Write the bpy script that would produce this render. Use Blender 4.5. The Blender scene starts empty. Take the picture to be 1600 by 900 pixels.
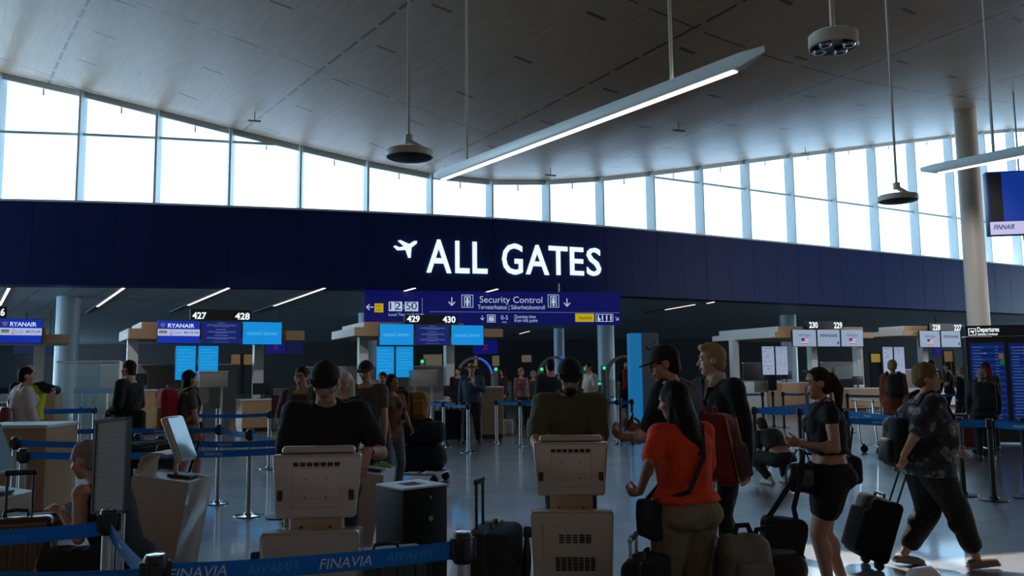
import bpy, bmesh, math, random
import numpy as np
from mathutils import Vector, Matrix, noise
random.seed(7)
C = bpy.context.scene.collection
SC = bpy.context.scene
V = Vector
# ------------------------------------------------------------------ camera
F = 1300.0; PITCH = math.atan(130 / F); ROLL = 0.0105; CAMH = 1.62
_u0 = V((0, -math.sin(PITCH), math.cos(PITCH))); FWD = V((0, math.cos(PITCH), math.sin(PITCH)))
RIGHT = V((1, 0, 0)) * math.cos(ROLL) - _u0 * math.sin(ROLL)
UP = V((1, 0, 0)) * math.sin(ROLL) + _u0 * math.cos(ROLL)
CAM = V((0, 0, CAMH))
cd = bpy.data.cameras.new('camera'); cam = bpy.data.objects.new('camera', cd); C.objects.link(cam)
cd.sensor_width = 36; cd.lens = 36 * F / 1600; cd.clip_end = 500; cd.clip_start = 0.05
m3 = Matrix((RIGHT, UP, -FWD)).transposed()
cam.matrix_world = Matrix.Translation(CAM) @ m3.to_4x4()
SC.camera = cam
# ------------------------------------------------------------------ colour, sky, sun
SC.view_settings.view_transform = 'Standard'; SC.view_settings.look = 'None'
SC.view_settings.gamma = 1; SC.view_settings.use_curve_mapping = False
SC.view_settings.exposure = 0.0
SC.cycles.use_denoising = True
SC.cycles.max_bounces = 8; SC.cycles.diffuse_bounces = 4; SC.cycles.glossy_bounces = 4; SC.cycles.transmission_bounces = 6; SC.cycles.transparent_max_bounces = 12
SC.cycles.sample_clamp_indirect = 6.0; SC.cycles.caustics_reflective = False; SC.cycles.caustics_refractive = False
w = bpy.data.worlds.new('sky'); SC.world = w; w.use_nodes = True
nt = w.node_tree; bg = nt.nodes['Background']
bg.inputs[0].default_value = (0.40, 0.70, 1.0, 1); bg.inputs[1].default_value = 4.5
SUN_EL, SUN_AZ = math.radians(58), math.radians(4)
sund = bpy.data.lights.new('sun', 'SUN'); sun = bpy.data.objects.new('sun', sund); C.objects.link(sun)
SUN_DIR = V((math.sin(SUN_AZ) * math.cos(SUN_EL), math.cos(SUN_AZ) * math.cos(SUN_EL), math.sin(SUN_EL)))
sun.rotation_euler = SUN_DIR.to_track_quat('Z', 'Y').to_euler(); sun.location = (10, 60, 80)
sund.energy = 9.0; sund.angle = 0.009; sund.color = (1, 0.96, 0.9)
def area(name, loc, d, sx, sy, power, col):
    l = bpy.data.lights.new(name, 'AREA'); l.shape = 'RECTANGLE'; l.size = sx; l.size_y = sy; l.energy = power; l.color = col
    o = bpy.data.objects.new(name, l); C.objects.link(o); o.location = loc; o.rotation_euler = V(d).to_track_quat('-Z', 'Y').to_euler(); return o
for i, y in enumerate((18, 36, 54, 72)): area('daylight_fill_left', (-50.5, y, 3.0), (1, 0.0, 0), 3.8, 15, 1500 if y < 30 else 4200, (.55, .82, 1))     # added fill lamps standing in for daylight from the side glazing
for i, y in enumerate((58, 74)): area('daylight_fill_right', (58.5, y, 3.0), (-1, -.1, 0), 3.8, 14, 4500, (.6, .84, 1))  # the same added fill along the right side
area('canopy_fill', (-30, 25, 5.0), (1, -.2, -.05), 7, 9, 1200, (.6, .84, 1))      # added out-of-view fill lamp, brightening the desk canopies
area('column_fill', (37, 27, 8.0), (-1, .1, 0), 8, 8, 1700, (.86, .93, 1))            # added lamp brightening the column, standing in for unseen windows at right
def spot(loc, to, power, deg, col):
    l = bpy.data.lights.new('island_fill_spot', 'SPOT'); l.energy = power; l.spot_size = math.radians(deg); l.spot_blend = .7; l.shadow_soft_size = .25; l.color = col
    o = bpy.data.objects.new('island_fill_spot', l); C.objects.link(o); o.location = loc; o.rotation_euler = (V(to) - V(loc)).to_track_quat('-Z', 'Y').to_euler()
spot((-11, 13, 9.3), (-9, 23.5, 2.2), 1500, 44, (.96, .97, 1)); spot((-2, 14, 9.3), (-2.5, 25, 2.2), 1100, 36, (.96, .97, 1))     # spotlights under the wooden ceiling, aimed at the desks
spot((9, 17, 9.6), (12.5, 32, 2.0), 2600, 36, (.96, .97, 1)); spot((12, 20, 9.8), (17.5, 33.5, 2.0), 2000, 32, (.96, .97, 1))
for x in (-9, 9): area('warm_fill', (x, -7, 4.6), (0, .1, 1), .5, 8, 165, (1, .70, .42))                                # added unseen lamps behind the camera, warming the ceiling tone

# ------------------------------------------------------------------ helpers
def ray(px, py): return (FWD * F + RIGHT * (px - 800) + UP * (450 - py)).normalized()
def at(px, py, Y):
    r = ray(px, py); return CAM + r * (Y / r.y)
def atz(px, py, Z):
    r = ray(px, py); return CAM + r * ((Z - CAMH) / r.z)
def gx(px, Y):                       # ground x for a pixel column at depth Y
    return at(px, 582, Y).x
def lin(c):
    return tuple((x / 255 / 12.92) if x / 255 <= .04045 else ((x / 255 + .055) / 1.055) ** 2.4 for x in c)
_mats = {}
def mat(name, col, rough=.6, metal=0, noise_amt=.12, scale=8, bump=0, spec=.5, emit=0, coat=0, trans=0, alpha=1):
    if name in _mats: return _mats[name]
    m = bpy.data.materials.new(name); m.use_nodes = True; n = m.node_tree; b = n.nodes['Principled BSDF']
    c = lin(col)
    b.inputs['Roughness'].default_value = rough; b.inputs['Metallic'].default_value = metal
    b.inputs['Specular IOR Level'].default_value = spec; b.inputs['Coat Weight'].default_value = coat
    b.inputs['Transmission Weight'].default_value = trans; b.inputs['Alpha'].default_value = alpha
    if emit:
        b.inputs['Emission Color'].default_value = (*c, 1); b.inputs['Emission Strength'].default_value = emit
        b.inputs['Base Color'].default_value = tuple(x * .2 for x in c) + (1,)
    elif noise_amt:
        tc = n.nodes.new('ShaderNodeTexCoord'); nz = n.nodes.new('ShaderNodeTexNoise')
        nz.inputs['Scale'].default_value = scale; nz.inputs['Detail'].default_value = 4
        n.links.new(tc.outputs['Object'], nz.inputs['Vector'])
        mx = n.nodes.new('ShaderNodeMix'); mx.data_type = 'RGBA'
        n.links.new(nz.outputs['Fac'], mx.inputs['Factor'])
        mx.inputs['A'].default_value = tuple(x * (1 - noise_amt) for x in c) + (1,)
        mx.inputs['B'].default_value = tuple(min(1, x * (1 + noise_amt)) for x in c) + (1,)
        n.links.new(mx.outputs['Result'], b.inputs['Base Color'])
        if bump:
            bp = n.nodes.new('ShaderNodeBump'); bp.inputs['Strength'].default_value = bump; bp.inputs['Distance'].default_value = .02
            n.links.new(nz.outputs['Fac'], bp.inputs['Height']); n.links.new(bp.outputs['Normal'], b.inputs['Normal'])
    else: b.inputs['Base Color'].default_value = (*c, 1)
    _mats[name] = m; return m
class NG:                            # tiny node-graph helper for maths
    def __init__(s, tree): s.t = tree
    def m(s, op, a, b=None, c=None):
        n = s.t.nodes.new('ShaderNodeMath'); n.operation = op
        for i, x in enumerate((a, b, c)):
            if x is None: continue
            if isinstance(x, (int, float)): n.inputs[i].default_value = x
            else: s.t.links.new(x, n.inputs[i])
        return n.outputs[0]
    def node(s, t): return s.t.nodes.new(t)
    def link(s, a, b): s.t.links.new(a, b)
    def mix(s, f, a, b):
        n = s.t.nodes.new('ShaderNodeMix'); n.data_type = 'RGBA'
        for k, x in (('Factor', f), ('A', a), ('B', b)):
            if isinstance(x, (int, float)): n.inputs[k].default_value = x
            elif isinstance(x, tuple): n.inputs[k].default_value = (*x, 1) if len(x) == 3 else x
            else: s.t.links.new(x, n.inputs[k])
        return n.outputs['Result']

def axes(rz=0, rx=0, ry=0): return Matrix.Rotation(rz, 3, 'Z') @ Matrix.Rotation(rx, 3, 'X') @ Matrix.Rotation(ry, 3, 'Y')
class MB:
    def __init__(s): s.v = []; s.f = []; s.m = []
    def add(s, vs, fs, mi=0, M=None):
        o = len(s.v)
        s.v += [tuple(M @ V(p)) for p in vs] if M is not None else [tuple(p) for p in vs]
        s.f += [tuple(i + o for i in f) for f in fs]; s.m += [mi] * len(fs); return s
    def box(s, c, d, R=None, mi=0):
        c = V(c); x, y, z = d[0] / 2, d[1] / 2, d[2] / 2
        p = [V((i * x, j * y, k * z)) for k in (-1, 1) for j in (-1, 1) for i in (-1, 1)]
        if R is not None: p = [R @ q for q in p]
        return s.add([c + q for q in p], [(0, 2, 3, 1), (4, 5, 7, 6), (0, 1, 5, 4), (2, 6, 7, 3), (0, 4, 6, 2), (1, 3, 7, 5)], mi)
    def bar(s, p0, p1, wd, ht, up=V((0, 0, 1)), mi=0):
        p0, p1 = V(p0), V(p1); y = (p1 - p0); L = y.length; y.normalize(); x = y.cross(V(up))
        if x.length < 1e-4: x = y.cross(V((1, 0, 0)))
        x.normalize(); z = x.cross(y)
        return s.box((p0 + p1) / 2, (wd, L, ht), Matrix((x, y, z)).transposed(), mi)
    def rbox(s, c, d, r, R=None, seg=3, mi=0):
        bm = bmesh.new(); bmesh.ops.create_cube(bm, size=1)
        for q in bm.verts: q.co = V((q.co.x * d[0], q.co.y * d[1], q.co.z * d[2]))
        r = min(r, min(d) * .49)
        bmesh.ops.bevel(bm, geom=list(bm.edges), offset=r, segments=seg, profile=.5, affect='EDGES')
        bm.verts.index_update(); c = V(c)
        vs = [c + (R @ q.co if R is not None else q.co) for q in bm.verts]; fs = [tuple(q.index for q in f.verts) for f in bm.faces]
        bm.free(); return s.add(vs, fs, mi)
    def ring(s, rings, close=True, mi=0):
        n = len(rings[0]); vs = [p for r in rings for p in r]; fs = []
        for k in range(len(rings) - 1):
            for i in range(n):
                j = (i + 1) % n; fs.append((k * n + i, k * n + j, (k + 1) * n + j, (k + 1) * n + i))
        if close:
            fs.append(tuple(range(n - 1, -1, -1))); fs.append(tuple((len(rings) - 1) * n + i for i in range(n)))
        return s.add(vs, fs, mi)
    def cyl(s, p0, p1, r0, r1=None, seg=16, mi=0):
        p0, p1 = V(p0), V(p1); r1 = r0 if r1 is None else r1; z = (p1 - p0).normalized()
        x = z.cross(V((0, 0, 1)) if abs(z.z) < .95 else V((1, 0, 0))).normalized(); y = z.cross(x)
        cs = [(math.cos(2 * math.pi * i / seg), math.sin(2 * math.pi * i / seg)) for i in range(seg)]
        return s.ring([[p + x * (a * r) + y * (b * r) for a, b in cs] for p, r in ((p0, r0), (p1, r1))], mi=mi)
    def tube(s, pts, r, seg=8, mi=0):
        pts = [V(p) for p in pts]; rs = []
        for i, p in enumerate(pts):
            t = (pts[min(i + 1, len(pts) - 1)] - pts[max(i - 1, 0)]).normalized()
            if i == 0: x = t.cross(V((0, 0, 1)) if abs(t.z) < .9 else V((1, 0, 0))).normalized()
            else:
                x = (x - t * x.dot(t)).normalized()
            y = t.cross(x); rr = r[i] if isinstance(r, (list, tuple)) else r
            rs.append([p + x * math.cos(2 * math.pi * k / seg) * rr + y * math.sin(2 * math.pi * k / seg) * rr for k in range(seg)])
        return s.ring(rs, mi=mi)
    def strap(s, pts, wd, th, nrm, mi=0):     # flat band along a path; nrm: outward normal(s)
        pts = [V(p) for p in pts]; rs = []
        for i, p in enumerate(pts):
            t = (pts[min(i + 1, len(pts) - 1)] - pts[max(i - 1, 0)]).normalized()
            n = V(nrm[i] if isinstance(nrm, list) else nrm); n = (n - t * n.dot(t)).normalized(); b = t.cross(n)
            rs.append([p + b * wd / 2 - n * th / 2, p + b * wd / 2 + n * th / 2, p - b * wd / 2 + n * th / 2, p - b * wd / 2 - n * th / 2])
        return s.ring(rs, mi=mi)
    def lathe(s, prof, c=(0, 0, 0), seg=24, mi=0, R=None):
        c = V(c); rs = []
        for r, z in prof:
            rs.append([c + (R @ V((r * math.cos(2 * math.pi * i / seg), r * math.sin(2 * math.pi * i / seg), z)) if R is not None else V((r * math.cos(2 * math.pi * i / seg), r * math.sin(2 * math.pi * i / seg), z))) for i in range(seg)])
        return s.ring(rs, mi=mi)
    def ell(s, c, r, R=None, seg=16, rings=10, mi=0):
        c = V(c); rs = []
        for k in range(rings + 1):
            a = -math.pi / 2 + math.pi * k / rings; cr = max(math.cos(a), 1e-3)
            row = []
            for i in range(seg):
                b = 2 * math.pi * i / seg; p = V((r[0] * cr * math.cos(b), r[1] * cr * math.sin(b), r[2] * math.sin(a)))
                row.append(c + (R @ p if R is not None else p))
            rs.append(row)
        return s.ring(rs, mi=mi)
    def cap(s, p0, p1, r0, r1, xd=None, fx=1, fy=1, seg=12, hs=3, mi=0):   # tapered capsule with an elliptic section
        p0, p1 = V(p0), V(p1); z = p1 - p0
        z = z.normalized() if z.length > 1e-6 else V((0, 0, 1))
        x = V(xd) if xd is not None else (V((1, 0, 0)) if abs(z.x) < .9 else V((0, 1, 0)))
        x = (x - z * x.dot(z))
        if x.length < 1e-4: x = z.orthogonal()
        x.normalize(); y = z.cross(x); rs = []
        def row(c, r): return [c + x * (fx * r * math.cos(2 * math.pi * i / seg)) + y * (fy * r * math.sin(2 * math.pi * i / seg)) for i in range(seg)]
        for k in range(hs):
            a = math.pi / 2 * (1 - k / hs); rs.append(row(p0 - z * (r0 * math.sin(a)), max(r0 * math.cos(a), r0 * .03)))
        rs.append(row(p0, r0)); rs.append(row(p1, r1))
        for k in range(1, hs + 1):
            a = math.pi / 2 * k / hs; rs.append(row(p1 + z * (r1 * math.sin(a)), max(r1 * math.cos(a), r1 * .03)))
        return s.ring(rs, mi=mi)
    def prism(s, poly, d, M, mi=0):            # poly in local xy, extruded -d..0 along local z
        n = len(poly); vs = [(x, y, 0) for x, y in poly] + [(x, y, -d) for x, y in poly]
        fs = [tuple(range(n)), tuple(range(2 * n - 1, n - 1, -1))] + [(i, i + n, (i + 1) % n + n, (i + 1) % n) for i in range(n)]
        return s.add(vs, fs, mi, M)
    def mesh(s, name, mats, sharp=35, smooth=True):
        me = bpy.data.meshes.new(name); me.from_pydata(s.v, [], s.f); me.update()
        mats = mats if isinstance(mats, (list, tuple)) else [mats]
        for m in mats: me.materials.append(m)
        if len(mats) > 1: me.polygons.foreach_set('material_index', s.m)
        bm = bmesh.new(); bm.from_mesh(me); bmesh.ops.recalc_face_normals(bm, faces=bm.faces); bm.to_mesh(me); bm.free()
        if smooth:
            me.polygons.foreach_set('use_smooth', [True] * len(me.polygons)); me.set_sharp_from_angle(angle=math.radians(sharp))
        return me
    def build(s, name, mats, parent=None, label=None, **k):
        o = bpy.data.objects.new(name, s.mesh(name, mats, **k)); C.objects.link(o)
        if parent is not None: o.parent = parent
        if label: o['label'] = label
        return o
def thing(name, label, cat, loc=(0, 0, 0), rz=0, group=None):
    o = bpy.data.objects.new(name, None); C.objects.link(o); o.empty_display_size = .1
    o.location = loc; o.rotation_euler = (0, 0, rz); o['label'] = label; o['category'] = cat
    if group: o['group'] = group
    return o
def tag(o, label, cat, group=None, kind=None):
    o['label'] = label; o['category'] = cat
    if group: o['group'] = group
    if kind: o['kind'] = kind
    return o
def struct(o): o['kind'] = 'structure'; return o
_txt = {}
def txt_geo(s, bold=0.0):
    k = (s, bold)
    if k not in _txt:
        cu = bpy.data.curves.new('t', 'FONT'); cu.body = s; cu.size = 1; cu.resolution_u = 3; cu.offset = bold
        o = bpy.data.objects.new('t', cu); C.objects.link(o); dg = bpy.context.evaluated_depsgraph_get(); dg.update()
        me = bpy.data.meshes.new_from_object(o.evaluated_get(dg))
        vs = [tuple(q.co) for q in me.vertices]; fs = [tuple(p.vertices) for p in me.polygons]
        bpy.data.objects.remove(o); bpy.data.curves.remove(cu); bpy.data.meshes.remove(me)
        _txt[k] = (vs, fs)
    return _txt[k]
def text(mb, s, M, height, width=None, align='c', shear=0, bold=0.0, th=0.0, mi=0, mirror=False):
    vs, fs = txt_geo(s, bold); xs = [p[0] for p in vs]; ys = [p[1] for p in vs]
    x0, x1 = min(xs), max(xs); y0, y1 = 0.0, .70
    k = height / (y1 - y0); kx = k if width is None else width / (x1 - x0)
    ox = {'c': (x0 + x1) / 2, 'l': x0, 'r': x1}[align]
    P = [(((x - ox) * kx + y * k * shear) * (-1 if mirror else 1), y * k, 0) for x, y, z in vs]
    mb.add(P, fs, mi, M)
    if th: # give letters thickness
        mb.add([(a, b, -th) for a, b, c in P], [tuple(reversed(f)) for f in fs], mi, M)
        from collections import Counter
        ec = Counter(tuple(sorted((f[i], f[(i + 1) % len(f)]))) for f in fs for i in range(len(f)))
        es = [e for e, c in ec.items() if c == 1]; n = len(P)
        mb.add(P + [(a, b, -th) for a, b, c in P], [(a, b, b + n, a + n) for a, b in es], mi, M)
    return (x1 - x0) * kx
def frame_M(c, rz=0, tilt=0):        # local x right, y up, z toward the viewer for rz = 0 (faces -Y); tilt leans the top back
    R = Matrix.Rotation(rz, 4, 'Z') @ Matrix.Rotation(math.pi / 2 - tilt, 4, 'X')
    return Matrix.Translation(V(c)) @ R
# ------------------------------------------------------------------ setting
D = V((-.574, .819, 0)); N = V((.819, .574, 0))        # the building grid
hz = lambda px: 580 - (px - 800) * ROLL
_tab = [(-160, 311), (0, 313), (115, 315), (240, 319.5), (358, 324), (470, 328), (575, 332), (678, 337), (771, 341.5), (860, 348), (945, 354.5), (1025, 361.5), (1101, 368.5), (1176, 375.5), (1245, 382), (1312, 388.5), (1375, 394.5), (1438, 400.5), (1505, 407)]
ZT, ZB = 7.6, 4.72
_wy = []
for px, py in _tab:
    p = atz(px, py, ZT); _wy.append((px, p.x, p.y))
for px in (1572, 1640, 1720, 1790, 1850, 1910, 1970):                          # beyond the column the wall runs on in the same direction
    a, b = _wy[-2], _wy[-1]; r0 = V((b[1] - a[1], b[2] - a[2], 0)).normalized(); _wy.append((px, b[1] + r0.x * 3.1, b[2] + r0.y * 3.1))
WP = [V((x, y, 0)) for _, x, y in _wy]
def smooth_pts(P, n=2):
    for _ in range(n): P = [P[0]] + [(P[i - 1] + P[i] * 2 + P[i + 1]) / 4 for i in range(1, len(P) - 1)] + [P[-1]]
    return P
WP = smooth_pts(WP)
def wtan(i): return (WP[min(i + 1, len(WP) - 1)] - WP[max(i - 1, 0)]).normalized()
def wnor(i): t = wtan(i); return V((-t.y, t.x, 0))     # pointing away from the camera
def wall_at_px(px, z=6.0):                             # point on the wall plan below an image column
    r = ray(px, 400); a = math.atan2(r.x, r.y)
    for i in range(len(WP) - 1):
        a0, a1 = math.atan2(WP[i].x, WP[i].y), math.atan2(WP[i + 1].x, WP[i + 1].y)
        if a0 <= a <= a1 or i == len(WP) - 2:
            d = V((math.sin(a), math.cos(a), 0)); e = WP[i + 1] - WP[i]
            det = d.x * -e.y + e.x * d.y; t = (WP[i].x * -e.y + e.x * WP[i].y) / det
            p = d * t; return V((p.x, p.y, 0)), e.normalized()
# ceiling heights above the wall
_cz_tab = [(-160, 80), (0, 113), (122, 140), (243, 172), (360, 200), (470, 228), (575, 252), (678, 275), (770, 283), (860, 282), (945, 277), (1025, 268), (1101, 258), (1176, 249), (1242, 240), (1309, 232), (1375, 225), (1428, 217), (1500, 208), (1550, 204), (1600, 200), (1660, 195)]
CZ = []
for i, p in enumerate(WP):
    px = _tab[i][0] if i < len(_tab) else (1530, 1575, 1620, 1655, 1655, 1655, 1655)[i - len(_tab)]
    py = np.interp(px, [a for a, b in _cz_tab], [b for a, b in _cz_tab])
    r = ray(px, py); CZ.append(CAMH + r.z * p.length / math.hypot(r.x, r.y) if i < len(_tab) + 3 else CZ[-1] + .1)
CZ = [CZ[0]] + [(CZ[i - 1] + 2 * CZ[i] + CZ[i + 1]) / 4 for i in range(1, len(CZ) - 1)] + [CZ[-1]]
print('WALL', [(round(p.x, 1), round(p.y, 1), round(z, 1)) for p, z in zip(WP, CZ)])

# materials of the shell
def ceil_mat():
    m = bpy.data.materials.new('pale_wood_ceiling'); m.use_nodes = True; t = m.node_tree; g = NG(t); b = t.nodes['Principled BSDF']
    tc = g.node('ShaderNodeTexCoord'); sx = g.node('ShaderNodeSeparateXYZ'); g.link(tc.outputs['Object'], sx.inputs[0])
    X, Y = sx.outputs[0], sx.outputs[1]
    a = g.m('ADD', g.m('MULTIPLY', X, D.x), g.m('MULTIPLY', Y, D.y)); n = g.m('ADD', g.m('MULTIPLY', X, N.x), g.m('MULTIPLY', Y, N.y))
    def near(v, width):      # 1 where frac(v) is within width of 0.5
        return g.m('LESS_THAN', g.m('ABSOLUTE', g.m('SUBTRACT', g.m('FRACT', v), .5)), width)
    # dashed seams along D every 6 m
    s1 = g.m('MULTIPLY', near(g.m('DIVIDE', n, 6.0), .007), near(g.m('DIVIDE', a, 1.1), .42))
    # broken cross seams every 11 m
    s2 = g.m('MULTIPLY', near(g.m('DIVIDE', a, 9.0), .003), near(g.m('DIVIDE', n, 1.9), .42))
    # small air slots, staggered in a grid
    row = g.m('FLOOR', g.m('DIVIDE', n, 1.5)); wn = g.node('ShaderNodeTexWhiteNoise'); wn.noise_dimensions = '1D'; g.link(row, wn.inputs['W'])
    aa = g.m('ADD', g.m('DIVIDE', a, 3.0), wn.outputs[0])
    s3 = g.m('MULTIPLY', near(g.m('DIVIDE', n, 1.5), .19), near(aa, .02))
    s3 = g.m('MULTIPLY', s3, near(g.m('ADD', g.m('DIVIDE', n, 3.0), .25), .25))
    dark = g.m('MINIMUM', g.m('ADD', g.m('ADD', s1, s2), s3), 1)
    mp = g.node('ShaderNodeCombineXYZ'); g.link(g.m('MULTIPLY', a, .35), mp.inputs[0]); g.link(g.m('MULTIPLY', n, 3.5), mp.inputs[1])
    nz = g.node('ShaderNodeTexNoise'); nz.inputs['Scale'].default_value = 2.2; nz.inputs['Detail'].default_value = 6; g.link(mp.outputs[0], nz.inputs['Vector'])
    wood = g.mix(nz.outputs['Fac'], lin((138, 112, 88)), lin((184, 156, 126)))
    plank = g.m('LESS_THAN', g.m('FRACT', g.m('DIVIDE', n, .55)), .03)
    wood = g.mix(g.m('MULTIPLY', plank, .35), wood, lin((120, 108, 96)))
    g.link(g.mix(g.m('MULTIPLY', dark, .95), wood, lin((38, 34, 32))), b.inputs['Base Color'])
    b.inputs['Roughness'].default_value = .42; b.inputs['Specular IOR Level'].default_value = .7
    return m
def soffit_mat():
    m = bpy.data.materials.new('slatted_blue_grey_ceiling'); m.use_nodes = True; t = m.node_tree; g = NG(t); b = t.nodes['Principled BSDF']
    tc = g.node('ShaderNodeTexCoord'); sx = g.node('ShaderNodeSeparateXYZ'); g.link(tc.outputs['Object'], sx.inputs[0])
    n = g.m('ADD', g.m('MULTIPLY', sx.outputs[0], N.x), g.m('MULTIPLY', sx.outputs[1], N.y))
    a = g.m('ADD', g.m('MULTIPLY', sx.outputs[0], D.x), g.m('MULTIPLY', sx.outputs[1], D.y))
    f = g.m('LESS_THAN', g.m('FRACT', g.m('DIVIDE', n, 1.05)), .05); f2 = g.m('LESS_THAN', g.m('FRACT', g.m('DIVIDE', a, 3.0)), .01)
    g.link(g.mix(g.m('MULTIPLY', g.m('MAXIMUM', f, f2), .6), lin((172, 190, 206)), lin((36, 42, 50))), b.inputs['Base Color']); b.inputs['Roughness'].default_value = .55
    return m
def floor_mat():
    m = bpy.data.materials.new('polished_grey_stone_tiles'); m.use_nodes = True; t = m.node_tree; g = NG(t); b = t.nodes['Principled BSDF']
    tc = g.node('ShaderNodeTexCoord'); mp = g.node('ShaderNodeMapping'); mp.inputs['Rotation'].default_value = (0, 0, -math.atan2(N.y, N.x)); g.link(tc.outputs['Object'], mp.inputs[0])
    br = g.node('ShaderNodeTexBrick'); br.offset = .5; br.inputs['Scale'].default_value = 1; br.inputs['Brick Width'].default_value = .9; br.inputs['Row Height'].default_value = .45
    br.inputs['Mortar Size'].default_value = .004; br.inputs['Mortar Smooth'].default_value = .1
    br.inputs['Color1'].default_value = (*lin((140, 136, 132)), 1); br.inputs['Color2'].default_value = (*lin((106, 104, 104)), 1); br.inputs['Mortar'].default_value = (*lin((60, 58, 58)), 1)
    g.link(mp.outputs[0], br.inputs['Vector'])
    nz = g.node('ShaderNodeTexNoise'); nz.inputs['Scale'].default_value = 2.5; nz.inputs['Detail'].default_value = 8; g.link(tc.outputs['Object'], nz.inputs['Vector'])
    g.link(g.mix(g.m('MULTIPLY', nz.outputs['Fac'], .5), br.outputs['Color'], lin((84, 84, 86))), b.inputs['Base Color'])
    wv = g.node('ShaderNodeTexNoise'); wv.inputs['Scale'].default_value = 1.2; wv.inputs['Detail'].default_value = 2; g.link(tc.outputs['Object'], wv.inputs['Vector'])
    g.link(g.m('ADD', g.m('MULTIPLY', wv.outputs['Fac'], .2), .26), b.inputs['Roughness']); b.inputs['Coat Weight'].default_value = .55; b.inputs['Coat Roughness'].default_value = .07; b.inputs['Coat IOR'].default_value = 1.5
    bp = g.node('ShaderNodeBump'); bp.inputs['Strength'].default_value = .22; bp.inputs['Distance'].default_value = .01
    g.link(g.m('ADD', g.m('MULTIPLY', br.outputs['Fac'], -1), g.m('MULTIPLY', wv.outputs['Fac'], .8)), bp.inputs['Height']); g.link(bp.outputs['Normal'], b.inputs['Normal'])
    b.inputs['Specular IOR Level'].default_value = .95
    return m
def navy_mat():
    m = bpy.data.materials.new('navy_panel_cladding'); m.use_nodes = True; t = m.node_tree; g = NG(t); b = t.nodes['Principled BSDF']
    tc = g.node('ShaderNodeTexCoord'); nz = g.node('ShaderNodeTexNoise'); nz.inputs['Scale'].default_value = 3; g.link(tc.outputs['Object'], nz.inputs['Vector'])
    g.link(g.mix(nz.outputs['Fac'], lin((24, 42, 104)), lin((30, 50, 118))), b.inputs['Base Color']); b.inputs['Roughness'].default_value = .45
    b.inputs['Specular IOR Level'].default_value = .12
    return m
M_ceil, M_soff, M_floor, M_navy = ceil_mat(), soffit_mat(), floor_mat(), navy_mat()
M_frame = mat('pale_blue_aluminium', (222, 238, 244), .4, 0, .04)
M_shellwall = mat('grey_plaster', (84, 78, 72), .8, 0, .1, 3)
M_darkwall = mat('dark_hall_wall', (40, 40, 42), .7, 0, .2, 2)
M_white = mat('white_paint', (225, 225, 222), .5, 0, .04)
M_glass = mat('window_glass', (255, 255, 255), .02, 0, 0, alpha=.06)
M_part = mat('partition_glass', (150, 190, 205), .05, 0, 0, alpha=.22)
M_gap = mat('joint_black', (14, 16, 24), .8)

# floor
f = MB(); f.box((5, 30, -.1), (150, 130, .2)); struct(f.build('floor', M_floor, smooth=False))
# header wall: curved navy band, with panel joints
nW = len(WP); fine = []
for i in range(nW - 1):
    for k in range(4): fine.append(WP[i].lerp(WP[i + 1], k / 4))
fine.append(WP[-1])
fine = smooth_pts(fine, 3)
wb = MB(); rings = []
for i, p in enumerate(fine):
    t = (fine[min(i + 1, len(fine) - 1)] - fine[max(i - 1, 0)]).normalized(); n = V((-t.y, t.x, 0))
    rings.append([V((p.x, p.y, ZB)), V((p.x, p.y, ZT)), V((p.x + n.x * .9, p.y + n.y * .9, ZT)), V((p.x + n.x * .9, p.y + n.y * .9, ZB))])
wb.ring(rings)
wall = struct(wb.build('wall_front', M_navy, sharp=30))
jb = MB()
for i in range(1, nW - 1):
    for q in (0, .5):
        p = WP[i].lerp(WP[i + 1], q); t = wtan(i)
        jb.box((p.x, p.y, (ZB + ZT) / 2), (.006, .006, ZT - ZB), Matrix.Rotation(math.atan2(t.y, t.x), 3, 'Z'))
jb.build('panel_joint', M_gap, wall, smooth=False)
cp = MB(); cp.ring([[V((q.x, q.y, z)) for q, z in ((r[0] + (r[0] - r[3]) * .03, ZT + .002), (r[0] + (r[0] - r[3]) * .03, ZT + .07), (r[3], ZT + .07), (r[3], ZT + .002))] for r in rings])
cp.build('sill', M_frame, wall, 'pale blue window sill')
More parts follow.
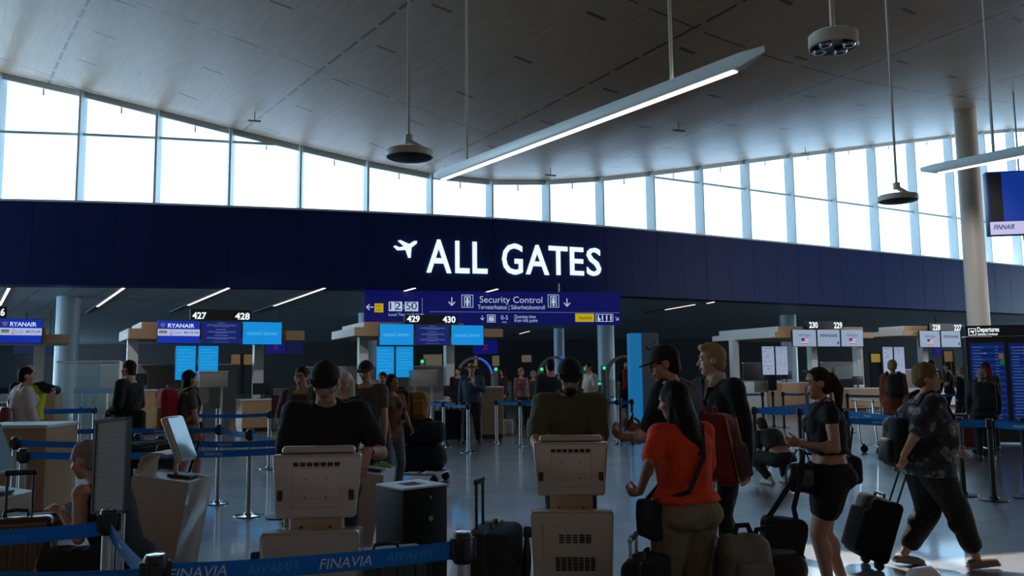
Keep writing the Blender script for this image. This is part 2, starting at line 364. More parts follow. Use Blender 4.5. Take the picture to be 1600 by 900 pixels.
# end return of the navy wall beside the column
# windows
for i in range(nW - 1):
    a, b = WP[i], WP[i + 1]; t = (b - a).normalized(); n = V((-t.y, t.x, 0)); rz = math.atan2(t.y, t.x); R = Matrix.Rotation(rz, 3, 'Z')
    za, zb = CZ[i], CZ[i + 1]
    e = bpy.data.objects.new('window_%d' % (i + 1), None); C.objects.link(e); e['kind'] = 'structure'; e.location = (a.x, a.y, ZT)
    L = lambda p: V(p) - V((a.x, a.y, ZT))
    off = n * .35
    mb = MB(); zz = za + .3
    q4 = [L((a.x + t.x * u + n.x * v, a.y + t.y * u + n.y * v, 0)) for u, v in ((-.035, .06), (.035, .06), (.13, .52), (-.13, .52))]; mb.ring([[V((q.x, q.y, 0)) for q in q4], [V((q.x, q.y, zz - ZT)) for q in q4]]); mb.build('mullion', M_frame, e)
    if max(za, zb) > 10.3:
        mb = MB(); q0, q1 = a, b; z = 10.1
        if min(za, zb) < z: k = (z - za) / (zb - za); m_ = a.lerp(b, k); q0, q1 = (a, m_) if za > zb else (m_, b)
        mb.bar(L((q0.x + off.x, q0.y + off.y, z)), L((q1.x + off.x, q1.y + off.y, z)), .1, .09); mb.build('transom', M_frame, e)
    mb = MB(); mb.bar(L((a.x + off.x, a.y + off.y, za - .02)), L((b.x + off.x, b.y + off.y, zb - .02)), .14, .26); mb.build('head_rail', M_frame, e)
    mb = MB(); o2 = n * .45; mid = (a + b) / 2; zm = (za + zb) / 2
    mb.box(L((mid.x + o2.x, mid.y + o2.y, zm - .22)), (.05, .05, .3), R); mb.build('blind_bracket', M_white, e)
    off = n * .50; pg = [L((a.x + off.x, a.y + off.y, ZT)), L((b.x + off.x, b.y + off.y, ZT)), L((b.x + off.x, b.y + off.y, zb + .2)), L((a.x + off.x, a.y + off.y, za + .2))]
    mb = MB(); mb.add(pg + [p + n * .02 for p in pg], [(0, 1, 2, 3), (7, 6, 5, 4), (0, 4, 5, 1), (1, 5, 6, 2), (2, 6, 7, 3), (3, 7, 4, 0)]); mb.build('pane', M_glass, e, smooth=False)
# ceiling: ruled along the grid direction from the wall head back over the camera
def ceil_z(zw, t):
    k = min(1, max(0, t / 26)); k = k * k * (3 - 2 * k); return zw + (10.4 - zw) * k
SKY = (V((3.35, 7.0, 0)) + SUN_DIR * (10.2 / SUN_DIR.z))
cb = MB(); step = .75; us = []
ext = [(WP[0] - wtan(0) * k, CZ[0] + .14 * k) for k in (40, 30, 20, 10)] + list(zip(fine, np.interp(np.arange(len(fine)) / 4, range(nW), CZ))) + [(WP[-1] + wtan(nW - 1) * k, CZ[-1]) for k in (8, 20)]
ts = [-6.0, -1.0] + [k * 1.0 for k in range(0, 56)]  # first steps form an unseen outer eave, shaped to block sun at the windows
grid = [[V((p.x - D.x * t, p.y - D.y * t, ceil_z(zc, max(t, 0)) + .42 * max(0, -t))) for t in ts] for p, zc in ext]
def skyhole(c): return abs(c.x - SKY.x) < 1.9 and abs(c.y - SKY.y) < .8  # unseen roof opening, added to let a sun patch reach the floor
nT = len(ts); vs = [p for r in grid for p in r]; fs = []
for i in range(len(grid) - 1):
    for k in range(nT - 1):
        q = (i * nT + k, (i + 1) * nT + k, (i + 1) * nT + k + 1, i * nT + k + 1)
        c = sum((vs[j] for j in q), V()) / 4
        if not skyhole(c): fs.append(q)
cb.add(vs, fs); nv = len(vs)
cb.add([p + V((0, 0, .35)) for p in vs], fs)
struct(cb.build('ceiling', M_ceil, sharp=80))
# hall beyond the header: low slatted ceiling, far wall
hb = MB(); hp = [(r[3].x, r[3].y) for r in rings]
poly = [(-75, hp[0][1])] + hp + [(75, hp[-1][1]), (75, 84), (-75, 84)]
hb.prism([(x, y) for x, y in poly], .3, Matrix.Translation((0, 0, ZB + .33)))
struct(hb.build('ceiling_hall', M_soff, smooth=False))
for nm, c, d, m in (('wall_far', (0, 84, 3), (150, .3, 6), M_darkwall), ('wall_back', (0, -24, 7), (150, .3, 15), M_shellwall)):
    b_ = MB(); b_.box(c, d); struct(b_.build(nm, m, smooth=False))
# side walls: plain by the camera, glazed along the check-in hall beyond the header
for sgn, X, y0, nm in ((-1, -52, 10, 'wall_left'), (1, 60, 50, 'wall_right')):
    b_ = MB(); b_.box((X, (-24 + y0) / 2, 7), (.3, y0 + 24, 15)); b_.box((X, (y0 + 84) / 2, .3), (.3, 84 - y0, .6)); b_.box((X, (y0 + 84) / 2, 10), (.3, 84 - y0, 10.8)); struct(b_.build(nm, M_shellwall, smooth=False))
    e = bpy.data.objects.new('window_%d' % (30 + (sgn > 0)), None); C.objects.link(e); e['kind'] = 'structure'; e.location = (X, y0, .6)
    for k in range(9):
        mb = MB(); mb.box((0, k * (84 - y0) / 8, 2), (.2, .1, 4)); mb.build('mullion', M_frame, e)
    mb = MB(); mb.box((0, (84 - y0) / 2, 2), (.02, 84 - y0, 4)); mb.build('pane', M_glass, e, smooth=False)
# ------------------------------------------------------------------ people
def organic(mb, voxel, smooth=3, wr=0.0, wscale=9.0, seed=0.0, stretch=(1, 1, 1)):
    me = bpy.data.meshes.new('o'); me.from_pydata(mb.v, [], mb.f); me.update()
    bm = bmesh.new(); bm.from_mesh(me); bmesh.ops.recalc_face_normals(bm, faces=bm.faces); bm.to_mesh(me); bm.free()
    o = bpy.data.objects.new('o', me); C.objects.link(o)
    r = o.modifiers.new('r', 'REMESH'); r.mode = 'VOXEL'; r.voxel_size = voxel
    if smooth:
        q = o.modifiers.new('s', 'SMOOTH'); q.factor = .5; q.iterations = smooth
    dg = bpy.context.evaluated_depsgraph_get(); dg.update()
    e = bpy.data.meshes.new_from_object(o.evaluated_get(dg))
    out = MB(); nv = [V(q.normal) for q in e.vertices] if wr else None
    for i, q in enumerate(e.vertices):
        p = V(q.co)
        if wr:
            k = noise.noise(V((p.x * stretch[0], p.y * stretch[1], p.z * stretch[2])) * wscale + V((seed, seed * 2, 3))) + .5 * noise.noise(p * wscale * 2.3 + V((seed, 0, 9)))
            p = p + nv[i] * (wr * k)
        out.v.append(tuple(p))
    out.f = [tuple(p.vertices) for p in e.polygons]; out.m = [0] * len(out.f)
    bpy.data.objects.remove(o); bpy.data.meshes.remove(me); bpy.data.meshes.remove(e)
    return out
def ik(a, t, l1, l2, hint):
    a, t = V(a), V(t); d = t - a; L = min(d.length, (l1 + l2) * .998); u = d.normalized(); t = a + u * L
    x = (L * L + l1 * l1 - l2 * l2) / (2 * L); h = math.sqrt(max(0, l1 * l1 - x * x))
    p = V(hint) - u * V(hint).dot(u); p = p.normalized() if p.length > 1e-4 else u.orthogonal().normalized()
    return a + u * x + p * h, t
M_skin = mat('light_skin', (196, 146, 120), .55, 0, .06, 14); M_skin_pale = mat('pale_skin', (212, 170, 148), .55, 0, .06, 14)
M_skin_tan = mat('tanned_skin', (168, 116, 86), .55, 0, .06, 14)
M_eye = mat('eye_dark', (30, 24, 22), .2, 0, 0); M_eyew = mat('eye_white', (220, 215, 210), .3, 0, 0); M_lip = mat('lip', (150, 84, 76), .5, 0, .05)
M_black = mat('black_cloth', (22, 22, 25), .85, 0, .15, 20, .3); M_blackp = mat('black_plastic', (20, 20, 22), .45, 0, .1)
M_rubber = mat('black_rubber', (26, 26, 26), .7, 0, .1)
M_hair = {k: mat('hair_' + k, c, .7, 0, .3, 40, .5, .2) for k, c in dict(black=(22, 18, 16), brown=(54, 36, 25), dark=(36, 26, 20), blond=(150, 122, 84), grey=(140, 134, 128), white=(205, 200, 192), red=(120, 70, 40), sand=(170, 140, 104), goldbrown=(124, 94, 60)).items()}
def cloth(name, col, bump=.35, rough=.85, scale=26): return mat(name, col, rough, 0, .12, scale, bump)
def person(label, loc, rot, H=1.75, sex='m', girth=1.0, pelvis=(0, 0, None), lean=0, slump=0, side=0, twist=0, head=(0, 0, 0), arms=None, feet=None, knees=None,
           skin=None, top=None, bottom=None, shoes=None, hair=None, hat=None, glasses=None, extras=None, vox=.016, face=False, seed=None, belly=0, neck_len=1.0, group=None):
    s = H / 1.75; loc = V(loc); rz = math.radians(rot); seed = seed if seed is not None else (loc.x * 3.1 + loc.y)
    root = thing('person', label, 'person', loc, rz, group)
    inv = (Matrix.Translation(loc) @ Matrix.Rotation(rz, 4, 'Z')).inverted()
    def L(p): return (inv @ V(p)) / s if p is not None else None
    skin = skin or M_skin; fem = sex == 'f'
    vx = vox / s
    Pz = pelvis[2] if pelvis[2] is not None else .955
    P = V((pelvis[0], pelvis[1], Pz)); ra = math.radians
    def dr(a, b=0): return V((math.sin(ra(b)), math.sin(ra(a)) * math.cos(ra(b)), math.cos(ra(a)) * math.cos(ra(b))))
    d0, d1, d2 = dr(lean * .6, side * .5), dr(lean, side), dr(lean + slump, side)
    dn = dr(lean * .6 + slump + 8)
    waist = P + d0 * .13; chest = waist + d1 * .20; sh = chest + d2 * .155; neck = sh + d2 * .05
    Xh = V((1, 0, 0)); Xs = V((math.cos(ra(twist)), math.sin(ra(twist)), 0)); Xm = (Xh + Xs).normalized()
    hx0 = Xs
    hr = Matrix.Rotation(ra(twist + head[0]), 3, 'Z') @ Matrix.Rotation(-ra(head[1]), 3, 'X') @ Matrix.Rotation(ra(head[2]), 3, 'Y')   # yaw +left, pitch + looks down
    hx, hy, hzv = hr @ V((1, 0, 0)), hr @ V((0, 1, 0)), hr @ V((0, 0, 1))
    hc = neck + dn * (.070 * neck_len) + hzv * .066 + hy * .015
    g = girth
    if fem: dims = [(.12, .10), (.176 * g, .122 * g), (.134 * g, .098 * g), (.142 * g, .112 * g), (.150 * g, .112 * g), (.132, .082), (.060, .052)]; shx = .160 + .02 * (g - 1)
    else: dims = [(.12, .10), (.166 * g, .118 * g), (.150 * g, .108 * g), (.168 * g, .120 * g), (.178 * g, .120 * g), (.155, .085), (.066, .060)]; shx = .187 + .03 * (g - 1)
    bel = V((0, belly * .5, 0))
    cs = [P - d0 * .09, P, waist + bel, waist.lerp(chest, .6) + bel * .5, chest + d2 * .05, sh - d2 * .005, neck]
    xs = [Xh, Xh, Xm, Xm, Xs, Xs, Xs]; ds = [d0, d0, d0, d1, d2, d2, d2]
    def torso(mb, i0, i1, inf, hem=None, flare=0):
        rings = []
        def row(c, x, d, a, b):
            y = d.cross(x).normalized(); n = 20
            return [c + x * (a * math.copysign(abs(math.cos(t)) ** .85, math.cos(t))) + y * (b * math.copysign(abs(math.sin(t)) ** .85, math.sin(t))) for t in (2 * math.pi * k / n for k in range(n))]
        if hem is not None:
            c = P + d0 * hem; rings.append(row(c, Xh, d0, dims[1][0] + inf + flare, dims[1][1] + inf + flare))
            if hem < -.06: rings.append(row(P - d0 * .02, Xh, d0, dims[1][0] + inf + flare * .6, dims[1][1] + inf + flare * .6))
        for i in range(i0, i1 + 1):
            if hem is not None and i <= 1 and hem > -.06: continue
            if hem is not None and i == 0: continue
            a, b = dims[i]; bb = b + (belly * .5 if i in (2, 3) else 0)
            rings.append(row(cs[i], xs[i], ds[i], a + inf, bb + inf))
        mb.ring(rings)
    body = MB(); torso(body, 0, 6, 0)
    body.cap(neck - d2 * .03, hc - hzv * .05, .060 if not fem else .050, .056 if not fem else .047)
    # head
    def hp(x, y, z): return hc + hx * x + hy * y + hzv * z
    HR = Matrix((hx, hy, hzv)).transposed()
    body.ell(hp(0, -.012, .028), (.077, .096, .096), HR)
    body.ell(hp(0, .022, -.035), (.060, .066, .076), HR)
    body.ell(hp(0, .050, -.085), (.034, .034, .028), HR)
    body.cap(hp(0, .084, .012), hp(0, .104, -.028), .009, .0135)
    body.cap(hp(-.035, .074, .028), hp(.035, .074, .028), .012, .012)
    body.cap(hp(-.016, .078, -.060), hp(.016, .078, -.060), .010, .010)
    for k in (-1, 1):
        body.ell(hp(k * .078, -.005, -.005), (.010, .019, .031), HR); body.ell(hp(k * .042, .052, -.025), (.024, .028, .024), HR)
    # legs
    leg = {}
    feet = feet or {}; knees = knees or {}
    for k, nm in ((-1, 'L'), (1, 'R')):
        hip = P + Xh * (k * .092 * (1.05 if fem else 1)) - d0 * .03
        fx, fy, fz, fyaw, fp = (tuple(feet.get(nm, (k * .11, -.01, .085, -k * 8, 0))) + (0, 0))[:5]
        ank = V((fx, fy, fz)); kn, ank = ik(hip, ank, .435, .43, knees.get(nm, (k * .05, 1, 0)))
        fd = V((-math.sin(ra(fyaw)) * math.cos(ra(fp)), math.cos(ra(fyaw)) * math.cos(ra(fp)), -math.sin(ra(fp))))
        fu = V((0, 0, 1)); fu = (fu - fd * fu.dot(fd)).normalized()
        leg[nm] = (hip, kn, ank, fd, fu)
        t = g * (1.05 if fem else 1)
        body.cap(hip, kn, .086 * t, .056 * t); body.cap(kn, ank, .055 * t, .036)
        cm = kn.lerp(ank, .3); body.ell(cm - (fd * .018), (.045 * t, .05 * t, .10), None)
        body.cap(ank - fu * .045 - fd * .035, ank - fu * .052 + fd * .13, .034, .030, V((1, 0, 0)), 1, .9)
        if bottom is None or True: body.ell(hip - fd * .05 + d0 * .0, (.085 * t, .085 * t, .095))
    if fem:
        fwd = Xs.cross(d2) * -1; fwd = V((-Xs.y, Xs.x, 0))
        for k in (-1, 1): body.ell(chest + d2 * .02 + Xs * (k * .07) + fwd * (.085 * g), (.060, .055, .060))
    # arms
    arm = {}; fingers = MB(); arms = arms or {}
    l1, l2 = (.285, .255) if not fem else (.270, .240)
    for k, nm in ((-1, 'L'), (1, 'R')):
        A = dict(arms.get(nm, {})); sj = sh + Xs * (k * shx) - d2 * .03
        tgt = L(A['to']) if 'to' in A else (V(A['rel']) if 'rel' in A else sj + V((k * .06, .05, -.52)))
        hint = V(A.get('hint', (k * .6, -1, -.3)))
        el, wr = ik(sj, tgt, l1, l2, hint); fdv = (wr - el).normalized()
        hd = V(A['hd']).normalized() if 'hd' in A else (fdv + V((0, 0, -.15))).normalized()
        if 'hdw' in A: hd = (inv.to_3x3() @ V(A['hdw'])).normalized()
        pn = V(A.get('palm', (-k, .1, 0))); pn = pn - hd * pn.dot(hd); pn = pn.normalized() if pn.length > 1e-3 else hd.orthogonal().normalized()
        arm[nm] = (sj, el, wr, hd, pn); t = g ** .7 * (.86 if fem else 1)
        body.cap(chest + d2 * .10 + Xs * (k * .08), sj, .065 * t, .062 * t); body.cap(sj, el, .055 * t, .041 * t); body.cap(el, wr, .042 * t, .027 * t)
        body.ell(el.lerp(wr, .25), (.044 * t, .044 * t, .05))
        sd = hd.cross(pn) * k; hs = .9 if fem else 1.0
        body.cap(wr - hd * .01, wr + hd * (.030 * hs), .025 * t, .030 * hs, sd, 1, .55)
        pm = fingers; pm.cap(wr + hd * .005, wr + hd * (.075 * hs), .030 * hs, .037 * hs, sd, 1, .38, 12)
        cu = A.get('curl', .55); sg = 8 if face else 6
        for off, ln, dd in ((.028, .92, 0), (.0095, 1.0, 0), (-.0095, .94, 0), (-.028, .76, 0)):
            b = wr + hd * (.082 * hs) + sd * (off * hs); q = b - hd * .012; rad = .0088 * hs
            for seg_l, ang, r1 in ((.046, 28, .0084), (.029, 75, .0078), (.022, 105, .0068)):
                a_ = ra(ang * cu); dv = hd * math.cos(a_) + pn * math.sin(a_); q2 = q + dv * (seg_l * ln * hs + (.012 if ang == 28 else 0))
                fingers.cap(q, q2, rad, r1 * hs, None, 1, 1, sg, 2); q, rad = q2, r1 * hs
        b = wr + hd * (.022 * hs) + sd * (.022 * hs); dv = (hd * .62 + sd * .62 + pn * .35).normalized(); q = b + dv * (.046 * hs)
        fingers.cap(b, q, .0125 * hs, .0105 * hs, None, 1, 1, sg, 2); dv2 = (hd * .85 + sd * .15 + pn * (.3 + .4 * cu)).normalized()
        fingers.cap(q, q + dv2 * (.032 * hs), .0105 * hs, .0085 * hs, None, 1, 1, sg, 2)
    S = Matrix.Scale(s, 4)
    def out(mb, name, m, label=None, parent=root):
        mb.v = [tuple(V(p) * s) for p in mb.v]; return mb.build(name, m, parent, label, sharp=70)
    ob = organic(body, vx, 3)
    ob.add(fingers.v, fingers.f)
    bodyo = out(ob, 'body', skin)
    # clothes
    if bottom:
        mb = MB(); lo = bottom.get('loose', .015); ln = bottom.get('len', .95); kd = bottom.get('kind', 'trousers'); hi = bottom.get('rise', .06)
        rings_top = P + d0 * hi
        t = MB(); i_ = 0
        a, b = dims[1]
        def row(c, a, b): 
            y = d0.cross(Xh).normalized(); return [c + Xh * a * math.cos(q) + y * b * math.sin(q) for q in (2 * math.pi * k / 20 for k in range(20))]
        wa = (dims[1][0] * .62 + dims[2][0] * .38) if hi > .03 else dims[1][0]; wb_ = (dims[1][1] * .62 + dims[2][1] * .38 + (belly * .25)) if hi > .03 else dims[1][1]
        if kd == 'skirt':
            fl = bottom.get('flare', .05)
            ctr = P - d0 * (.45 * ln * 2)
            mb.ring([row(ctr, a + fl, b + fl), row(P - d0 * .05, a + lo, b + lo), row(P, a + lo, b + lo), row(rings_top, wa + lo, wb_ + lo)])
        else:
            mb.ring([row(P - d0 * .11, a * .75 + lo, b * .8 + lo), row(P - d0 * .02, a + lo, b + lo), row(rings_top, wa + lo, wb_ + lo)])
            for nm in ('L', 'R'):
                hip, kn, ank, fd, fu = leg[nm]; tt = g * (1.05 if fem else 1); full = ln * 2
                hb_ = bottom.get('hemr', None)
                k1 = min(1, full); e1 = hip.lerp(kn, k1); r1 = .086 * tt + lo + (.056 * tt - .086 * tt) * k1 * (.6 if full < 1.05 else 1)
                mb.cap(hip, e1, .088 * tt + lo, r1)
                mb.ell(hip - fd * .05, (.086 * tt + lo, .086 * tt + lo, .10))
                if full > 1:
                    k2 = min(1, full - 1); e2 = kn.lerp(ank, k2); mb.cap(kn, e2, .057 * tt + lo, hb_ or (.055 * tt + (.038 - .055 * tt) * k2 + lo))
                    cm = kn.lerp(ank, .3)
                    if full > 1.3: mb.ell(cm - fd * .018, (.045 * tt + lo, .05 * tt + lo, .10))
        o_ = organic(mb, vx, 3, bottom.get('wr', .006), 9, seed, (1.6, 1.6, .8)); out(o_, bottom.get('name', 'trousers'), bottom['mat'])
    def topgarment(T, extra=0.0):
        mb = MB(); lo = T.get('loose', .016) + extra; torso(mb, 0, 5 if not T.get('high') else 6, lo, T.get('hem', -.03), T.get('flare', 0))
        if fem:
            fwd = V((-Xs.y, Xs.x, 0))
            for k in (-1, 1): mb.ell(chest + d2 * .02 + Xs * (k * .07) + fwd * (.085 * g), (.060 + lo, .055 + lo, .060 + lo))
        sl = T.get('sleeve', .3)
        for k, nm in ((-1, 'L'), (1, 'R')):
            sj, el, wr, hd, pn = arm[nm]; tt = g ** .7 * (.86 if fem else 1)
            mb.cap(chest + d2 * .10 + Xs * (k * .08), sj - Xs * (k * (.03 if sl == 0 else 0)), .068 * tt + lo, (.063 * tt + lo) if sl else .05 * tt)
            if sl:
                k1 = min(1, sl * 2); e1 = sj.lerp(el, k1); mb.cap(sj, e1, .056 * tt + lo, .056 * tt + (.043 - .056) * tt * k1 + lo + T.get('cuff', 0), hs=2)
                if sl > .5: k2 = min(1, sl * 2 - 1); mb.cap(el, el.lerp(wr, k2), .044 * tt + lo, .044 * tt + (.03 - .044) * tt * k2 + lo * .8)
        return organic(mb, vx, 3, T.get('wr', .007), 8, seed + 5, (1.2, 1.2, 1))
    if top:
        out(topgarment(top), top.get('name', 'shirt'), top['mat'])
        if 'over' in top: out(topgarment(top['over'], .012), top['over'].get('name', 'jacket'), top['over']['mat'])
    for nm in ('L', 'R'):
        if shoes is not None:
            hip, kn, ank, fd, fu = leg[nm]; mb = MB(); sm = shoes if not isinstance(shoes, dict) else shoes['mat']
            mb.cap(ank - fu * .042 - fd * .045, ank - fu * .050 + fd * .145, .043, .037, fd.cross(fu), 1.0, .85)
            if not (isinstance(shoes, dict) and shoes.get('low')): mb.cap(ank - fu * .03 - fd * .01, ank + fu * .01, .046, .044)
            mb.box(ank - fu * .073 + fd * .05, (.085, .27, .02), Matrix((fd.cross(fu), fd, fu)).transposed())
            out(organic(mb, min(vx, .012), 2), 'shoe', sm)
    if hair:
        kd, hm = hair[0], M_hair[hair[1]] if isinstance(hair[1], str) else hair[1]; ln = hair[2] if len(hair) > 2 else .3; mb = MB()
        if kd != 'fringe': mb.ell(hp(0, -.017, .034), (.083, .097, .098), HR)
        else: mb.ell(hp(0, -.026, -.005), (.084, .085, .055), HR)
        mb.ell(hp(0, -.045, -.03), (.070, .062, .065), HR)
        bk = -hy
        if kd == 'quiff': mb.cap(hp(-.04, .062, .10), hp(.04, .062, .10), .028, .028); mb.ell(hp(0, 0, .09), (.07, .08, .05), HR)
        if kd in ('long', 'bob'):
            l_ = ln if kd == 'long' else .14
            q = hair[3] if len(hair) > 3 else 1
            mb.cap(hp(0, -.040, .01), hp(0, -.06 - .06 * (q - 1) * 4, 0) + V((0, 0, -l_)) - V((0, lean * .002, 0)), .096 * q ** .5, .092 * q * q, hx, 1, .62)
            for k in (-1, 1): mb.cap(hp(k * .072, -.02, .01), hp(k * .088, -.01, 0) + V((0, 0, -l_ * .85)), .036, .034)
        if kd == 'ponytail':
            mb.ell(hp(0, -.105, .04), (.04, .04, .04)); mb.cap(hp(0, -.115, .04), hp(0, -.15, -.05), .036, .042); mb.cap(hp(0, -.15, -.05), hp(0, -.125, -.05 - ln), .042, .018)
        if kd == 'bun': mb.ell(hp(0, -.07, .10), (.05, .05, .045))
        if kd == 'puffy': mb.ell(hp(0, -.025, .045), (.097, .108, .100), HR); mb.ell(hp(0, -.055, -.01), (.088, .075, .08), HR)
        if kd == 'beard' : pass
        out(organic(mb, min(vx, .011), 2, .004 if kd != 'puffy' else .009, 22, seed, (1, 1, .35)), 'hair', hm)
    if hat:
        kd, hm = hat; mb = MB()
        if kd in ('cap', 'backcap'):
            q = 1 if kd == 'cap' else -1
            R2 = HR
            rows = []
            for k in range(9):
                a_ = math.pi / 2 * k / 8; cr = max(math.cos(a_), .02); rows.append([hp(.090 * cr * math.cos(b), -.012 + .106 * cr * math.sin(b), .030 + .105 * math.sin(a_) ** .9) for b in (2 * math.pi * i / 24 for i in range(24))])
            mb.ring(rows); ho = out(mb, 'cap', hm)
            br = MB(); pts = []
            for lay in (0, 1):
                r_ = []
                for i in range(13):
                    b = math.pi * i / 12; r_.append((.082 * math.cos(b), q * (.055 + .115 * math.sin(b) ** .8), .040 - .03 * math.sin(b) + .010 * lay - .18 * (.082 * math.cos(b)) ** 2 / .082))
                pts.append([hp(*p) for p in r_])
            n = 13; vs = pts[0] + pts[1]
            br.add(vs, [tuple(range(n)), tuple(range(2 * n - 1, n - 1, -1))] + [(i, i + n, (i + 1) % n + n, (i + 1) % n) for i in range(n)]); out(br, 'brim', hm, None, ho)
            bt = MB(); bt.ell(hp(0, -.012, .137), (.010, .010, .006), HR, 10, 6); out(bt, 'button', hm, None, ho)
        if kd == 'sunhat':
            prof = [(.001, .135), (.05, .14), (.075, .125), (.085, .06), (.088, .045), (.15, .035), (.165, .03), (.165, .024), (.15, .027), (.08, .03)]
            mb.lathe(prof, hp(0, -.01, 0), 28, 0, HR); ho = out(mb, 'hat', hm)
            bd = MB(); bd.lathe([(.090, .045), (.0895, .07), (.0865, .07), (.087, .045)], hp(0, -.01, 0), 28, 0, HR); out(bd, 'hat_band', M_black, None, ho)
        if kd == 'mask_cover': pass
    if face:
        for k in (-1, 1):
            mb = MB(); mb.ell(hp(k * .032, .077, .006), (.014, .010, .008), HR, 12, 8); eo = out(mb, 'eye', M_eyew)
            mb = MB(); mb.ell(hp(k * .032, .084, .006), (.006, .006, .006), HR, 10, 6); out(mb, 'iris', M_eye, None, eo)
            mb = MB(); mb.cap(hp(k * .016, .090, .034), hp(k * .048, .078, .036), .005, .004); out(mb, 'eyebrow', M_hair[hair[1]] if hair and isinstance(hair[1], str) else M_hair['dark'])
        mb = MB(); mb.cap(hp(-.018, .086, -.058), hp(.018, .086, -.058), .0055, .0055); mb.cap(hp(-.014, .087, -.066), hp(.014, .087, -.066), .006, .006); out(mb, 'mouth', M_lip)
    if glasses is not None:
        mb = MB()
        for k in (-1, 1):
            pts = [hp(k * .033 + .023 * math.cos(a_), .101, .004 + .018 * math.sin(a_)) for a_ in (2 * math.pi * i / 14 for i in range(15))]
            mb.tube(pts, .0022, 6); mb.tube([hp(k * .057, .101, .010), hp(k * .080, .06, .010), hp(k * .082, -.015, .008)], .002, 6)
        mb.tube([hp(-.011, .102, .008), hp(.011, .102, .008)], .002, 6)
        go = out(mb, 'glasses', glasses)
    info = dict(root=root, s=s, sh=sh, neck=neck, chest=chest, waist=waist, P=P, Xs=Xs, d2=d2, d1=d1, arm=arm, leg=leg, hp=hp, hc=hc, HR=HR, out=out, L=L, hx=hx, hy=hy, hz=hzv, dims=dims, g=g)
    info['W'] = lambda p: root.location.copy() + Matrix.Rotation(rz, 3, 'Z') @ (V(p) * s)
    if extras: extras(info)
    return info
# ------------------------------------------------------------------ fixed things: columns, lights, signs, check-in islands
from mathutils.bvhtree import BVHTree
_bvh = BVHTree.FromPolygons(vs, fs)
def on_ceiling(px, py):
    h = _bvh.ray_cast(CAM, ray(px, py)); return h[0]
def ceil_at(x, y):
    h = _bvh.ray_cast(V((x, y, 3)), V((0, 0, 1))); return h[0].z if h[0] else 10.4
M_colblue = mat('pale_blue_column_paint', (186, 214, 232), .35, 0, .03); M_colbeige = mat('stone_beige_column', (206, 196, 184), .5, 0, .05, 3)
M_wood = mat('pale_birch_veneer', (176, 146, 112), .5, 0, .1, 6); M_laminate = mat('white_laminate', (214, 222, 226), .4, 0, .03)
M_grey = mat('grey_panel', (118, 118, 118), .5, 0, .08, 4); M_steel = mat('brushed_steel', (176, 178, 182), .32, .7, .06); M_chrome = mat('polished_steel', (200, 204, 208), .12, 1, .03)
M_lamp = mat('lamp_diffuser', (255, 246, 236), emit=2.2); M_lampdim = mat('recessed_lamp', (255, 244, 236), emit=1.3)
M_fix = mat('silver_grey_lacquer', (226, 238, 242), .35, 0, .03); M_fixcream = mat('cream_lacquer', (196, 196, 188), .4, 0, .03)
M_signblk = mat('sign_black', (10, 11, 14), .4, 0, 0); M_signtxt = mat('lit_white_lettering', (238, 248, 250), emit=1.0); M_gate = mat('gate_lettering', (236, 250, 252), emit=1.0)
M_cyan = mat('cyan_screen', (12, 138, 216), emit=.95); M_cyan2 = mat('cyan_info_screen', (8, 138, 208), emit=.95); M_cyantx = mat('pale_cyan_text', (96, 196, 236), emit=.9); M_cyantx2 = mat('soft_cyan_text', (50, 160, 222), emit=.9)
M_rblue = mat('royal_blue_screen', (16, 46, 168), emit=.9); M_dblue = mat('deep_blue_screen', (14, 30, 100), emit=.9); M_dbtx = mat('muted_blue_text', (84, 104, 168), emit=.8)
M_wscr = mat('pale_screen', (140, 156, 182), emit=.9); M_wstrip = mat('screen_white_strip', (172, 186, 224), emit=.9); M_wtxt = mat('screen_white_text', (214, 226, 246), emit=.9)
M_stx = mat('screen_navy_text', (40, 52, 96), emit=.8); M_red = mat('screen_red', (186, 40, 60), emit=.8); M_yel = mat('sign_yellow', (190, 168, 20), emit=.85); M_ytx = mat('sign_dark_text', (40, 40, 20), emit=.4)
M_sblue = mat('sign_blue', (8, 14, 92), emit=.75); M_sline = mat('sign_line', (110, 120, 190), emit=.7); M_sbox = mat('sign_pale_box', (186, 206, 232), emit=.85); M_stext = mat('sign_white_text', (176, 192, 226), emit=.85)
M_green = mat('green_indicator', (30, 200, 110), emit=1.6); M_blueglow = mat('blue_glow', (40, 80, 230), emit=1.2)
PLANE = [(-1.0, .14), (-.92, .28), (-.34, .16), (-.62, .50), (-.42, .52), (.28, .30), (.80, .52), (.98, .52), (.98, .38), (.50, .06), (.42, -.62), (.26, -.66), (.10, -.14), (-.36, -.10), (-.62, -.34), (-.78, -.34), (-.62, -.06)]
PLANE = [(.98, .62), (.72, .62), (.30, .34), (-.42, .66), (-.62, .58), (-.12, .14), (-.48, .02), (-.80, .16), (-.98, .10), (-.66, -.24), (.02, -.18), (.24, -.86), (.44, -.84), (.50, .02), (.92, .38)]
def arrow(mb, M, s, ang=0, mi=0):
    c, q = math.cos(ang), math.sin(ang)
    pts = [(-.06, .5), (.06, .5), (.06, -.25), (.32, .02), (.42, -.07), (0, -.5), (-.42, -.07), (-.32, .02), (-.06, -.25)]
    mb.prism([((x * c - y * q) * s, (x * q + y * c) * s) for x, y in pts], .004, M, mi)
def quad(mb, M, x0, y0, x1, y1, z=0, mi=0, th=.004): mb.prism([(x0, y0), (x1, y0), (x1, y1), (x0, y1)], th, M @ Matrix.Translation((0, 0, z)), mi)

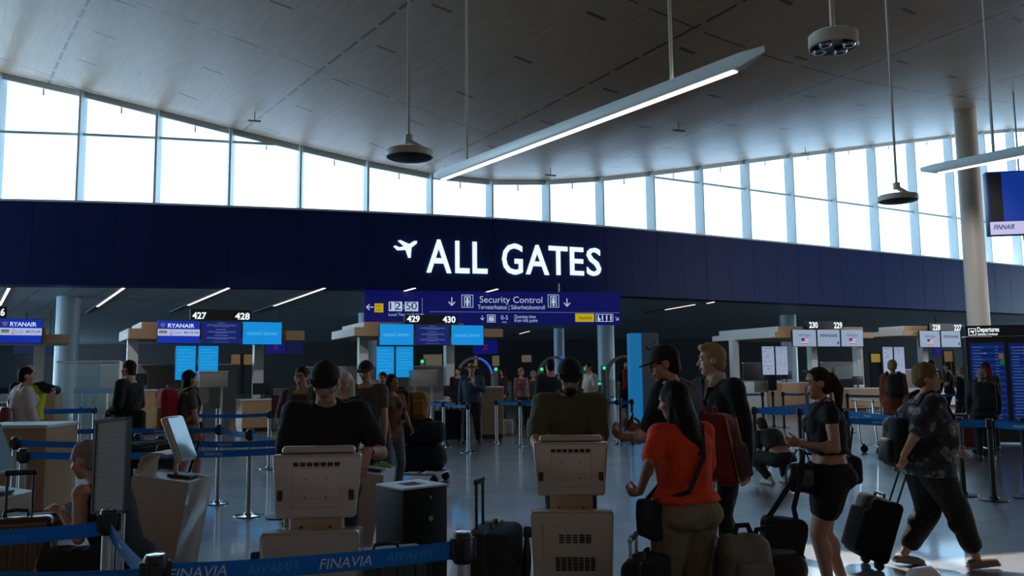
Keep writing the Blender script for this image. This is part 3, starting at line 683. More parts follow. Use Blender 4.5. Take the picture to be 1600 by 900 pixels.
# big round column on the right and pale blue hall columns
def column(px, Y, dia, ztop, m, label, bands=True):
    p = at(px, 500, Y); t = thing('column', label, 'column', (p.x, Y, 0)); t['kind'] = 'structure'
    b = MB(); b.lathe([(dia / 2, 0), (dia / 2, ztop)], seg=40); b.build('shaft', m, t)
    c = MB(); c.lathe([(dia / 2 + .012, .0), (dia / 2 + .012, .15), (dia / 2 + .001, .15)], seg=40); c.build('plinth_ring', M_steel, t)
    return t
pcol = at(1525, 400, 30)
column(1529, 30, .74, ceil_at(pcol.x, 30) + .1, M_colbeige, 'tall beige round column rising to the wooden ceiling beside the departures board')
zs = ZB + .35
column(106, 33, .86, zs, M_colblue, 'pale blue column left of the glass partition, nearest to the left edge')
column(575, 44, 1.0, zs, M_colblue, 'pale blue column behind the cyan info screens of middle island desks 429 and 430')
column(946, 45, .92, zs, M_colblue, 'pale blue column below the right end of the security control sign')
column(1231, 49, .92, zs, M_colblue, 'pale blue column behind the screens of right island desks 230 and 229')
column(873, 62, .8, zs, M_colblue, 'dim far column left of the white shirted traveller')

# linear pendant lights along the building grid
def linear_light(label, pA, pB, rods):
    A, B = pA, pB; d = (B - A).normalized(); side = V((d.y, -d.x, 0)) * -1
    t = thing('linear_pendant_light', label, 'ceiling light', A)
    def bx(o, s0, s1, z0, z1, e0=0.0, e1=0.0): pass
    Lh = (B - A).length; x = V((d.y, -d.x, 0)); y = d; M = Matrix((x, y, V((0, 0, 1)))).transposed().to_4x4()
    h = MB(); prof = [(-.085, .10), (.085, .10), (.085, -.045), (.060, -.075), (-.060, -.075), (-.085, -.045)]
    rg = []
    for yy, k, dz in ((-.34, .12, .06), (0, 1, 0), (Lh, 1, 0), (Lh + .30, .12, .06)): rg.append([M @ V((px_ * k if k < 1 else px_, yy, pz_ if k == 1 else .10 + (pz_ - .10) * .45)) for px_, pz_ in prof])
    h.ring(rg); h.build('housing', M_fix, t)
    q = MB(); q.add([M @ V(p) for p in [(-.052, .12, -.078), (.052, .12, -.078), (.052, Lh - .05, -.078), (-.052, Lh - .05, -.078), (-.052, .12, -.092), (.052, .12, -.092), (.052, Lh - .05, -.092), (-.052, Lh - .05, -.092)]], [(0, 1, 2, 3), (7, 6, 5, 4), (0, 4, 5, 1), (1, 5, 6, 2), (2, 6, 7, 3), (3, 7, 4, 0)]); q.build('diffuser', M_lamp, t, 'glowing warm white strip')
    for k in rods:
        p = A + d * (Lh * k); zc = ceil_at(p.x, p.y); r = MB(); r.cyl(p - A + V((0, 0, .09)), p - A + V((0, 0, zc - A.z + .05)), .026, seg=10); r.build('suspension_rod', M_fixcream, t)
    return t
A = atz(1160, 97, 5.5); B = atz(690, 275, 5.5)
def frac_px(A, B, px):
    lo, hi = 0, 1
    def P(k):
        q = A.lerp(B, k) - CAM; return 800 + F * q.dot(RIGHT) / q.dot(FWD)
    for _ in range(40):
        m_ = (lo + hi) / 2
        if (P(m_) > px) == (P(0) > P(1)): lo = m_
        else: hi = m_
    return lo
linear_light('long silver linear light hanging over the hall centre, its glowing strip running towards the windows', A, B, (frac_px(A, B, 1050), frac_px(A, B, 730)))
A2 = atz(1640, 229, 5.5); B2 = atz(1462, 265, 5.5)
linear_light('silver linear light cut off by the right edge of the picture', A2, B2, (frac_px(A2, B2, 1553),))

def hanging_disc(label, px, py, wpx, Y0, side=1):
    c = at(px, py, Y0); r = wpx / 2 * Y0 / F; t = thing('hanging_disc', label, 'ceiling fixture', c)
    b = MB(); b.lathe([(.001, .06), (r * .75, .058), (r * .97, .045), (r, .03), (r, -.035), (r * .97, -.045), (.001, -.045)], seg=40); b.build('disc', M_fixcream, t)
    g = MB(); g.lathe([(r * .95, -.044), (r * .9, -.052), (.001, -.10)], seg=40); g.build('grille', M_blackp, t, 'dark underside grille')
    top = V((-.01, 0, .20)); a = MB(); a.bar(top + V((0, 0, -.02)), V((r * .62 * side, 0, .062)), .07, .045); a.build('arm', M_fixcream, t)
    j = MB(); j.cyl(top + V((0, 0, -.05)), top + V((0, 0, .05)), .055, seg=14); j.build('joint', M_fixcream, t)
    zc = ceil_at(c.x, c.y); q = MB(); q.cyl(top + V((0, 0, .04)), V((top.x, 0, zc - c.z + .05)), .019, seg=10); q.build('suspension_rod', M_fixcream, t)
hanging_disc('round cream disc on a thin rod, hanging left of the long linear light', 640, 241, 75, 10.4)
hanging_disc('smaller round disc on a thin rod, hanging before the right hand windows', 1403, 310, 60, 13)
def spot_cluster(label, px, py, wpx, Y0):
    c = at(px, py, Y0); r = wpx / 2 * Y0 / F; t = thing('pendant_spotlight', label, 'ceiling light', c)
    b = MB(); b.lathe([(.001, .085), (r * .96, .085), (r, .075), (r, -.075), (r * .96, -.085), (r * .93, -.085), (r * .92, -.03), (.001, -.03)], seg=40); b.build('housing', M_fixcream, t)
    for i, (ax, ay) in enumerate(((-.5, -.38), (.5, -.38), (-.45, .42), (.45, .42))):
        l = MB(); l.lathe([(.001, -.12), (.05, -.115), (.075, -.095), (.075, -.03), (.001, -.03)], (ax * r, ay * r, 0), 24); lo_ = l.build('lens', M_blackp, t)
        g = MB(); g.lathe([(.066, -.108), (.080, -.085), (.084, -.088), (.070, -.113)], (ax * r, ay * r, 0), 24); g.build('lens_rim', M_chrome, lo_, 'bright chrome rim')
    zc = ceil_at(c.x, c.y); q = MB(); q.cyl((0, 0, .08), (0, 0, zc - c.z + .05), .03, seg=12); q.build('suspension_rod', M_fixcream, t)
spot_cluster('round pendant with four lenses hanging top right', 1302, 64, 76, 10)
for i, (px, py, lb) in enumerate(((398, 176, 'small T shaped sensor on the wooden ceiling above the left windows'), (860, 262, 'small T shaped sensor on the ceiling just above the middle windows'), (1060, 190, 'small T shaped sensor on the ceiling right of the linear light'), (1258, 231, 'small T shaped sensor on the ceiling above the right hand windows'))):
    p = on_ceiling(px, py); t = thing('ceiling_sensor', lb, 'sensor', p, .3)
    b = MB(); b.box((0, 0, -.30), (.42, .09, .05)); b.build('bar', M_grey, t); b = MB()
    b.cyl((0, 0, -.29), (0, 0, .06), .016, seg=8)
    b.build('bracket', M_grey, t)
# recessed strips in the hall ceiling
zL = ZB + .015
strips = [((0, 476), (14, 449), 'at the left edge'), ((152, 478), (193, 449), 'above the column of the left desks'), ((294, 476), (357, 449), 'above left island desk number 428'), ((428, 477), (507, 449), 'left of the security control sign'), ((630, 454), (648, 449), 'above the clock on the security sign'), ((752, 457), (777, 450.5), 'above the middle of the security sign'), ((138, 550), (157, 542), 'far away beside the left column'), ((223, 551), (247, 542), 'far away left of the first cyan info screens'), ((1040, 483), (1085, 475), 'right of the security control sign'), ((1105, 473), (1115, 471), 'just under the navy wall, right of the security sign'), ((812, 521), (827, 517), 'under the security sign, beside its queue notice')]
for a_, b_, lb in strips:
    A_, B_ = atz(*a_, zL), atz(*b_, zL); d = (B_ - A_).normalized(); ln = (B_ - A_).length
    t = thing('ceiling_light_strip', 'narrow lit strip in the dark hall ceiling ' + lb, 'ceiling light', A_)
    m_ = MB(); m_.bar(-d * min(ln * .8, 5), d * ln, .16, .05); m_.build('channel', M_blackp, t)
    m_ = MB(); m_.bar(V((0, 0, -.03)), d * ln + V((0, 0, -.03)), .10, .03); m_.build('diffuser', M_lampdim, t)

# ALL GATES lettering on the curved navy wall
gs = None
layout = [('A', 666, 705), ('L', 711, 733), ('L', 738, 761), ('G', 784, 816), ('A', 821, 857), ('T', 857, 886), ('E', 890, 911), ('S', 916, 938)]
p0, _ = wall_at_px(802); gs = thing('gates_sign', 'illuminated white ALL GATES sign with airplane on the navy wall', 'sign', (p0.x, p0.y, 0))
def wall_M(px, py):
    p, t = wall_at_px(px); n = V((t.y, -t.x, 0)); c = V((p.x, p.y, 0)) + n * .07; r = ray(px, py); z = CAMH + r.z * math.hypot(c.x, c.y) / math.hypot(r.x, r.y); c.z = z
    return Matrix.Translation(c) @ Matrix((t, V((0, 0, 1)), n)).transposed().to_4x4(), math.hypot(c.x, c.y), t
for ch, x0, x1 in layout:
    k = ((x0 + x1) / 2 - 667) / 271; ybot = 425 + (430 - 425) * k; ytop = 373 + (388 - 373) * k
    M, dist, t = wall_M((x0 + x1) / 2, ybot)
    M1, _, _ = wall_M((x0 + x1) / 2, ytop); h = M1.translation.z - M.translation.z
    a, _ = wall_at_px(x0); b, _ = wall_at_px(x1); wd = (b - a).length
    mb = MB(); text(mb, ch, Matrix.Translation((-p0.x, -p0.y, 0)) @ M, h, wd, 'c', 0, .012, .06); mb.build('letter', M_gate, gs, smooth=False)
M, dist, t = wall_M(633, 387); a, _ = wall_at_px(614); b, _ = wall_at_px(652); q = (b - a).length / 2
mb = MB(); mb.prism([(x * q, y * q * .95) for x, y in PLANE], .06, Matrix.Translation((-p0.x, -p0.y, 0)) @ M); mb.build('airplane_symbol', M_gate, gs, smooth=False)

# security control sign hanging under the navy wall
YA, YB = 31.2, 33.4
PA, PB = at(569, 507, YA), at(970, 513, YB); ux = V((PB.x - PA.x, PB.y - PA.y, 0)); Ws = ux.length; ux.normalize(); un = V((ux.y, -ux.x, 0))
hS = at(569, 453, YA).z - PA.z
SM = Matrix.Translation((0, 0, 0)) @ Matrix((ux, V((0, 0, 1)), un)).transposed().to_4x4()
sg = thing('overhead_sign', 'wide blue security control sign with clock, hanging under the navy wall', 'sign', (PA.x, PA.y, PA.z))
b = MB(); quad(b, SM, 0, 0, Ws, hS, 0, 0, .18); b.build('panel', M_sblue, sg, smooth=False)
for k in (.25, .75):
    b = MB(); b.cyl(ux * (Ws * k) - un * .09 + V((0, 0, hS - .05)), ux * (Ws * k) - un * .09 + V((0, 0, ZB + .35 - PA.z)), .04, seg=10); b.build('hanger', M_steel, sg)
kx = Ws / 401; ky = hS / 54
def SX(px): return (px - 569) * kx
def SY(py, px=569): return hS - (py - 453 - (px - 569) * .0235) * ky * (1 + (px - 569) / 401 * .07)
def ST(s, px, py, hpx, wpx=None, m=M_stext, al='l', nm='lettering'):
    b = MB(); text(b, s, SM @ Matrix.Translation((SX(px), SY(py, px), .012)), hpx * ky, wpx * kx if wpx else None, al); b.build(nm, m, sg, smooth=False)
b = MB(); quad(b, SM, SX(654.5), .02, SX(655.5), hS * .78, .006); quad(b, SM, SX(666), SY(488, 666), SX(968), SY(490, 666) + .03, .006); b.build('divider', M_sline, sg, smooth=False)
ST('Security Control', 743, 475, 10.5, 99); ST('Turvatarkastus | Säkerhetskontroll', 740, 485, 7, 106)
ST('0-5', 776, 502, 7, 11); ST('min', 778, 507, 3, 7); ST('Queuing time', 797, 500, 5.5, 34); ST('from this point', 797, 506, 5.5, 37)
ST('Local Time in Helsinki', 605, 494, 4.5, 52)
b = MB()
for px, py, s_, an in ((577, 480, 12, -math.pi / 2), (700, 473, 14, 0), (882, 477, 14, 0), (747, 499, 8, 0), (964, 503, 8, math.pi / 4)): arrow(b, SM @ Matrix.Translation((SX(px), SY(py, px), .012)), s_ * ky, an)
b.build('arrow', M_stext, sg, smooth=False)
b = MB(); quad(b, SM, SX(584), SY(488), SX(597), SY(474), .008); b.build('yellow_plate', M_yel, sg, 'yellow plate beside the arrow', smooth=False); b = MB(); quad(b, SM, SX(895), SY(507, 895), SX(926), SY(494, 895), .008); b.build('yellow_plate', M_yel, sg, 'yellow assistance plate', smooth=False)
ST('Assisted', 901, 503, 5, 20, M_ytx); ST('Lines', 586.5, 478.5, 2.6, 8, M_ytx); ST('A', 589, 482.3, 2.6, 3, M_ytx); ST('Gates', 586.5, 486, 2.6, 8, M_ytx)
for k, dg_ in enumerate('12:50'):
    pass
b = MB()
for x0, x1 in ((605, 614.5), (615.2, 625), (629, 638.5), (639.2, 649)): quad(b, SM, SX(x0), SY(486), SX(x1), SY(471), .008)
b.build('clock_tile', M_sbox, sg, 'pale flip clock tiles', smooth=False)
ST('12', 606.5, 484.5, 12, 16.5, M_sblue, 'l', 'clock_digits'); ST('50', 630.5, 484.5, 12, 16.5, M_sblue, 'l', 'clock_digits'); ST(':', 626, 483, 9, 2)
def pict(px, py, w_, h_):
    b = MB(); X0, X1, Y0, Y1 = SX(px - w_ / 2), SX(px + w_ / 2), SY(py + h_ / 2, px), SY(py - h_ / 2, px); e = .02
    for q in ((X0, Y0, X1, Y0 + e), (X0, Y1 - e, X1, Y1), (X0, Y0, X0 + e, Y1), (X1 - e, Y0, X1, Y1)): quad(b, SM, *q, .008)
    return b, X0, X1, Y0, Y1
for px in (724, 860):
    b, X0, X1, Y0, Y1 = pict(px, 472.5 + (px - 724) * .012, 18, 20); dx, dy = X1 - X0, Y1 - Y0
    for q in ((.22, .1, .29, .88), (.71, .1, .78, .88), (.22, .82, .78, .88)): quad(b, SM, X0 + q[0] * dx, Y0 + q[1] * dy, X0 + q[2] * dx, Y0 + q[3] * dy, .008)
    cx = (X0 + X1) / 2; b.lathe([(.001, 0), (.05, 0), (.05, .01), (.001, .01)], SM @ V((cx, Y0 + .68 * dy, .01)), 12, 0, SM.to_3x3()); b.prism([(cx + x * dx, Y0 + y * dy) for x, y in ((-.12, .58), (.12, .58), (.16, .36), (.09, .36), (.08, .1), (-.08, .1), (-.09, .36), (-.16, .36))], .004, SM @ Matrix.Translation((0, 0, .012)))
    b.build('body_scanner_pictogram', M_sbox, sg, smooth=False)
b, X0, X1, Y0, Y1 = pict(761, 500, 13, 12); dx, dy = X1 - X0, Y1 - Y0
for k in range(3):
    cx = X0 + dx * (.28 + .22 * k); b.lathe([(.001, 0), (.03, 0), (.03, .01), (.001, .01)], SM @ V((cx, Y0 + .74 * dy, .01)), 10, 0, SM.to_3x3()); quad(b, SM, cx - .032, Y0 + .15 * dy, cx + .032, Y0 + .62 * dy, .008)
b.build('queue_pictogram', M_sbox, sg, smooth=False)
b, X0, X1, Y0, Y1 = pict(943, 501.5, 29, 12); dx, dy = X1 - X0, Y1 - Y0
for k in range(4):
    cx = X0 + dx * (.15 + .24 * k); b.lathe([(.001, 0), (.028, 0), (.028, .01), (.001, .01)], SM @ V((cx, Y0 + .80 * dy, .01)), 10, 0, SM.to_3x3()); quad(b, SM, cx - .03, Y0 + .3 * dy, cx + .03, Y0 + .70 * dy, .008)
    if k == 0: b.lathe([(.05, 0), (.065, 0), (.065, .008), (.05, .008)], SM @ V((cx + .03, Y0 + .28 * dy, .01)), 14, 0, SM.to_3x3())
    else: quad(b, SM, cx - .02, Y0 + .08 * dy, cx - .004, Y0 + .3 * dy, .008); quad(b, SM, cx + .004, Y0 + .08 * dy, cx + .02, Y0 + .3 * dy, .008)
b.build('assistance_pictogram', M_sbox, sg, smooth=False)

# ---- check-in islands
class Isl:
    def __init__(s, px0, Y0, th):
        s.th = math.radians(th); p = at(px0, 520, Y0); s.O = V((p.x, p.y, 0)); s.N = V((math.cos(s.th), math.sin(s.th), 0)); s.D = V((-s.N.y, s.N.x, 0))
    def n(s, px, d=0):
        k = (px - 800) / F; o = s.O + s.D * d; return (k * o.y - o.x) / (s.N.x - k * s.N.y)
    def p(s, n, d, z): return s.O + s.N * n + s.D * d + V((0, 0, z))
    def z(s, px, py, d=0): q = s.p(s.n(px, d), d, 0); return CAMH + (hz(px) - py) / F * q.y
    def dpx(s, n, px):
        k = (px - 800) / F; o = s.O + s.N * n; return (k * o.y - o.x) / (s.D.x - k * s.D.y)
    def R(s): return Matrix((s.N, s.D, V((0, 0, 1)))).transposed()
    def M(s, n, d, z): return Matrix.Translation(s.p(n, d, z)) @ Matrix((s.N, V((0, 0, 1)), -s.D)).transposed().to_4x4()
def rel(t, mb): # make a mesh built in world space local to its thing
    l = t.location; mb.v = [(x - l.x, y - l.y, z - l.z) for x, y, z in mb.v]; return mb
def scr(I, px0, px1, py0, py1, d, label, paint, base, name='display_screen', cat='screen', dp=.07, group=None):
    n0, n1 = I.n(px0, d), I.n(px1, d); pm = (px0 + px1) / 2; z0, z1 = I.z(pm, py1, d), I.z(pm, py0, d)
    t = thing(name, label, cat, I.p((n0 + n1) / 2, d, z0), 0, group); w_, h_ = n1 - n0, z1 - z0
    b = MB(); c = I.p((n0 + n1) / 2, d + dp / 2 + .003, (z0 + z1) / 2); b.rbox(c, (w_, dp, h_), .01, I.R(), 2); rel(t, b).build('casing', M_blackp, t)
    M = I.M((n0 + n1) / 2, d, (z0 + z1) / 2); e = .014
    db = MB(); quad(db, M, -w_ / 2 + e, -h_ / 2 + e, w_ / 2 - e, h_ / 2 - e, .002); ms = [base]
    def slot(m):
        if m not in ms: ms.append(m)
        return ms.index(m)
    def tx(s_, x, y, h, wd=None, m=M_wtxt, al='c', nm='lettering', **k):
        b = MB(); text(b, s_, M @ Matrix.Translation((x * w_, y * h_, .008)), h * h_, wd * w_ if wd else None, al, **k); rel(t, b).build(nm, m, t, smooth=False)
    def rc(x0, y0, x1, y1, m, nm='colour_field', z=.004): quad(db, M, x0 * w_, y0 * h_, x1 * w_, y1 * h_, z, slot(m), .002)
    def ln(rows, m, nm='text_lines'):
        for x0, x1, y, h in rows: quad(db, M, x0 * w_, y * h_, x1 * w_, (y + h) * h_, .005, slot(m), .002)
    paint(tx, rc, ln, M, w_, h_, t); rel(t, db).build('display', ms, t, smooth=False); return t
def p_ryan(tx, rc, ln, M, w_, h_, t):
    rc(-.49, -.17, .49, .12, M_wstrip, 'white_band'); tx('RYANAIR', .05, .19, .17, .62, M_wtxt, bold=.02)
    b = MB(); b.prism([(x * h_ * .1 - .38 * w_, y * h_ * .1 + .27 * h_) for x, y in ((-1, .8), (0, 1), (1, .8), (.8, -.2), (0, -1), (-.8, -.2))], .003, M @ Matrix.Translation((0, 0, .006))); rel(t, b).build('harp_badge', mat('badge_rose', (120, 90, 140), emit=.8), t, smooth=False)
    rc(-.46, -.075, -.28, .05, mat('buzz_olive', (96, 96, 70), emit=.8), 'logo_field', .006); tx('buzz', -.37, -.06, .09, .14, mat('buzz_yellow', (190, 180, 60), emit=.8))
    tx('L', -.18, -.13, .22, .06, M_red, shear=.25); tx('Lauda', -.05, -.06, .08, .18, M_red, shear=.2); tx('MALTA AIR', .29, -.06, .085, .34, M_stx, bold=.01)
def p_blue(tx, rc, ln, M, w_, h_, t):
    rows = [(-.10, .08, .40, .03)]
    for y0 in (.33, .29, .25): rows.append((-.36 if y0 != .25 else -.2, .36 if y0 != .25 else .18, y0, .018))
    rows.append((-.13, .11, .12, .03))
    for y0 in (.04, 0, -.04): rows.append((-.33 if y0 != -.04 else -.15, .35 if y0 != -.04 else .14, y0, .018))
    rows.append((-.17, .16, -.14, .03))
    for y0 in (-.22, -.26, -.30): rows.append((-.36 if y0 != -.30 else -.16, .35 if y0 != -.30 else .15, y0, .018))
    rows.append((-.2, .2, -.42, .018)); ln(rows, M_dbtx)
def p_hel(tx, rc, ln, M, w_, h_, t): tx('HELSINKI AIRPORT', 0, -.08, .12, .78, M_cyantx); ln([(-.12, .1, .07, .02)], M_cyantx2)
def p_info(tx, rc, ln, M, w_, h_, t): ln([(-.38, .38 if k % 3 else .2, .36 - k * .095, .022) for k in range(7)], M_cyantx2)
def p_usa(tx, rc, ln, M, w_, h_, t):
    tx('USA flights', 0, .1, .14, .52, M_stx); b = MB()
    for k in range(7): quad(b, M, -.14 * w_, (-.32 + k * .045) * h_, .14 * w_, (-.32 + k * .045 + (.045 if True else 0)) * h_, .004, k % 2, .002)
    rel(t, b).build('flag_stripes', [M_red, M_wtxt], t, smooth=False); rc(-.14, -.17, .0, -.005, M_stx, 'flag_canton', .007)
def p_fin(tx, rc, ln, M, w_, h_, t): tx('FINNAIR', 0, .06, .17, .76, M_stx, shear=.25, bold=.02); rc(.36, -.36, .44, -.2, mat('badge_blue', (60, 70, 130), emit=.8), 'badge')
def p_fids(tx, rc, ln, M, w_, h_, t):
    ln([(-.36, .2, .42, .015), (-.36, -.15, .3, .012), (-.1, .05, .18, .02), (-.36, .05, .12, .01), (-.3, -.2, -.04, .02), (.1, .2, -.04, .02), (-.36, .3, -.2, .01), (-.1, .1, -.3, .02)], M_stx)
def p_grid(tx, rc, ln, M, w_, h_, t):
    r_ = [(-.4, .1, .44, .012), (-.1, .36, .38, .01)]
    for y in (.34, .28, .22, .02, -.06, -.12, -.18): r_ += [(x, x + .09, y, .018) for x in ((-.42, -.1) if y > .1 else (-.42, -.12, .18))]
    ln(r_, mat('screen_rosy_text', (110, 70, 100), emit=.8))
def board(I, px0, px1, py0, py1, d, nums, label):
    n0, n1 = I.n(px0, d), I.n(px1, d); pm = (px0 + px1) / 2; z0, z1 = I.z(pm, py1, d), I.z(pm, py0, d)
    t = thing('desk_number_board', label, 'sign', I.p((n0 + n1) / 2, d, z0))
    b = MB(); b.box(I.p((n0 + n1) / 2, d + .06, (z0 + z1) / 2), (n1 - n0, .12, z1 - z0), I.R()); rel(t, b).build('board', M_signblk, t, smooth=False)
    for s_, x0, x1, y0, y1 in nums:
        za, zb = I.z(x0, y1, d), I.z(x0, y0, d); b = MB(); text(b, s_, I.M((I.n(x0, d) + I.n(x1, d)) / 2, d - .01, za), zb - za, I.n(x1, d) - I.n(x0, d), 'c', 0, .03); rel(t, b).build('desk_number', M_signtxt, t, smooth=False)
def canopy(I, na, nb, d0, ln_, z0, z1, z2, posts, label, step=(.0, 1.0)):
    t = thing('desk_canopy', label, 'canopy', I.p(na, d0, 0)); R = I.R()
    def bx(n0, n1, d0_, d1_, za, zb): b = MB(); b.box(I.p((n0 + n1) / 2, (d0_ + d1_) / 2, (za + zb) / 2), (n1 - n0, d1_ - d0_, zb - za), R); return rel(t, b)
    bx(na + .02, nb - .02, d0, d0 + ln_, z0, z1).build('slab', M_wood, t, smooth=False)
    bx(na - .01, na + .02, d0 + .03, d0 + ln_, z0 + .01, z1).build('side_panel', M_laminate, t, 'white laminate side', smooth=False)
    n0 = na + (nb - na) * step[0] + .35; n1 = na + (nb - na) * step[1] - .3
    bx(n0 + .02, n1, d0 + .25, d0 + ln_, z1, z2).build('upper_slab', M_wood, t, smooth=False)
    bx(n0 - .01, n0 + .02, d0 + .28, d0 + ln_, z1, z2).build('upper_side_panel', M_laminate, t, 'white laminate side', smooth=False)
    for n_, d_ in posts: bx(n_ - .14, n_ + .14, d_, d_ + .28, 0, z0).build('post', M_laminate, t, smooth=False)
    return t
def desk(I, px0, px1, py0, d, dep, label, m=M_wood, mon=True, group=None):
    n0, n1 = I.n(px0, d), I.n(px1, d); z1 = I.z((px0 + px1) / 2, py0, d); t = thing('check_in_desk', label, 'desk', I.p((n0 + n1) / 2, d, 0), 0, group); R = I.R()
    b = MB(); b.rbox(I.p((n0 + n1) / 2, d + dep / 2, z1 / 2 + .04), (n1 - n0, dep, z1 - .12), .01, R, 1); rel(t, b).build('front_panel', m, t)
    b = MB(); b.rbox(I.p((n0 + n1) / 2, d + dep / 2, z1 - .02), (n1 - n0 + .04, dep + .04, .04), .008, R, 1); rel(t, b).build('counter_top', M_laminate, t)
    b = MB(); b.box(I.p((n0 + n1) / 2, d + dep / 2 + .03, .05), (n1 - n0 - .06, dep - .06, .1), R); rel(t, b).build('plinth', M_blackp, t, smooth=False)
    if mon:
        c = I.p(n0 + (n1 - n0) * .6, d + dep * .6, z1); m_ = thing('desk_monitor', 'monitor on the ' + label, 'monitor', c)
        b = MB(); b.rbox(c + V((0, 0, .28)), (.52, .05, .33), .012, R, 2); rel(m_, b).build('casing', M_blackp, m_); b = MB(); b.cyl((0, 0, 0), (0, 0, .16), .03, seg=10); b.lathe([(.001, 0), (.12, 0), (.12, .012), (.001, .014)]); b.build('stand', M_blackp, m_)
    return t
def backpanel(I, px0, px1, py0, py1, d, label, m=M_grey, nm='partition_panel', cat='partition', dp=.06):
    n0, n1 = I.n(px0, d), I.n(px1, d); pm = (px0 + px1) / 2; z0, z1 = max(0, I.z(pm, py1, d)), I.z(pm, py0, d)
    t = thing(nm, label, cat, I.p((n0 + n1) / 2, d, 0)); b = MB(); b.rbox(I.p((n0 + n1) / 2, d + dp / 2, (z0 + z1) / 2), (n1 - n0, dp, z1 - z0), .012, I.R(), 2); rel(t, b).build('panel', m, t)
    b = MB(); b.box(I.p((n0 + n1) / 2, d + dp / 2, z1 + .02), (n1 - n0 + .02, dp + .03, .04), I.R()); rel(t, b).build('top_rail', M_steel, t, smooth=False)
    if z0 > .05:
        for k in (.15, .85): b = MB(); b.box(I.p(n0 + (n1 - n0) * k, d + dp / 2, z0 / 2), (.06, .06, z0), I.R()); rel(t, b).build('leg', M_steel, t, smooth=False)
    return t
B_ = Isl(245, 23, 30)
board(B_, 296, 392, 484, 500.4, -.05, [('427', 299, 321, 488, 498), ('428', 366, 389, 489, 499)], 'black lit board with left island desk numbers 427 and 428')
scr(B_, 245, 312, 501, 537, 0, 'blue and white airline screen left under left island desk number 427', p_ryan, M_rblue)
scr(B_, 313, 377, 502, 538, 0, 'dark blue notice screen between left island desk numbers 427 and 428', p_blue, M_dblue)
scr(B_, 378, 440, 503, 539, 0, 'cyan airport screen right under left island desk number 428', p_hel, M_cyan)
scr(B_, 274, 307, 540, 594, .2, 'tall cyan info panel, left of the pair under left island desk number 427', p_info, M_cyan2, 'info_screen')
scr(B_, 309.5, 342, 540, 590, .2, 'tall cyan info panel, right of the pair under left island desk number 427', p_info, M_cyan2, 'info_screen')
canopy(B_, B_.n(200, .15), B_.n(476, .15), .15, 2.7, 2.62, 2.90, 3.1, [(B_.n(208, .9), .9), (B_.n(405, .9), .9)], 'stepped wooden canopy over left island desks 427 and 428', (0, .78))
desk(B_, 172, 250, 609, 0, .9, 'wooden desk left below the screens of left island desk 427')
desk(B_, 380, 440, 623, -.6, .8, 'wooden desk right below the screens of left island desk 428')
backpanel(B_, 160, 372, 571, 640, 2.4, 'long grey partition behind left island desks 427 and 428')
backpanel(B_, 313, 357, 582, 605, -.75, 'light grey hood over the luggage belt under left island desk 427', mat('light_grey_metal', (150, 146, 140), .35, .3, .05), 'luggage_belt_hood', 'luggage belt', .5)
C_ = Isl(592, 25, 24)
board(C_, 632, 714, 492.5, 505.2, -.05, [('429', 635, 655, 493.5, 503), ('430', 691, 711, 494.5, 504)], 'black lit board with middle island desk numbers 429 and 430')
scr(C_, 592, 646, 506, 540, 0, 'cyan airport screen left under middle island desk number 429', p_hel, M_cyan)
scr(C_, 648, 702, 507, 540, 0, 'dark blue notice screen between middle island desk numbers 429 and 430', p_blue, M_dblue)
scr(C_, 704, 755, 508, 540, 0, 'cyan airport screen right under middle island desk number 430', p_hel, M_cyan)
scr(C_, 587, 616, 541, 594, .2, 'tall cyan info panel, left of the pair under middle island desk number 429', p_info, M_cyan2, 'info_screen')
scr(C_, 617.5, 645.5, 541, 590, .2, 'tall cyan info panel, right of the pair under middle island desk number 429', p_info, M_cyan2, 'info_screen')
canopy(C_, C_.n(553, .15), C_.n(786, .15), .15, 3.2, 2.72, 2.98, 3.16, [(C_.n(568, 1.0), 1.0), (C_.n(703, .9), .9)], 'stepped wooden canopy over middle island desks 429 and 430', (0, .8))
backpanel(C_, 646, 683, 580, 604, -.75, 'light grey hood over the luggage belt under middle island desk 429', mat('light_grey_metal', (150, 146, 140), .35, .3, .05), 'luggage_belt_hood', 'luggage belt', .5)
backpanel(C_, 480, 696, 574, 640, 2.4, 'grey partition behind middle island desks 429 and 430')
desk(C_, 690, 728, 625, -.4, .8, 'dark desk right below the luggage belt hood of middle island desk 429', M_blackp)
A_ = Isl(-130, 22.6, 30)
nr = A_.n(66); n1_ = A_.n(0)
scr(A_, -2, 65, 498, 537, 0, 'blue and white airline screen cut by the left edge', p_ryan, M_rblue)
board(A_, -60, 8, 479, 496, -.05, [('426', -16, 5, 482, 493)], 'black lit desk number board cut by the left edge')
canopy(A_, A_.n(-120, .15), A_.n(110, .15), .15, 2.6, 2.58, 2.84, 3.04, [(A_.n(62, .9), .9)], 'stepped wooden canopy at the left edge behind the airline screen', (0, .9))
desk(A_, 66, 103, 611, .3, .9, 'wooden desk at the left behind the white jacketed woman', M_wood, False)
desk(A_, -40, 60, 628, -.6, .8, 'wooden desk cut by the left edge behind the high visibility vest', M_wood, False)
E1 = Isl(1237, 31.5, 20)
board(E1, 1260, 1316, 502, 513.6, -.05, [('230', 1263.5, 1277, 503.5, 512.5), ('229', 1302, 1315, 504, 513)], 'black lit board with right island desk numbers 230 and 229')
scr(E1, 1237, 1274, 515, 542, 0, 'pale flights screen with flag, left under right island desk number 230', p_usa, M_wscr)
scr(E1, 1275.5, 1311, 515, 542, 0, 'pale airline logo screen between right island desk numbers 230 and 229', p_fin, M_wscr)
scr(E1, 1312.5, 1347, 515, 542, 0, 'pale flights screen with flag, right under right island desk number 229', p_usa, M_wscr)
scr(E1, 1188, 1207.5, 541, 586, 1.0, 'tall pale info panel, left of the pair left of right island desk 230', p_fids, M_wscr, 'info_screen')
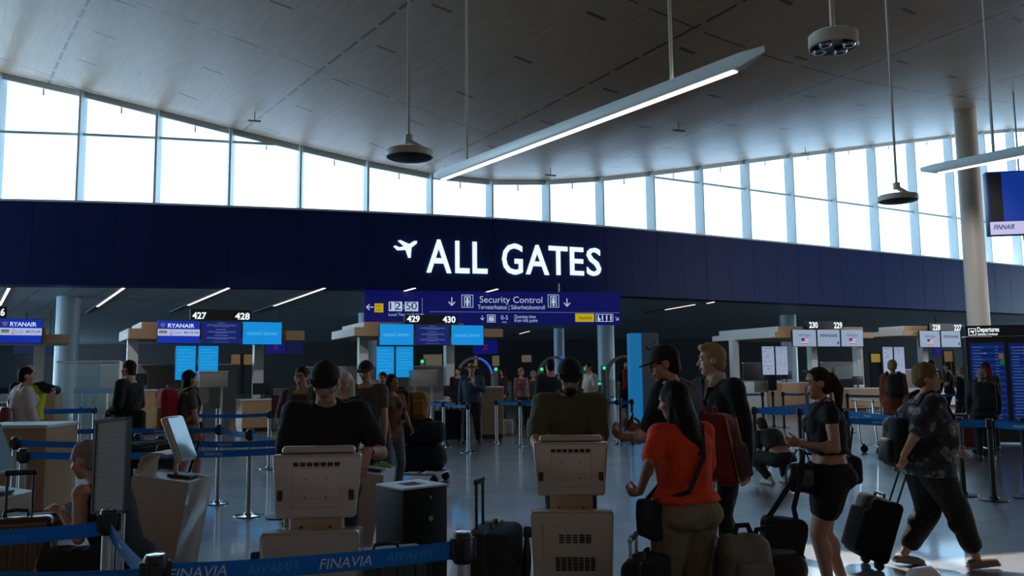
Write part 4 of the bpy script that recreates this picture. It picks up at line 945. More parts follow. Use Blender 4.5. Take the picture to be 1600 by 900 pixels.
scr(E1, 1209, 1228, 541, 586, 1.0, 'tall pale info panel, right of the pair left of right island desk 230', p_grid, M_wscr, 'info_screen')
canopy(E1, E1.n(1210, .15), E1.n(1364, .15), .15, E1.dpx(E1.n(1210, .15), 1115), 2.78, 3.0, 3.22, [(E1.n(1156, E1.dpx(E1.n(1214), 1156)), E1.dpx(E1.n(1214), 1148)), (E1.n(1270, .9), .9), (E1.n(1341, .9), .9)], 'long stepped canopy with white side over right island desks 230 and 229', (0, 1))
desk(E1, 1217, 1253, 597, 1.2, .9, 'wooden desk left below the screens of right island desk 230')
desk(E1, 1320, 1372, 606, -.8, .9, 'wooden desk right below the screens of right island desk 229')
backpanel(E1, 1150, 1217, 596, 650, 2.2, 'white partition left of right island desk 230', M_laminate)
backpanel(E1, 1280, 1340, 567, 592, 2.6, 'white cupboard front behind right island desk 229', M_laminate)
backpanel(E1, 1158, 1190, 568, 596, 5.0, 'grey partition left of the pale info panels', M_grey)
E2 = Isl(1437, 33, 20)
board(E2, 1452, 1503, 506, 516.4, -.05, [('228', 1456, 1468, 507.5, 516), ('227', 1489.5, 1501, 508, 516.5)], 'black lit board with far right island desk numbers 228 and 227')
scr(E2, 1435, 1467, 517, 543, 0, 'pale flights screen with flag, left under far right island desk number 228', p_usa, M_wscr)
scr(E2, 1468.5, 1499, 517, 543, 0, 'pale airline logo screen between far right island desk numbers 228 and 227', p_fin, M_wscr)
scr(E2, 1500.5, 1530, 517, 543, 0, 'pale screen half hidden by the departures board', p_usa, M_wscr)
scr(E2, 1376, 1392, 542, 586, .8, 'tall pale info panel, left of the pair left of far right island desk 228', p_fids, M_wscr, 'info_screen')
scr(E2, 1393.5, 1410, 542, 586, .8, 'tall pale info panel, right of the pair left of far right island desk 228', p_grid, M_wscr, 'info_screen')
canopy(E2, E2.n(1410, .15), E2.n(1530, .15), .15, E2.dpx(E2.n(1410, .15), 1366), 2.86, 3.06, 3.26, [(E2.n(1443, .9), .9)], 'stepped canopy with white side over far right island desks 228 and 227', (0, 1))
desk(E2, 1440, 1500, 606, 0, .9, 'white desk below the screens of far right island desk 228', M_laminate)
backpanel(E2, 1400, 1460, 578, 640, 2.5, 'grey partition behind far right island desk 228')
# departures board on the right
DI = Isl(1507, 17.6, -14)
dt = thing('departures_board', 'tall black departures board with blue flight screens at the right edge', 'information board', DI.p(0, 0, 0))
nD = DI.n(1660); zt = DI.z(1507, 527); ztop = DI.z(1507, 511)
b = MB(); b.rbox(DI.p(nD / 2, .14, (zt + .05) / 2), (nD, .28, zt - .05), .01, DI.R(), 1); rel(dt, b).build('cabinet', M_blackp, dt)
b = MB(); b.rbox(DI.p(nD / 2 - .05, .12, (zt + ztop) / 2 + .02), (nD - .1, .3, ztop - zt), .01, DI.R(), 1); rel(dt, b).build('header', mat('sign_navy', (14, 20, 36), .4, 0, 0), dt)
def DM(px, py): return DI.M(DI.n(px), -.035, DI.z(px, py))
b = MB(); n0, n1 = DI.n(1511), DI.n(1523); q = (n1 - n0); M = DM(1517, 519); e = .012
for r_ in ((-q / 2, -q / 2, q / 2, -q / 2 + e), (-q / 2, q / 2 - e, q / 2, q / 2), (-q / 2, -q / 2, -q / 2 + e, q / 2), (q / 2 - e, -q / 2, q / 2, q / 2)): quad(b, M, *r_)
b.prism([(x * q * .36, y * q * .36) for x, y in PLANE], .004, M); rel(dt, b).build('airplane_symbol', M_signtxt, dt, smooth=False)
b = MB(); text(b, 'Departures', DM(1525, 519), .098, DI.n(1559) - DI.n(1525), 'l', 0, .025); text(b, 'Lähtevät | Avgångar', DM(1525, 524.5), .05, DI.n(1557) - DI.n(1525), 'l', 0, .02); rel(dt, b).build('lettering', M_signtxt, dt, smooth=False)
M_fscr = mat('flight_screen_blue', (12, 34, 92), emit=.55); M_frow = mat('flight_row_blue', (16, 56, 140), emit=.55); M_ftx = mat('flight_row_text', (70, 100, 170), emit=.6); M_fw = mat('flight_row_white', (150, 160, 200), emit=.6)
for a_, c_ in ((1512, 1566), (1573, 1640)):
    n0, n1 = DI.n(a_), DI.n(c_); z0, z1 = DI.z(a_, 660), DI.z(a_, 536); M = DI.M(n0, -.006, z0); b = MB(); quad(b, M, 0, 0, n1 - n0, z1 - z0)
    rn = random.Random(a_)
    for k in range(24):
        y = (z1 - z0) * (.93 - k * .038)
        if k % 2 == 0: quad(b, M, .02, y, n1 - n0 - .02, y + (z1 - z0) * .03, .004, 1)
        quad(b, M, .05, y + .012, .05 + rn.uniform(.12, .3), y + .028, .006, 2); quad(b, M, (n1 - n0) * .72, y + .012, (n1 - n0) * .72 + .06, y + .028, .006, 2)
        if a_ == 1573 or k % 7 == 2: quad(b, M, (n1 - n0) * .33, y + .012, (n1 - n0) * .46, y + .03, .006, 3)
    so = rel(dt, b).build('flight_screen', [M_fscr, M_frow, M_ftx, M_fw], dt, smooth=False)
    if a_ == 1512:
        b = MB(); quad(b, M, (n1 - n0) * .82, (z1 - z0) * .80, (n1 - n0) * .96, (z1 - z0) * .86, .008); rel(dt, b).build('orange_status', mat('status_orange', (150, 84, 40), emit=.6), so, smooth=False); b = MB(); quad(b, M, (n1 - n0) * .84, (z1 - z0) * .72, (n1 - n0) * .97, (z1 - z0) * .79, .008); rel(dt, b).build('green_status', mat('status_green', (20, 110, 60), emit=.6), so, smooth=False)
# big advertising screen at the upper right, bracketed to the column
S_ = Isl(1556, 27, -10)
t = scr(S_, 1556, 1660, 262, 365, 0, 'large advertising screen high on the right edge beside the column', lambda tx, rc, ln, M, w_, h_, t: (rc(-.47, -.28, -.27, .48, mat('advert_dark', (20, 22, 28), emit=.5), 'dark_field'), rc(-.27, -.28, .49, .48, mat('advert_blue', (16, 56, 150), emit=.8), 'blue_field'), rc(-.49, -.49, .49, -.29, mat('advert_pale', (190, 186, 226), emit=.95), 'pale_strip'), tx('FINNAIR', -.28, -.41, .075, .32, M_stx, shear=.25, bold=.02)), M_dblue, 'advertising_screen', dp=.3)
for px_ in (1612, 1648):
    q = S_.p(S_.n(px_), .16, 0); b = MB(); b.cyl(V((q.x, q.y, 5.7)), V((q.x, q.y, ceil_at(q.x, q.y) + .05)), .025, seg=10); rel(t, b).build('suspension_rod', M_steel, t)

# small background screens deep in the hall
G_ = Isl(700, 40, 0)
def p_x(tx, rc, ln, M, w_, h_, t): tx('X', -.0, -.2, .4, .2, mat('dim_red', (130, 20, 60), emit=.7), bold=.03)
M_bgblue = mat('dim_blue_screen', (10, 18, 110), emit=.75); M_bgnavy = mat('dim_navy_screen', (8, 20, 66), emit=.7)
for x0, x1, y0, y1, m_, lb in ((415, 447, 530, 553, M_bgblue, 'dim blue screen with red mark, right of the canopy of left island desk 428'), (448, 474, 531, 554, M_bgnavy, 'dim navy screen right of the closed desk screen by left island desk 428'), (738, 777, 532, 554, M_bgblue, 'dim blue closed desk screen with red mark, right below middle island desk 430'), (22, 54, 532, 553, M_bgnavy, 'dim navy screen under the airline screen at the left edge'), (68, 84, 532, 555, M_bgnavy, 'dim navy screen left of the pale blue column'), (1455, 1469, 542, 556, M_bgblue, 'small blue screen below the pale airline screens at far right island desk 228')):
    I_g = G_ if x0 < 1200 else Isl(1455, 52, 0)
    t = scr(I_g, x0, x1, y0, y1, 0, lb, p_x if m_ is M_bgblue else (lambda *a: None), m_)
    b = MB(); hh = I_g.z((x0 + x1) / 2, y0) - t.location.z; b.cyl((0, .05, hh - .02), (0, .05, ZB + .1 - t.location.z), .03, seg=8); b.build('hanger', M_blackp, t)
# lit recesses and doorways along the far side of the hall
H_ = Isl(700, 70, 0)
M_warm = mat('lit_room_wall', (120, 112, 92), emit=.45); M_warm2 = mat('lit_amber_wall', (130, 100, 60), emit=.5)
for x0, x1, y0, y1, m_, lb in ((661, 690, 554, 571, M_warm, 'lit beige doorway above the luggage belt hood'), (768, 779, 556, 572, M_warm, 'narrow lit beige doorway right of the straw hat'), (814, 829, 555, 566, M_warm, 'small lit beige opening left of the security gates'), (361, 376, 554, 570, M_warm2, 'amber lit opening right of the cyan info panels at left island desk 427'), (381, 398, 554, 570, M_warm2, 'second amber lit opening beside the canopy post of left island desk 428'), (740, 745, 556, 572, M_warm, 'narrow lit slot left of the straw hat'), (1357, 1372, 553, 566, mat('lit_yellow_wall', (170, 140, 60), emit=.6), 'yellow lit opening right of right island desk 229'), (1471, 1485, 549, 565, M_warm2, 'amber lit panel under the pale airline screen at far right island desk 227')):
    n0, n1 = H_.n(x0), H_.n(x1); z0, z1 = H_.z((x0 + x1) / 2, y1), H_.z((x0 + x1) / 2, y0)
    t = thing('lit_opening', lb, 'opening', H_.p((n0 + n1) / 2, 0, 0)); b = MB(); b.box((0, .05, (z0 + z1) / 2), (n1 - n0, .04, z1 - z0)); b.build('lit_surface', m_, t, smooth=False)
    b = MB(); w_ = n1 - n0
    for c_, s_ in (((-w_ / 2 - .05, 0, (z1) / 2), (.1, .2, z1)), ((w_ / 2 + .05, 0, z1 / 2), (.1, .2, z1)), ((0, 0, z1 + .05), (w_ + .2, .2, .1)), ((0, .02, z0 / 2), (w_, .12, max(z0, .02)))): b.box(c_, s_)
    b.build('frame', M_darkwall, t, smooth=False)
# security gates with green lights
M_gpost = mat('gate_grey', (96, 100, 106), .4, 0, .05)
for px, py, lb in ((661, 565, 'left of the straw hat traveller'), (775, 577, 'right of the straw hat traveller'), (846, 577, 'behind the two blond travellers'), (914, 576, 'left of the white shirted traveller'), (943, 575, 'right of the white shirted traveller')):
    Y0 = 33; p = at(px, py, Y0); t = thing('security_gate', 'slim grey gate post with green light ' + lb, 'gate', (p.x, Y0, 0))
    b = MB(); b.rbox((0, 0, (p.z + .1) / 2), (.16, .5, p.z + .1), .03); b.build('post', M_gpost, t); b = MB(); b.cyl((0, -.27, p.z), (0, -.24, p.z), .065, seg=14); b.build('indicator', M_green, t, 'glowing green light')
    b = MB(); b.rbox((.35, 0, .8), (.5, .02, .9), .008); b.build('wing', M_part, t)
for px, lb in ((918, 'low gate screen with green mark in front of the white shirted traveller'), (934, 'low gate screen with green mark beside the pale blue column')):
    p = at(px, 603 if px < 930 else 597, 31); t = thing('gate_reader', lb, 'gate', (p.x, 31, 0)); b = MB(); b.rbox((0, 0, p.z / 2), (.28, .4, p.z), .03); b.build('post', M_gpost, t); b = MB(); b.box((0, -.21, p.z - .06), (.12 if px < 930 else .2, .02, .12 if px < 930 else .07)); b.build('indicator', M_green, t, smooth=False)
for px, lb in ((742, 'pale security scanner arch with blue light behind the straw hat'), (868, 'pale security scanner arch with blue light behind the navy dressed traveller'), (975, 'pale security scanner arch with blue light behind the red backpack')):
    p = at(px, 580, 36); t = thing('scanner_arch', lb, 'scanner', (p.x, 36, 0)); pts = [(.75 * math.cos(a_), 0, 1.35 + .85 * math.sin(a_)) for a_ in (math.pi * k / 14 for k in range(15))]
    b = MB(); b.strap([(.75, 0, 0)] + pts + [(-.75, 0, 0)], .9, .1, [V((1, 0, 0))] + [V((math.cos(math.pi * k / 14), 0, math.sin(math.pi * k / 14))) for k in range(15)] + [V((-1, 0, 0))]); b.build('arch', mat('cream_shell', (170, 160, 140), .4, 0, .04), t)
    b = MB(); b.tube([(.78 * math.cos(a_), -.47, 1.35 + .88 * math.sin(a_)) for a_ in (math.pi * k / 14 for k in range(1, 7))], .03, 8); b.build('light_tube', M_blueglow, t, 'glowing blue tube')
# tour operator pylon
t_ = at(1003, 635, 24); t = thing('information_pylon', 'bright blue pylon with smile sign behind the red backpack traveller', 'pylon', (t_.x, 24, 0))
zt_ = at(1003, 521, 24).z; b = MB(); b.rbox((-.18, 0, zt_ / 2), (.34, .5, zt_), .01); b.build('blue_side', mat('pylon_blue', (24, 112, 168), emit=.75), t)
b = MB(); b.rbox((.24, .02, zt_ / 2), (.5, .46, zt_), .01); b.build('grey_side', mat('pylon_grey', (130, 150, 164), .4, 0, .03), t)
b = MB(); b.tube([(.24 + .13 * math.cos(a_), -.225, zt_ - .34 + .13 * math.sin(a_)) for a_ in (math.pi * (1.05 + .9 * k / 12) for k in range(13))], .02, 8); b.ell((.36, -.225, zt_ - .26), (.03, .02, .03)); b.build('smile_symbol', M_red if False else mat('smile_dark', (40, 20, 30), .5), t)
b = MB(); b.rbox((.55, .3, zt_ - .75), (.3, .05, .4), .01); b.build('small_screen', M_bgblue, t)
# left glass partition and blue rail
p = at(86, 640, 20); q = at(187, 640, 20); t = thing('glass_partition', 'clear glass partition with white end post left of the pilot', 'partition', (p.x, 20, 0)); L_ = q.x - p.x; zg = at(130, 565, 20).z
b = MB(); b.box((L_ / 2, 0, zg / 2 + .05), (L_, .02, zg - .1)); b.build('pane', M_part, t, smooth=False); b = MB(); b.box((L_, 0, zg / 2), (.06, .06, zg)); b.build('end_post', M_white, t, smooth=False); b = MB(); b.box((L_ / 2, 0, zg), (L_, .05, .04)); b.build('top_rail', M_steel, t, smooth=False)
p = at(115, 640, 22); t = thing('blue_railing', 'blue topped railing with slim upright bars behind the glass partition', 'railing', (p.x, 22, 0)); L_ = 1.05; M_rail = mat('rail_blue', (20, 76, 140), .4, 0, .05)
b = MB(); b.box((L_ / 2, 0, 1.22), (L_, .05, .14)); b.build('top_band', M_rail, t, smooth=False)
for k in range(6): b = MB(); b.cyl((k * L_ / 5, 0, 0), (k * L_ / 5, 0, 1.15), .014, seg=8); b.build('upright_bar', M_chrome, t)
# low wooden counter at the left edge
I_ = Isl(-40, 9.6, 0)
desk(I_, -40, 78, 663, 0, .7, 'long low wooden counter at the left edge in front of the white jacketed woman', M_wood, False)
# white cube counter beside the hat man
desk(Isl(748, 20.3, 4), 750, 785, 604, 0, .7, 'pale wooden counter standing right of the straw hat traveller', M_wood, False)
# ------------------------------------------------------------------ queue barriers
M_belt = mat('blue_webbing', (18, 126, 184), .7, 0, .08, 30, .1)
def _translucent(m, col, k):          # thin woven polyester lets the daylight through
    t = m.node_tree; b = t.nodes['Principled BSDF']; tr = t.nodes.new('ShaderNodeBsdfTranslucent'); tr.inputs[0].default_value = (*lin(col), 1)
    mx = t.nodes.new('ShaderNodeMixShader'); mx.inputs[0].default_value = k; t.links.new(b.outputs[0], mx.inputs[1]); t.links.new(tr.outputs[0], mx.inputs[2]); t.links.new(mx.outputs[0], t.nodes['Material Output'].inputs[0])
M_belttx = mat('belt_print', (236, 244, 248), .6, 0, 0); M_beltdim = mat('belt_reverse_print', (70, 176, 230), .7, 0, 0)
_translucent(M_belt, (44, 160, 222), .42)
def post(label, px, Y, style='silver', H=.98, belts=(), p=None, base=True, heads=1):
    if p is None: p = V((gx(px, Y), Y, 0))
    m = M_steel if style == 'silver' else M_blackp; hm = M_blackp
    t = thing('queue_post', label, 'barrier post', (p.x, p.y, 0), 0)
    b = MB(); b.lathe([(.001, 0), (.165, 0), (.17, .006), (.165, .014), (.06, .026), (.04, .05), (.001, .05)], seg=32); b.build('base', M_chrome if style == 'silver' else M_blackp, t)
    b = MB(); b.cyl((0, 0, .03), (0, 0, H - .10), .031 if style == 'silver' else .034, seg=20); b.build('tube', m, t)
    b = MB(); b.lathe([(.001, H - .125), (.036, H - .125), (.042, H - .115), (.042, H - .012), (.036, H), (.001, H + .002)], seg=24)
    for k in range(4): a = k * math.pi / 2 + .4; b.rbox((.044 * math.cos(a), .044 * math.sin(a), H - .065), (.022, .03, .085), .004, axes(a), 1)
    b.build('head', hm, t, 'black belt head')
    if style == 'silver': b = MB(); b.lathe([(.001, H + .001), (.034, H), (.034, H + .005), (.001, H + .008)], seg=20); b.build('top_cap', M_chrome, t)
    for bl in belts:
        q = V(bl['to']); z0 = bl.get('z', H - .062); z1 = bl.get('z1', z0); hgt = bl.get('h', .062); d = q - p; d.z = 0; L = d.length; d.normalize(); nrm = V((d.y, -d.x, 0))
        if nrm.y > 0: nrm = -nrm
        pts = []; n = 14
        for k in range(n + 1):
            f_ = k / n; pts.append(p - p + d * (.045 + (L - .09) * f_) + V((0, 0, z0 + (z1 - z0) * f_ - bl.get('sag', .02) * 4 * f_ * (1 - f_))))
        b = MB(); b.strap(pts, hgt, .003, nrm); bo = b.build('belt', M_belt, t)
        for f_, s_, mir, hh in bl.get('text', ()):
            i = f_ * (L - .09) + .045; c = d * i + V((0, 0, z0 + (z1 - z0) * f_ - bl.get('sag', .02) * 4 * f_ * (1 - f_) - hh / 2)); x = d if d.x > 0 else -d
            slope = (z1 - z0) / L * (1 if d.x > 0 else -1); xv = (x + V((0, 0, slope))).normalized(); M = Matrix.Translation(c + nrm * .003) @ Matrix((xv, xv.cross(V((0, 0, 1)).cross(xv)) * 0 + V((0, 0, 1)), xv.cross(V((0, 0, 1))))).transposed().to_4x4()
            tb = MB(); text(tb, s_, M, hh, None, 'c', .2 if not mir else -.2, 0, 0, 0, mir); tb.build('lettering', M_beltdim if mir else M_belttx, bo, smooth=False)
    return t, p
def P(px, Y): return V((gx(px, Y), Y, 0))
FV = 'FINAVIA'
# foreground
pS1, pS2, pS3 = P(179, 4.25), P(252, 3.17), P(722, 3.55)
post('silver post with black head in front of the kneeling woman', 0, 0, H=.955, p=pS1, belts=[dict(to=P(-260, 4.0), z=.86, z1=.85, h=.07, text=[(.36, FV, True, .032), (.72, FV, False, .034)]), dict(to=pS2, z=.86, z1=.86, h=.075, text=[(.3, FV, False, .02), (.8, FV, False, .022)])])
post('silver post with black head nearest to the camera, bottom left', 0, 0, H=.955, p=pS2, belts=[dict(to=P(-160, 3.6), z=.87, h=.07, z1=.80, text=[(.2, FV, True, .04), (.75, FV, True, .04)])])
post('dark post with black head left of the standing black suitcase', 0, 0, H=.955, p=pS3, style='silver', belts=[dict(to=pS2, z=.885, z1=.885, h=.073, sag=.012, text=[(.17, FV, True, .036), (.40, FV, False, .040), (.66, FV, True, .036), (.905, FV, False, .040)])])
# left queue
w1, w2 = P(-60, 17), P(150, 17)
post('slim silver post at the far left queue, right of the wooden desk', 0, 0, p=w2, belts=[dict(to=w1, z=.92, h=.10)])
post('slim silver post just left of the far left queue belt end', 128, 17.2)
l1, l2, l3 = P(14, 10.9), P(190, 10.9), P(345, 10.7)
post('silver post behind the wooden counter at the left edge', 0, 0, p=l1, belts=[dict(to=l2, text=[(.45, FV, False, .03)])])
post('silver post behind the top of the tilted poster stand', 0, 0, p=l2, belts=[dict(to=l3, text=[(.4, FV, False, .03)])])
k1, k2, k3 = P(30, 8.9), P(254, 8.8), P(455, 8.6)
q2, r2 = P(219, 9.25), P(393, 9.75)
post('silver post with round base left of the side view kiosk', 0, 0, p=q2, belts=[dict(to=k2, h=.065)])
post('silver post, rear one of two right of the side view kiosk', 0, 0, p=l3, belts=[dict(to=r2, h=.065)])
post('silver post, front one of two right of the side view kiosk', 0, 0, p=r2, belts=[dict(to=k3, h=.065)])
post('silver post, middle one of three at the left edge', 0, 0, p=k1, belts=[dict(to=k2, text=[(.55, FV, False, .03)])])
post('silver post with black head just behind the side view kiosk', 0, 0, p=k2, belts=[dict(to=k3, text=[(.5, FV, False, .03)])])
post('silver post hidden behind the man in the black shirt', 0, 0, p=k3)
j1, j2 = P(43, 7.5), P(452, 7.7)
post('silver post with black head, nearest of three at the left edge', 0, 0, p=j1, belts=[dict(to=j2, text=[(.3, FV, False, .03), (.72, FV, False, .03)])])
post('silver post directly behind the left check-in kiosk screen', 0, 0, p=j2)
post('slim silver post left of the red and white poster stand', 423, 14.5, belts=[dict(to=P(300, 14.5))])
# middle queue
m1, m2, m3 = P(664, 19.5), P(693, 18.3), P(731, 17)
post('silver post, rearmost of the row right of the luggage cart', 0, 0, p=m1, belts=[dict(to=m2)])
post('silver post in the middle of the row right of the luggage cart', 0, 0, p=m2, belts=[dict(to=m3)])
post('silver post directly in front of the straw hat traveller', 0, 0, p=m3)
m4, m5, m6, m7, m8, m9 = P(775, 19), P(812, 18.3), P(849, 18), P(915, 18.2), P(963, 18.5), P(986, 18.6)
post('silver post at the right side of the pale wooden counter', 0, 0, p=m4, belts=[dict(to=m5), dict(to=P(960, 22))])
post('silver post left of the man in the olive shirt', 0, 0, p=m5, belts=[dict(to=m6)])
post('silver post hidden behind the man in the olive shirt', 0, 0, p=m6, belts=[dict(to=m7)])
post('silver post right behind the man in the olive shirt', 0, 0, p=m7, belts=[dict(to=m8)])
post('silver post with bright base right of the olive shirt', 0, 0, p=m8, belts=[dict(to=m9)])
post('black post with flat base left of the black capped man', 0, 0, 'black', p=m9)
post('black post behind the bright based silver post', 968, 19.2, 'black')
# right queue
n1, n2, n3, n4, n5, n6 = P(1176, 14.2), P(1246, 13.6), P(1320, 12.9), P(1494, 10.7), P(1540, 10.3), P(1660, 10.2)
post('black post right beside the suited man', 0, 0, 'black', p=n1, belts=[dict(to=n2, h=.085), dict(to=P(1290, 17), h=.085)])
post('black post left of the woman in black shorts, above the crouching person', 0, 0, 'black', p=n2, belts=[dict(to=n3, h=.085)])
post('black post with flat base right of the woman in black shorts', 0, 0, 'black', p=n3, belts=[dict(to=n4, h=.085, text=[(.2, FV, False, .03), (.45, FV, False, .03)])])
post('black post with wide base right of the woman in the floral blouse', 0, 0, 'black', p=n4, belts=[dict(to=n6, h=.085, text=[(.35, FV, False, .03)])])
r1_ = P(1300, 11.4)
post('black post hidden behind the woman in black shorts', 0, 0, 'black', p=r1_, belts=[dict(to=n5, h=.085, text=[(.3, FV, False, .03), (.8, FV, False, .03)])])
post('black post in front of the departures board, left of the edge post', 0, 0, 'black', p=n5, belts=[dict(to=P(1700, 9.4), h=.085, text=[(.3, FV, False, .03)])])
post('black post with flat base at the right edge', 1592, 10.5, 'black')
f1, f2, f3, f4 = P(1190, 23), P(1206, 23.4), P(1222, 23), P(1262, 23.2)
post('black post, leftmost of the distant group beside the suited man', 0, 0, 'black', p=f1, belts=[dict(to=P(1140, 24))])
post('black post, rightmost of the distant group beside the suited man', 0, 0, 'black', p=f3, belts=[dict(to=f4)])
t, _ = post('black post with small dark sign in the distant group beside the suited man', 0, 0, 'black', p=f2)
b = MB(); b.rbox((0, 0, 1.22), (.24, .02, .42), .004); so = b.build('sign_plate', mat('dark_plum_sign', (40, 34, 48), .5), t); b = MB(); b.cyl((0, 0, .95), (0, 0, 1.03), .015, seg=8); b.build('sign_stem', M_blackp, t)
post('black post in front of the wooden desk of the right island', 1322, 21, 'black', belts=[dict(to=P(1420, 21))])
post('black post in front of the far right island', 1420, 21, 'black', belts=[dict(to=P(1500, 21))])

# ------------------------------------------------------------------ poster stands
M_paper = mat('pale_paper', (176, 176, 176), .6, 0, .04); M_print = mat('grey_print', (164, 164, 165), .6, 0, 0)
p = P(186, 4.9); t = thing('poster_stand', 'tilted black framed paper poster on a stand, left foreground', 'sign', (p.x, p.y, 0), math.radians(-28))
zc = at(175, 728, 4.9).z; ph, pw = .545, .30; tl = math.radians(4)
M = Matrix.Translation((-.05, 0, zc)) @ Matrix.Rotation(math.radians(-5), 4, 'Y').inverted() @ Matrix.Rotation(math.radians(-10), 4, 'Y') @ Matrix.Rotation(math.pi / 2 - tl, 4, 'X')
b = MB(); e = .018
for q in ((-pw / 2, -ph / 2, pw / 2, -ph / 2 + e), (-pw / 2, ph / 2 - e, pw / 2, ph / 2), (-pw / 2, -ph / 2, -pw / 2 + e, ph / 2), (pw / 2 - e, -ph / 2, pw / 2, ph / 2)): quad(b, M, *q, .006, 0, .03)
b.build('frame', M_blackp, t, smooth=False); b = MB(); quad(b, M, -pw / 2 + .01, -ph / 2 + .01, pw / 2 - .01, ph / 2 - .01, 0, 0, .015)
for k in range(16): quad(b, M, -pw / 2 + .035, ph / 2 - .06 - k * .028, pw / 2 - (.035 if k % 4 else .12), ph / 2 - .054 - k * .028, .002, 1, .002)
b.build('poster', [M_paper, M_print], t, smooth=False)
b = MB(); b.cyl((0, .05, .02), (0, .05, zc), .022, seg=14); b.build('pole', M_steel, t); b = MB(); b.lathe([(.001, 0), (.19, 0), (.19, .012), (.05, .03), (.001, .03)], (0, .05, 0), 28); b.build('base', M_blackp, t)
p = P(441, 9.6); t = thing('poster_stand', 'black framed red and white poster left of the man in the black shirt', 'sign', (p.x, p.y, 0), math.radians(4)); zt_, zb_ = at(441, 606, 9.6).z, at(441, 671, 9.6).z; w_ = 27 / F * 9.6
M = frame_M((0, 0, (zt_ + zb_) / 2)); ph = zt_ - zb_
b = MB(); quad(b, M, -w_ / 2 - .015, -ph / 2 - .015, w_ / 2 + .015, ph / 2 + .015, 0, 0, .03); b.build('frame', M_blackp, t, smooth=False)
b = MB(); quad(b, M, -w_ / 2, -ph / 2, w_ / 2, ph / 2, .004); quad(b, M, -w_ / 2, -ph * .22, w_ / 2, ph * .32, .006, 1); quad(b, M, -w_ * .42, ph * .39, w_ * .1, ph * .41, .006, 2); quad(b, M, -w_ * .40, -ph * .32, w_ * .1, -ph * .31, .006, 2); quad(b, M, -w_ * .40, -ph * .38, w_ * .2, -ph * .37, .006, 2)
b.strap([M @ V((w_ * (.1 + .25 * math.sin(k * .3)), ph * (.28 - .045 * k), .009)) for k in range(9)], .012, .002, V((0, -1, 0)), 0); b.build('poster', [mat('poster_white', (200, 196, 196), .5, 0, 0), mat('poster_red', (150, 40, 56), .5, 0, .05), M_print], t, smooth=False)
b = MB(); b.cyl((0, .03, .02), (0, .03, zb_ + .1), .02, seg=12); b.build('pole', M_steel, t); b = MB(); b.lathe([(.001, 0), (.17, 0), (.17, .012), (.001, .03)], (0, .03, 0), 24); b.build('base', M_blackp, t)
p = P(319, 19); t = thing('notice_stand', 'small white notice stand right of the woman with the red backpack', 'sign', (p.x, p.y, 0)); z1 = at(316, 606, 19).z
M = frame_M((0, 0, z1 - .17)); b = MB(); quad(b, M, -.11, -.17, .11, .17, 0, 0, .01); quad(b, M, -.09, .02, .09, .05, .003, 1); quad(b, M, -.09, -.06, .09, -.03, .003, 1); b.build('notice', [M_paper, M_print], t, smooth=False)
b = MB(); b.cyl((0, .02, .01), (0, .02, z1 - .1), .015, seg=8); b.lathe([(.001, 0), (.15, 0), (.15, .012), (.001, .02)], (0, .02, 0), 20); b.build('stand', M_blackp, t)

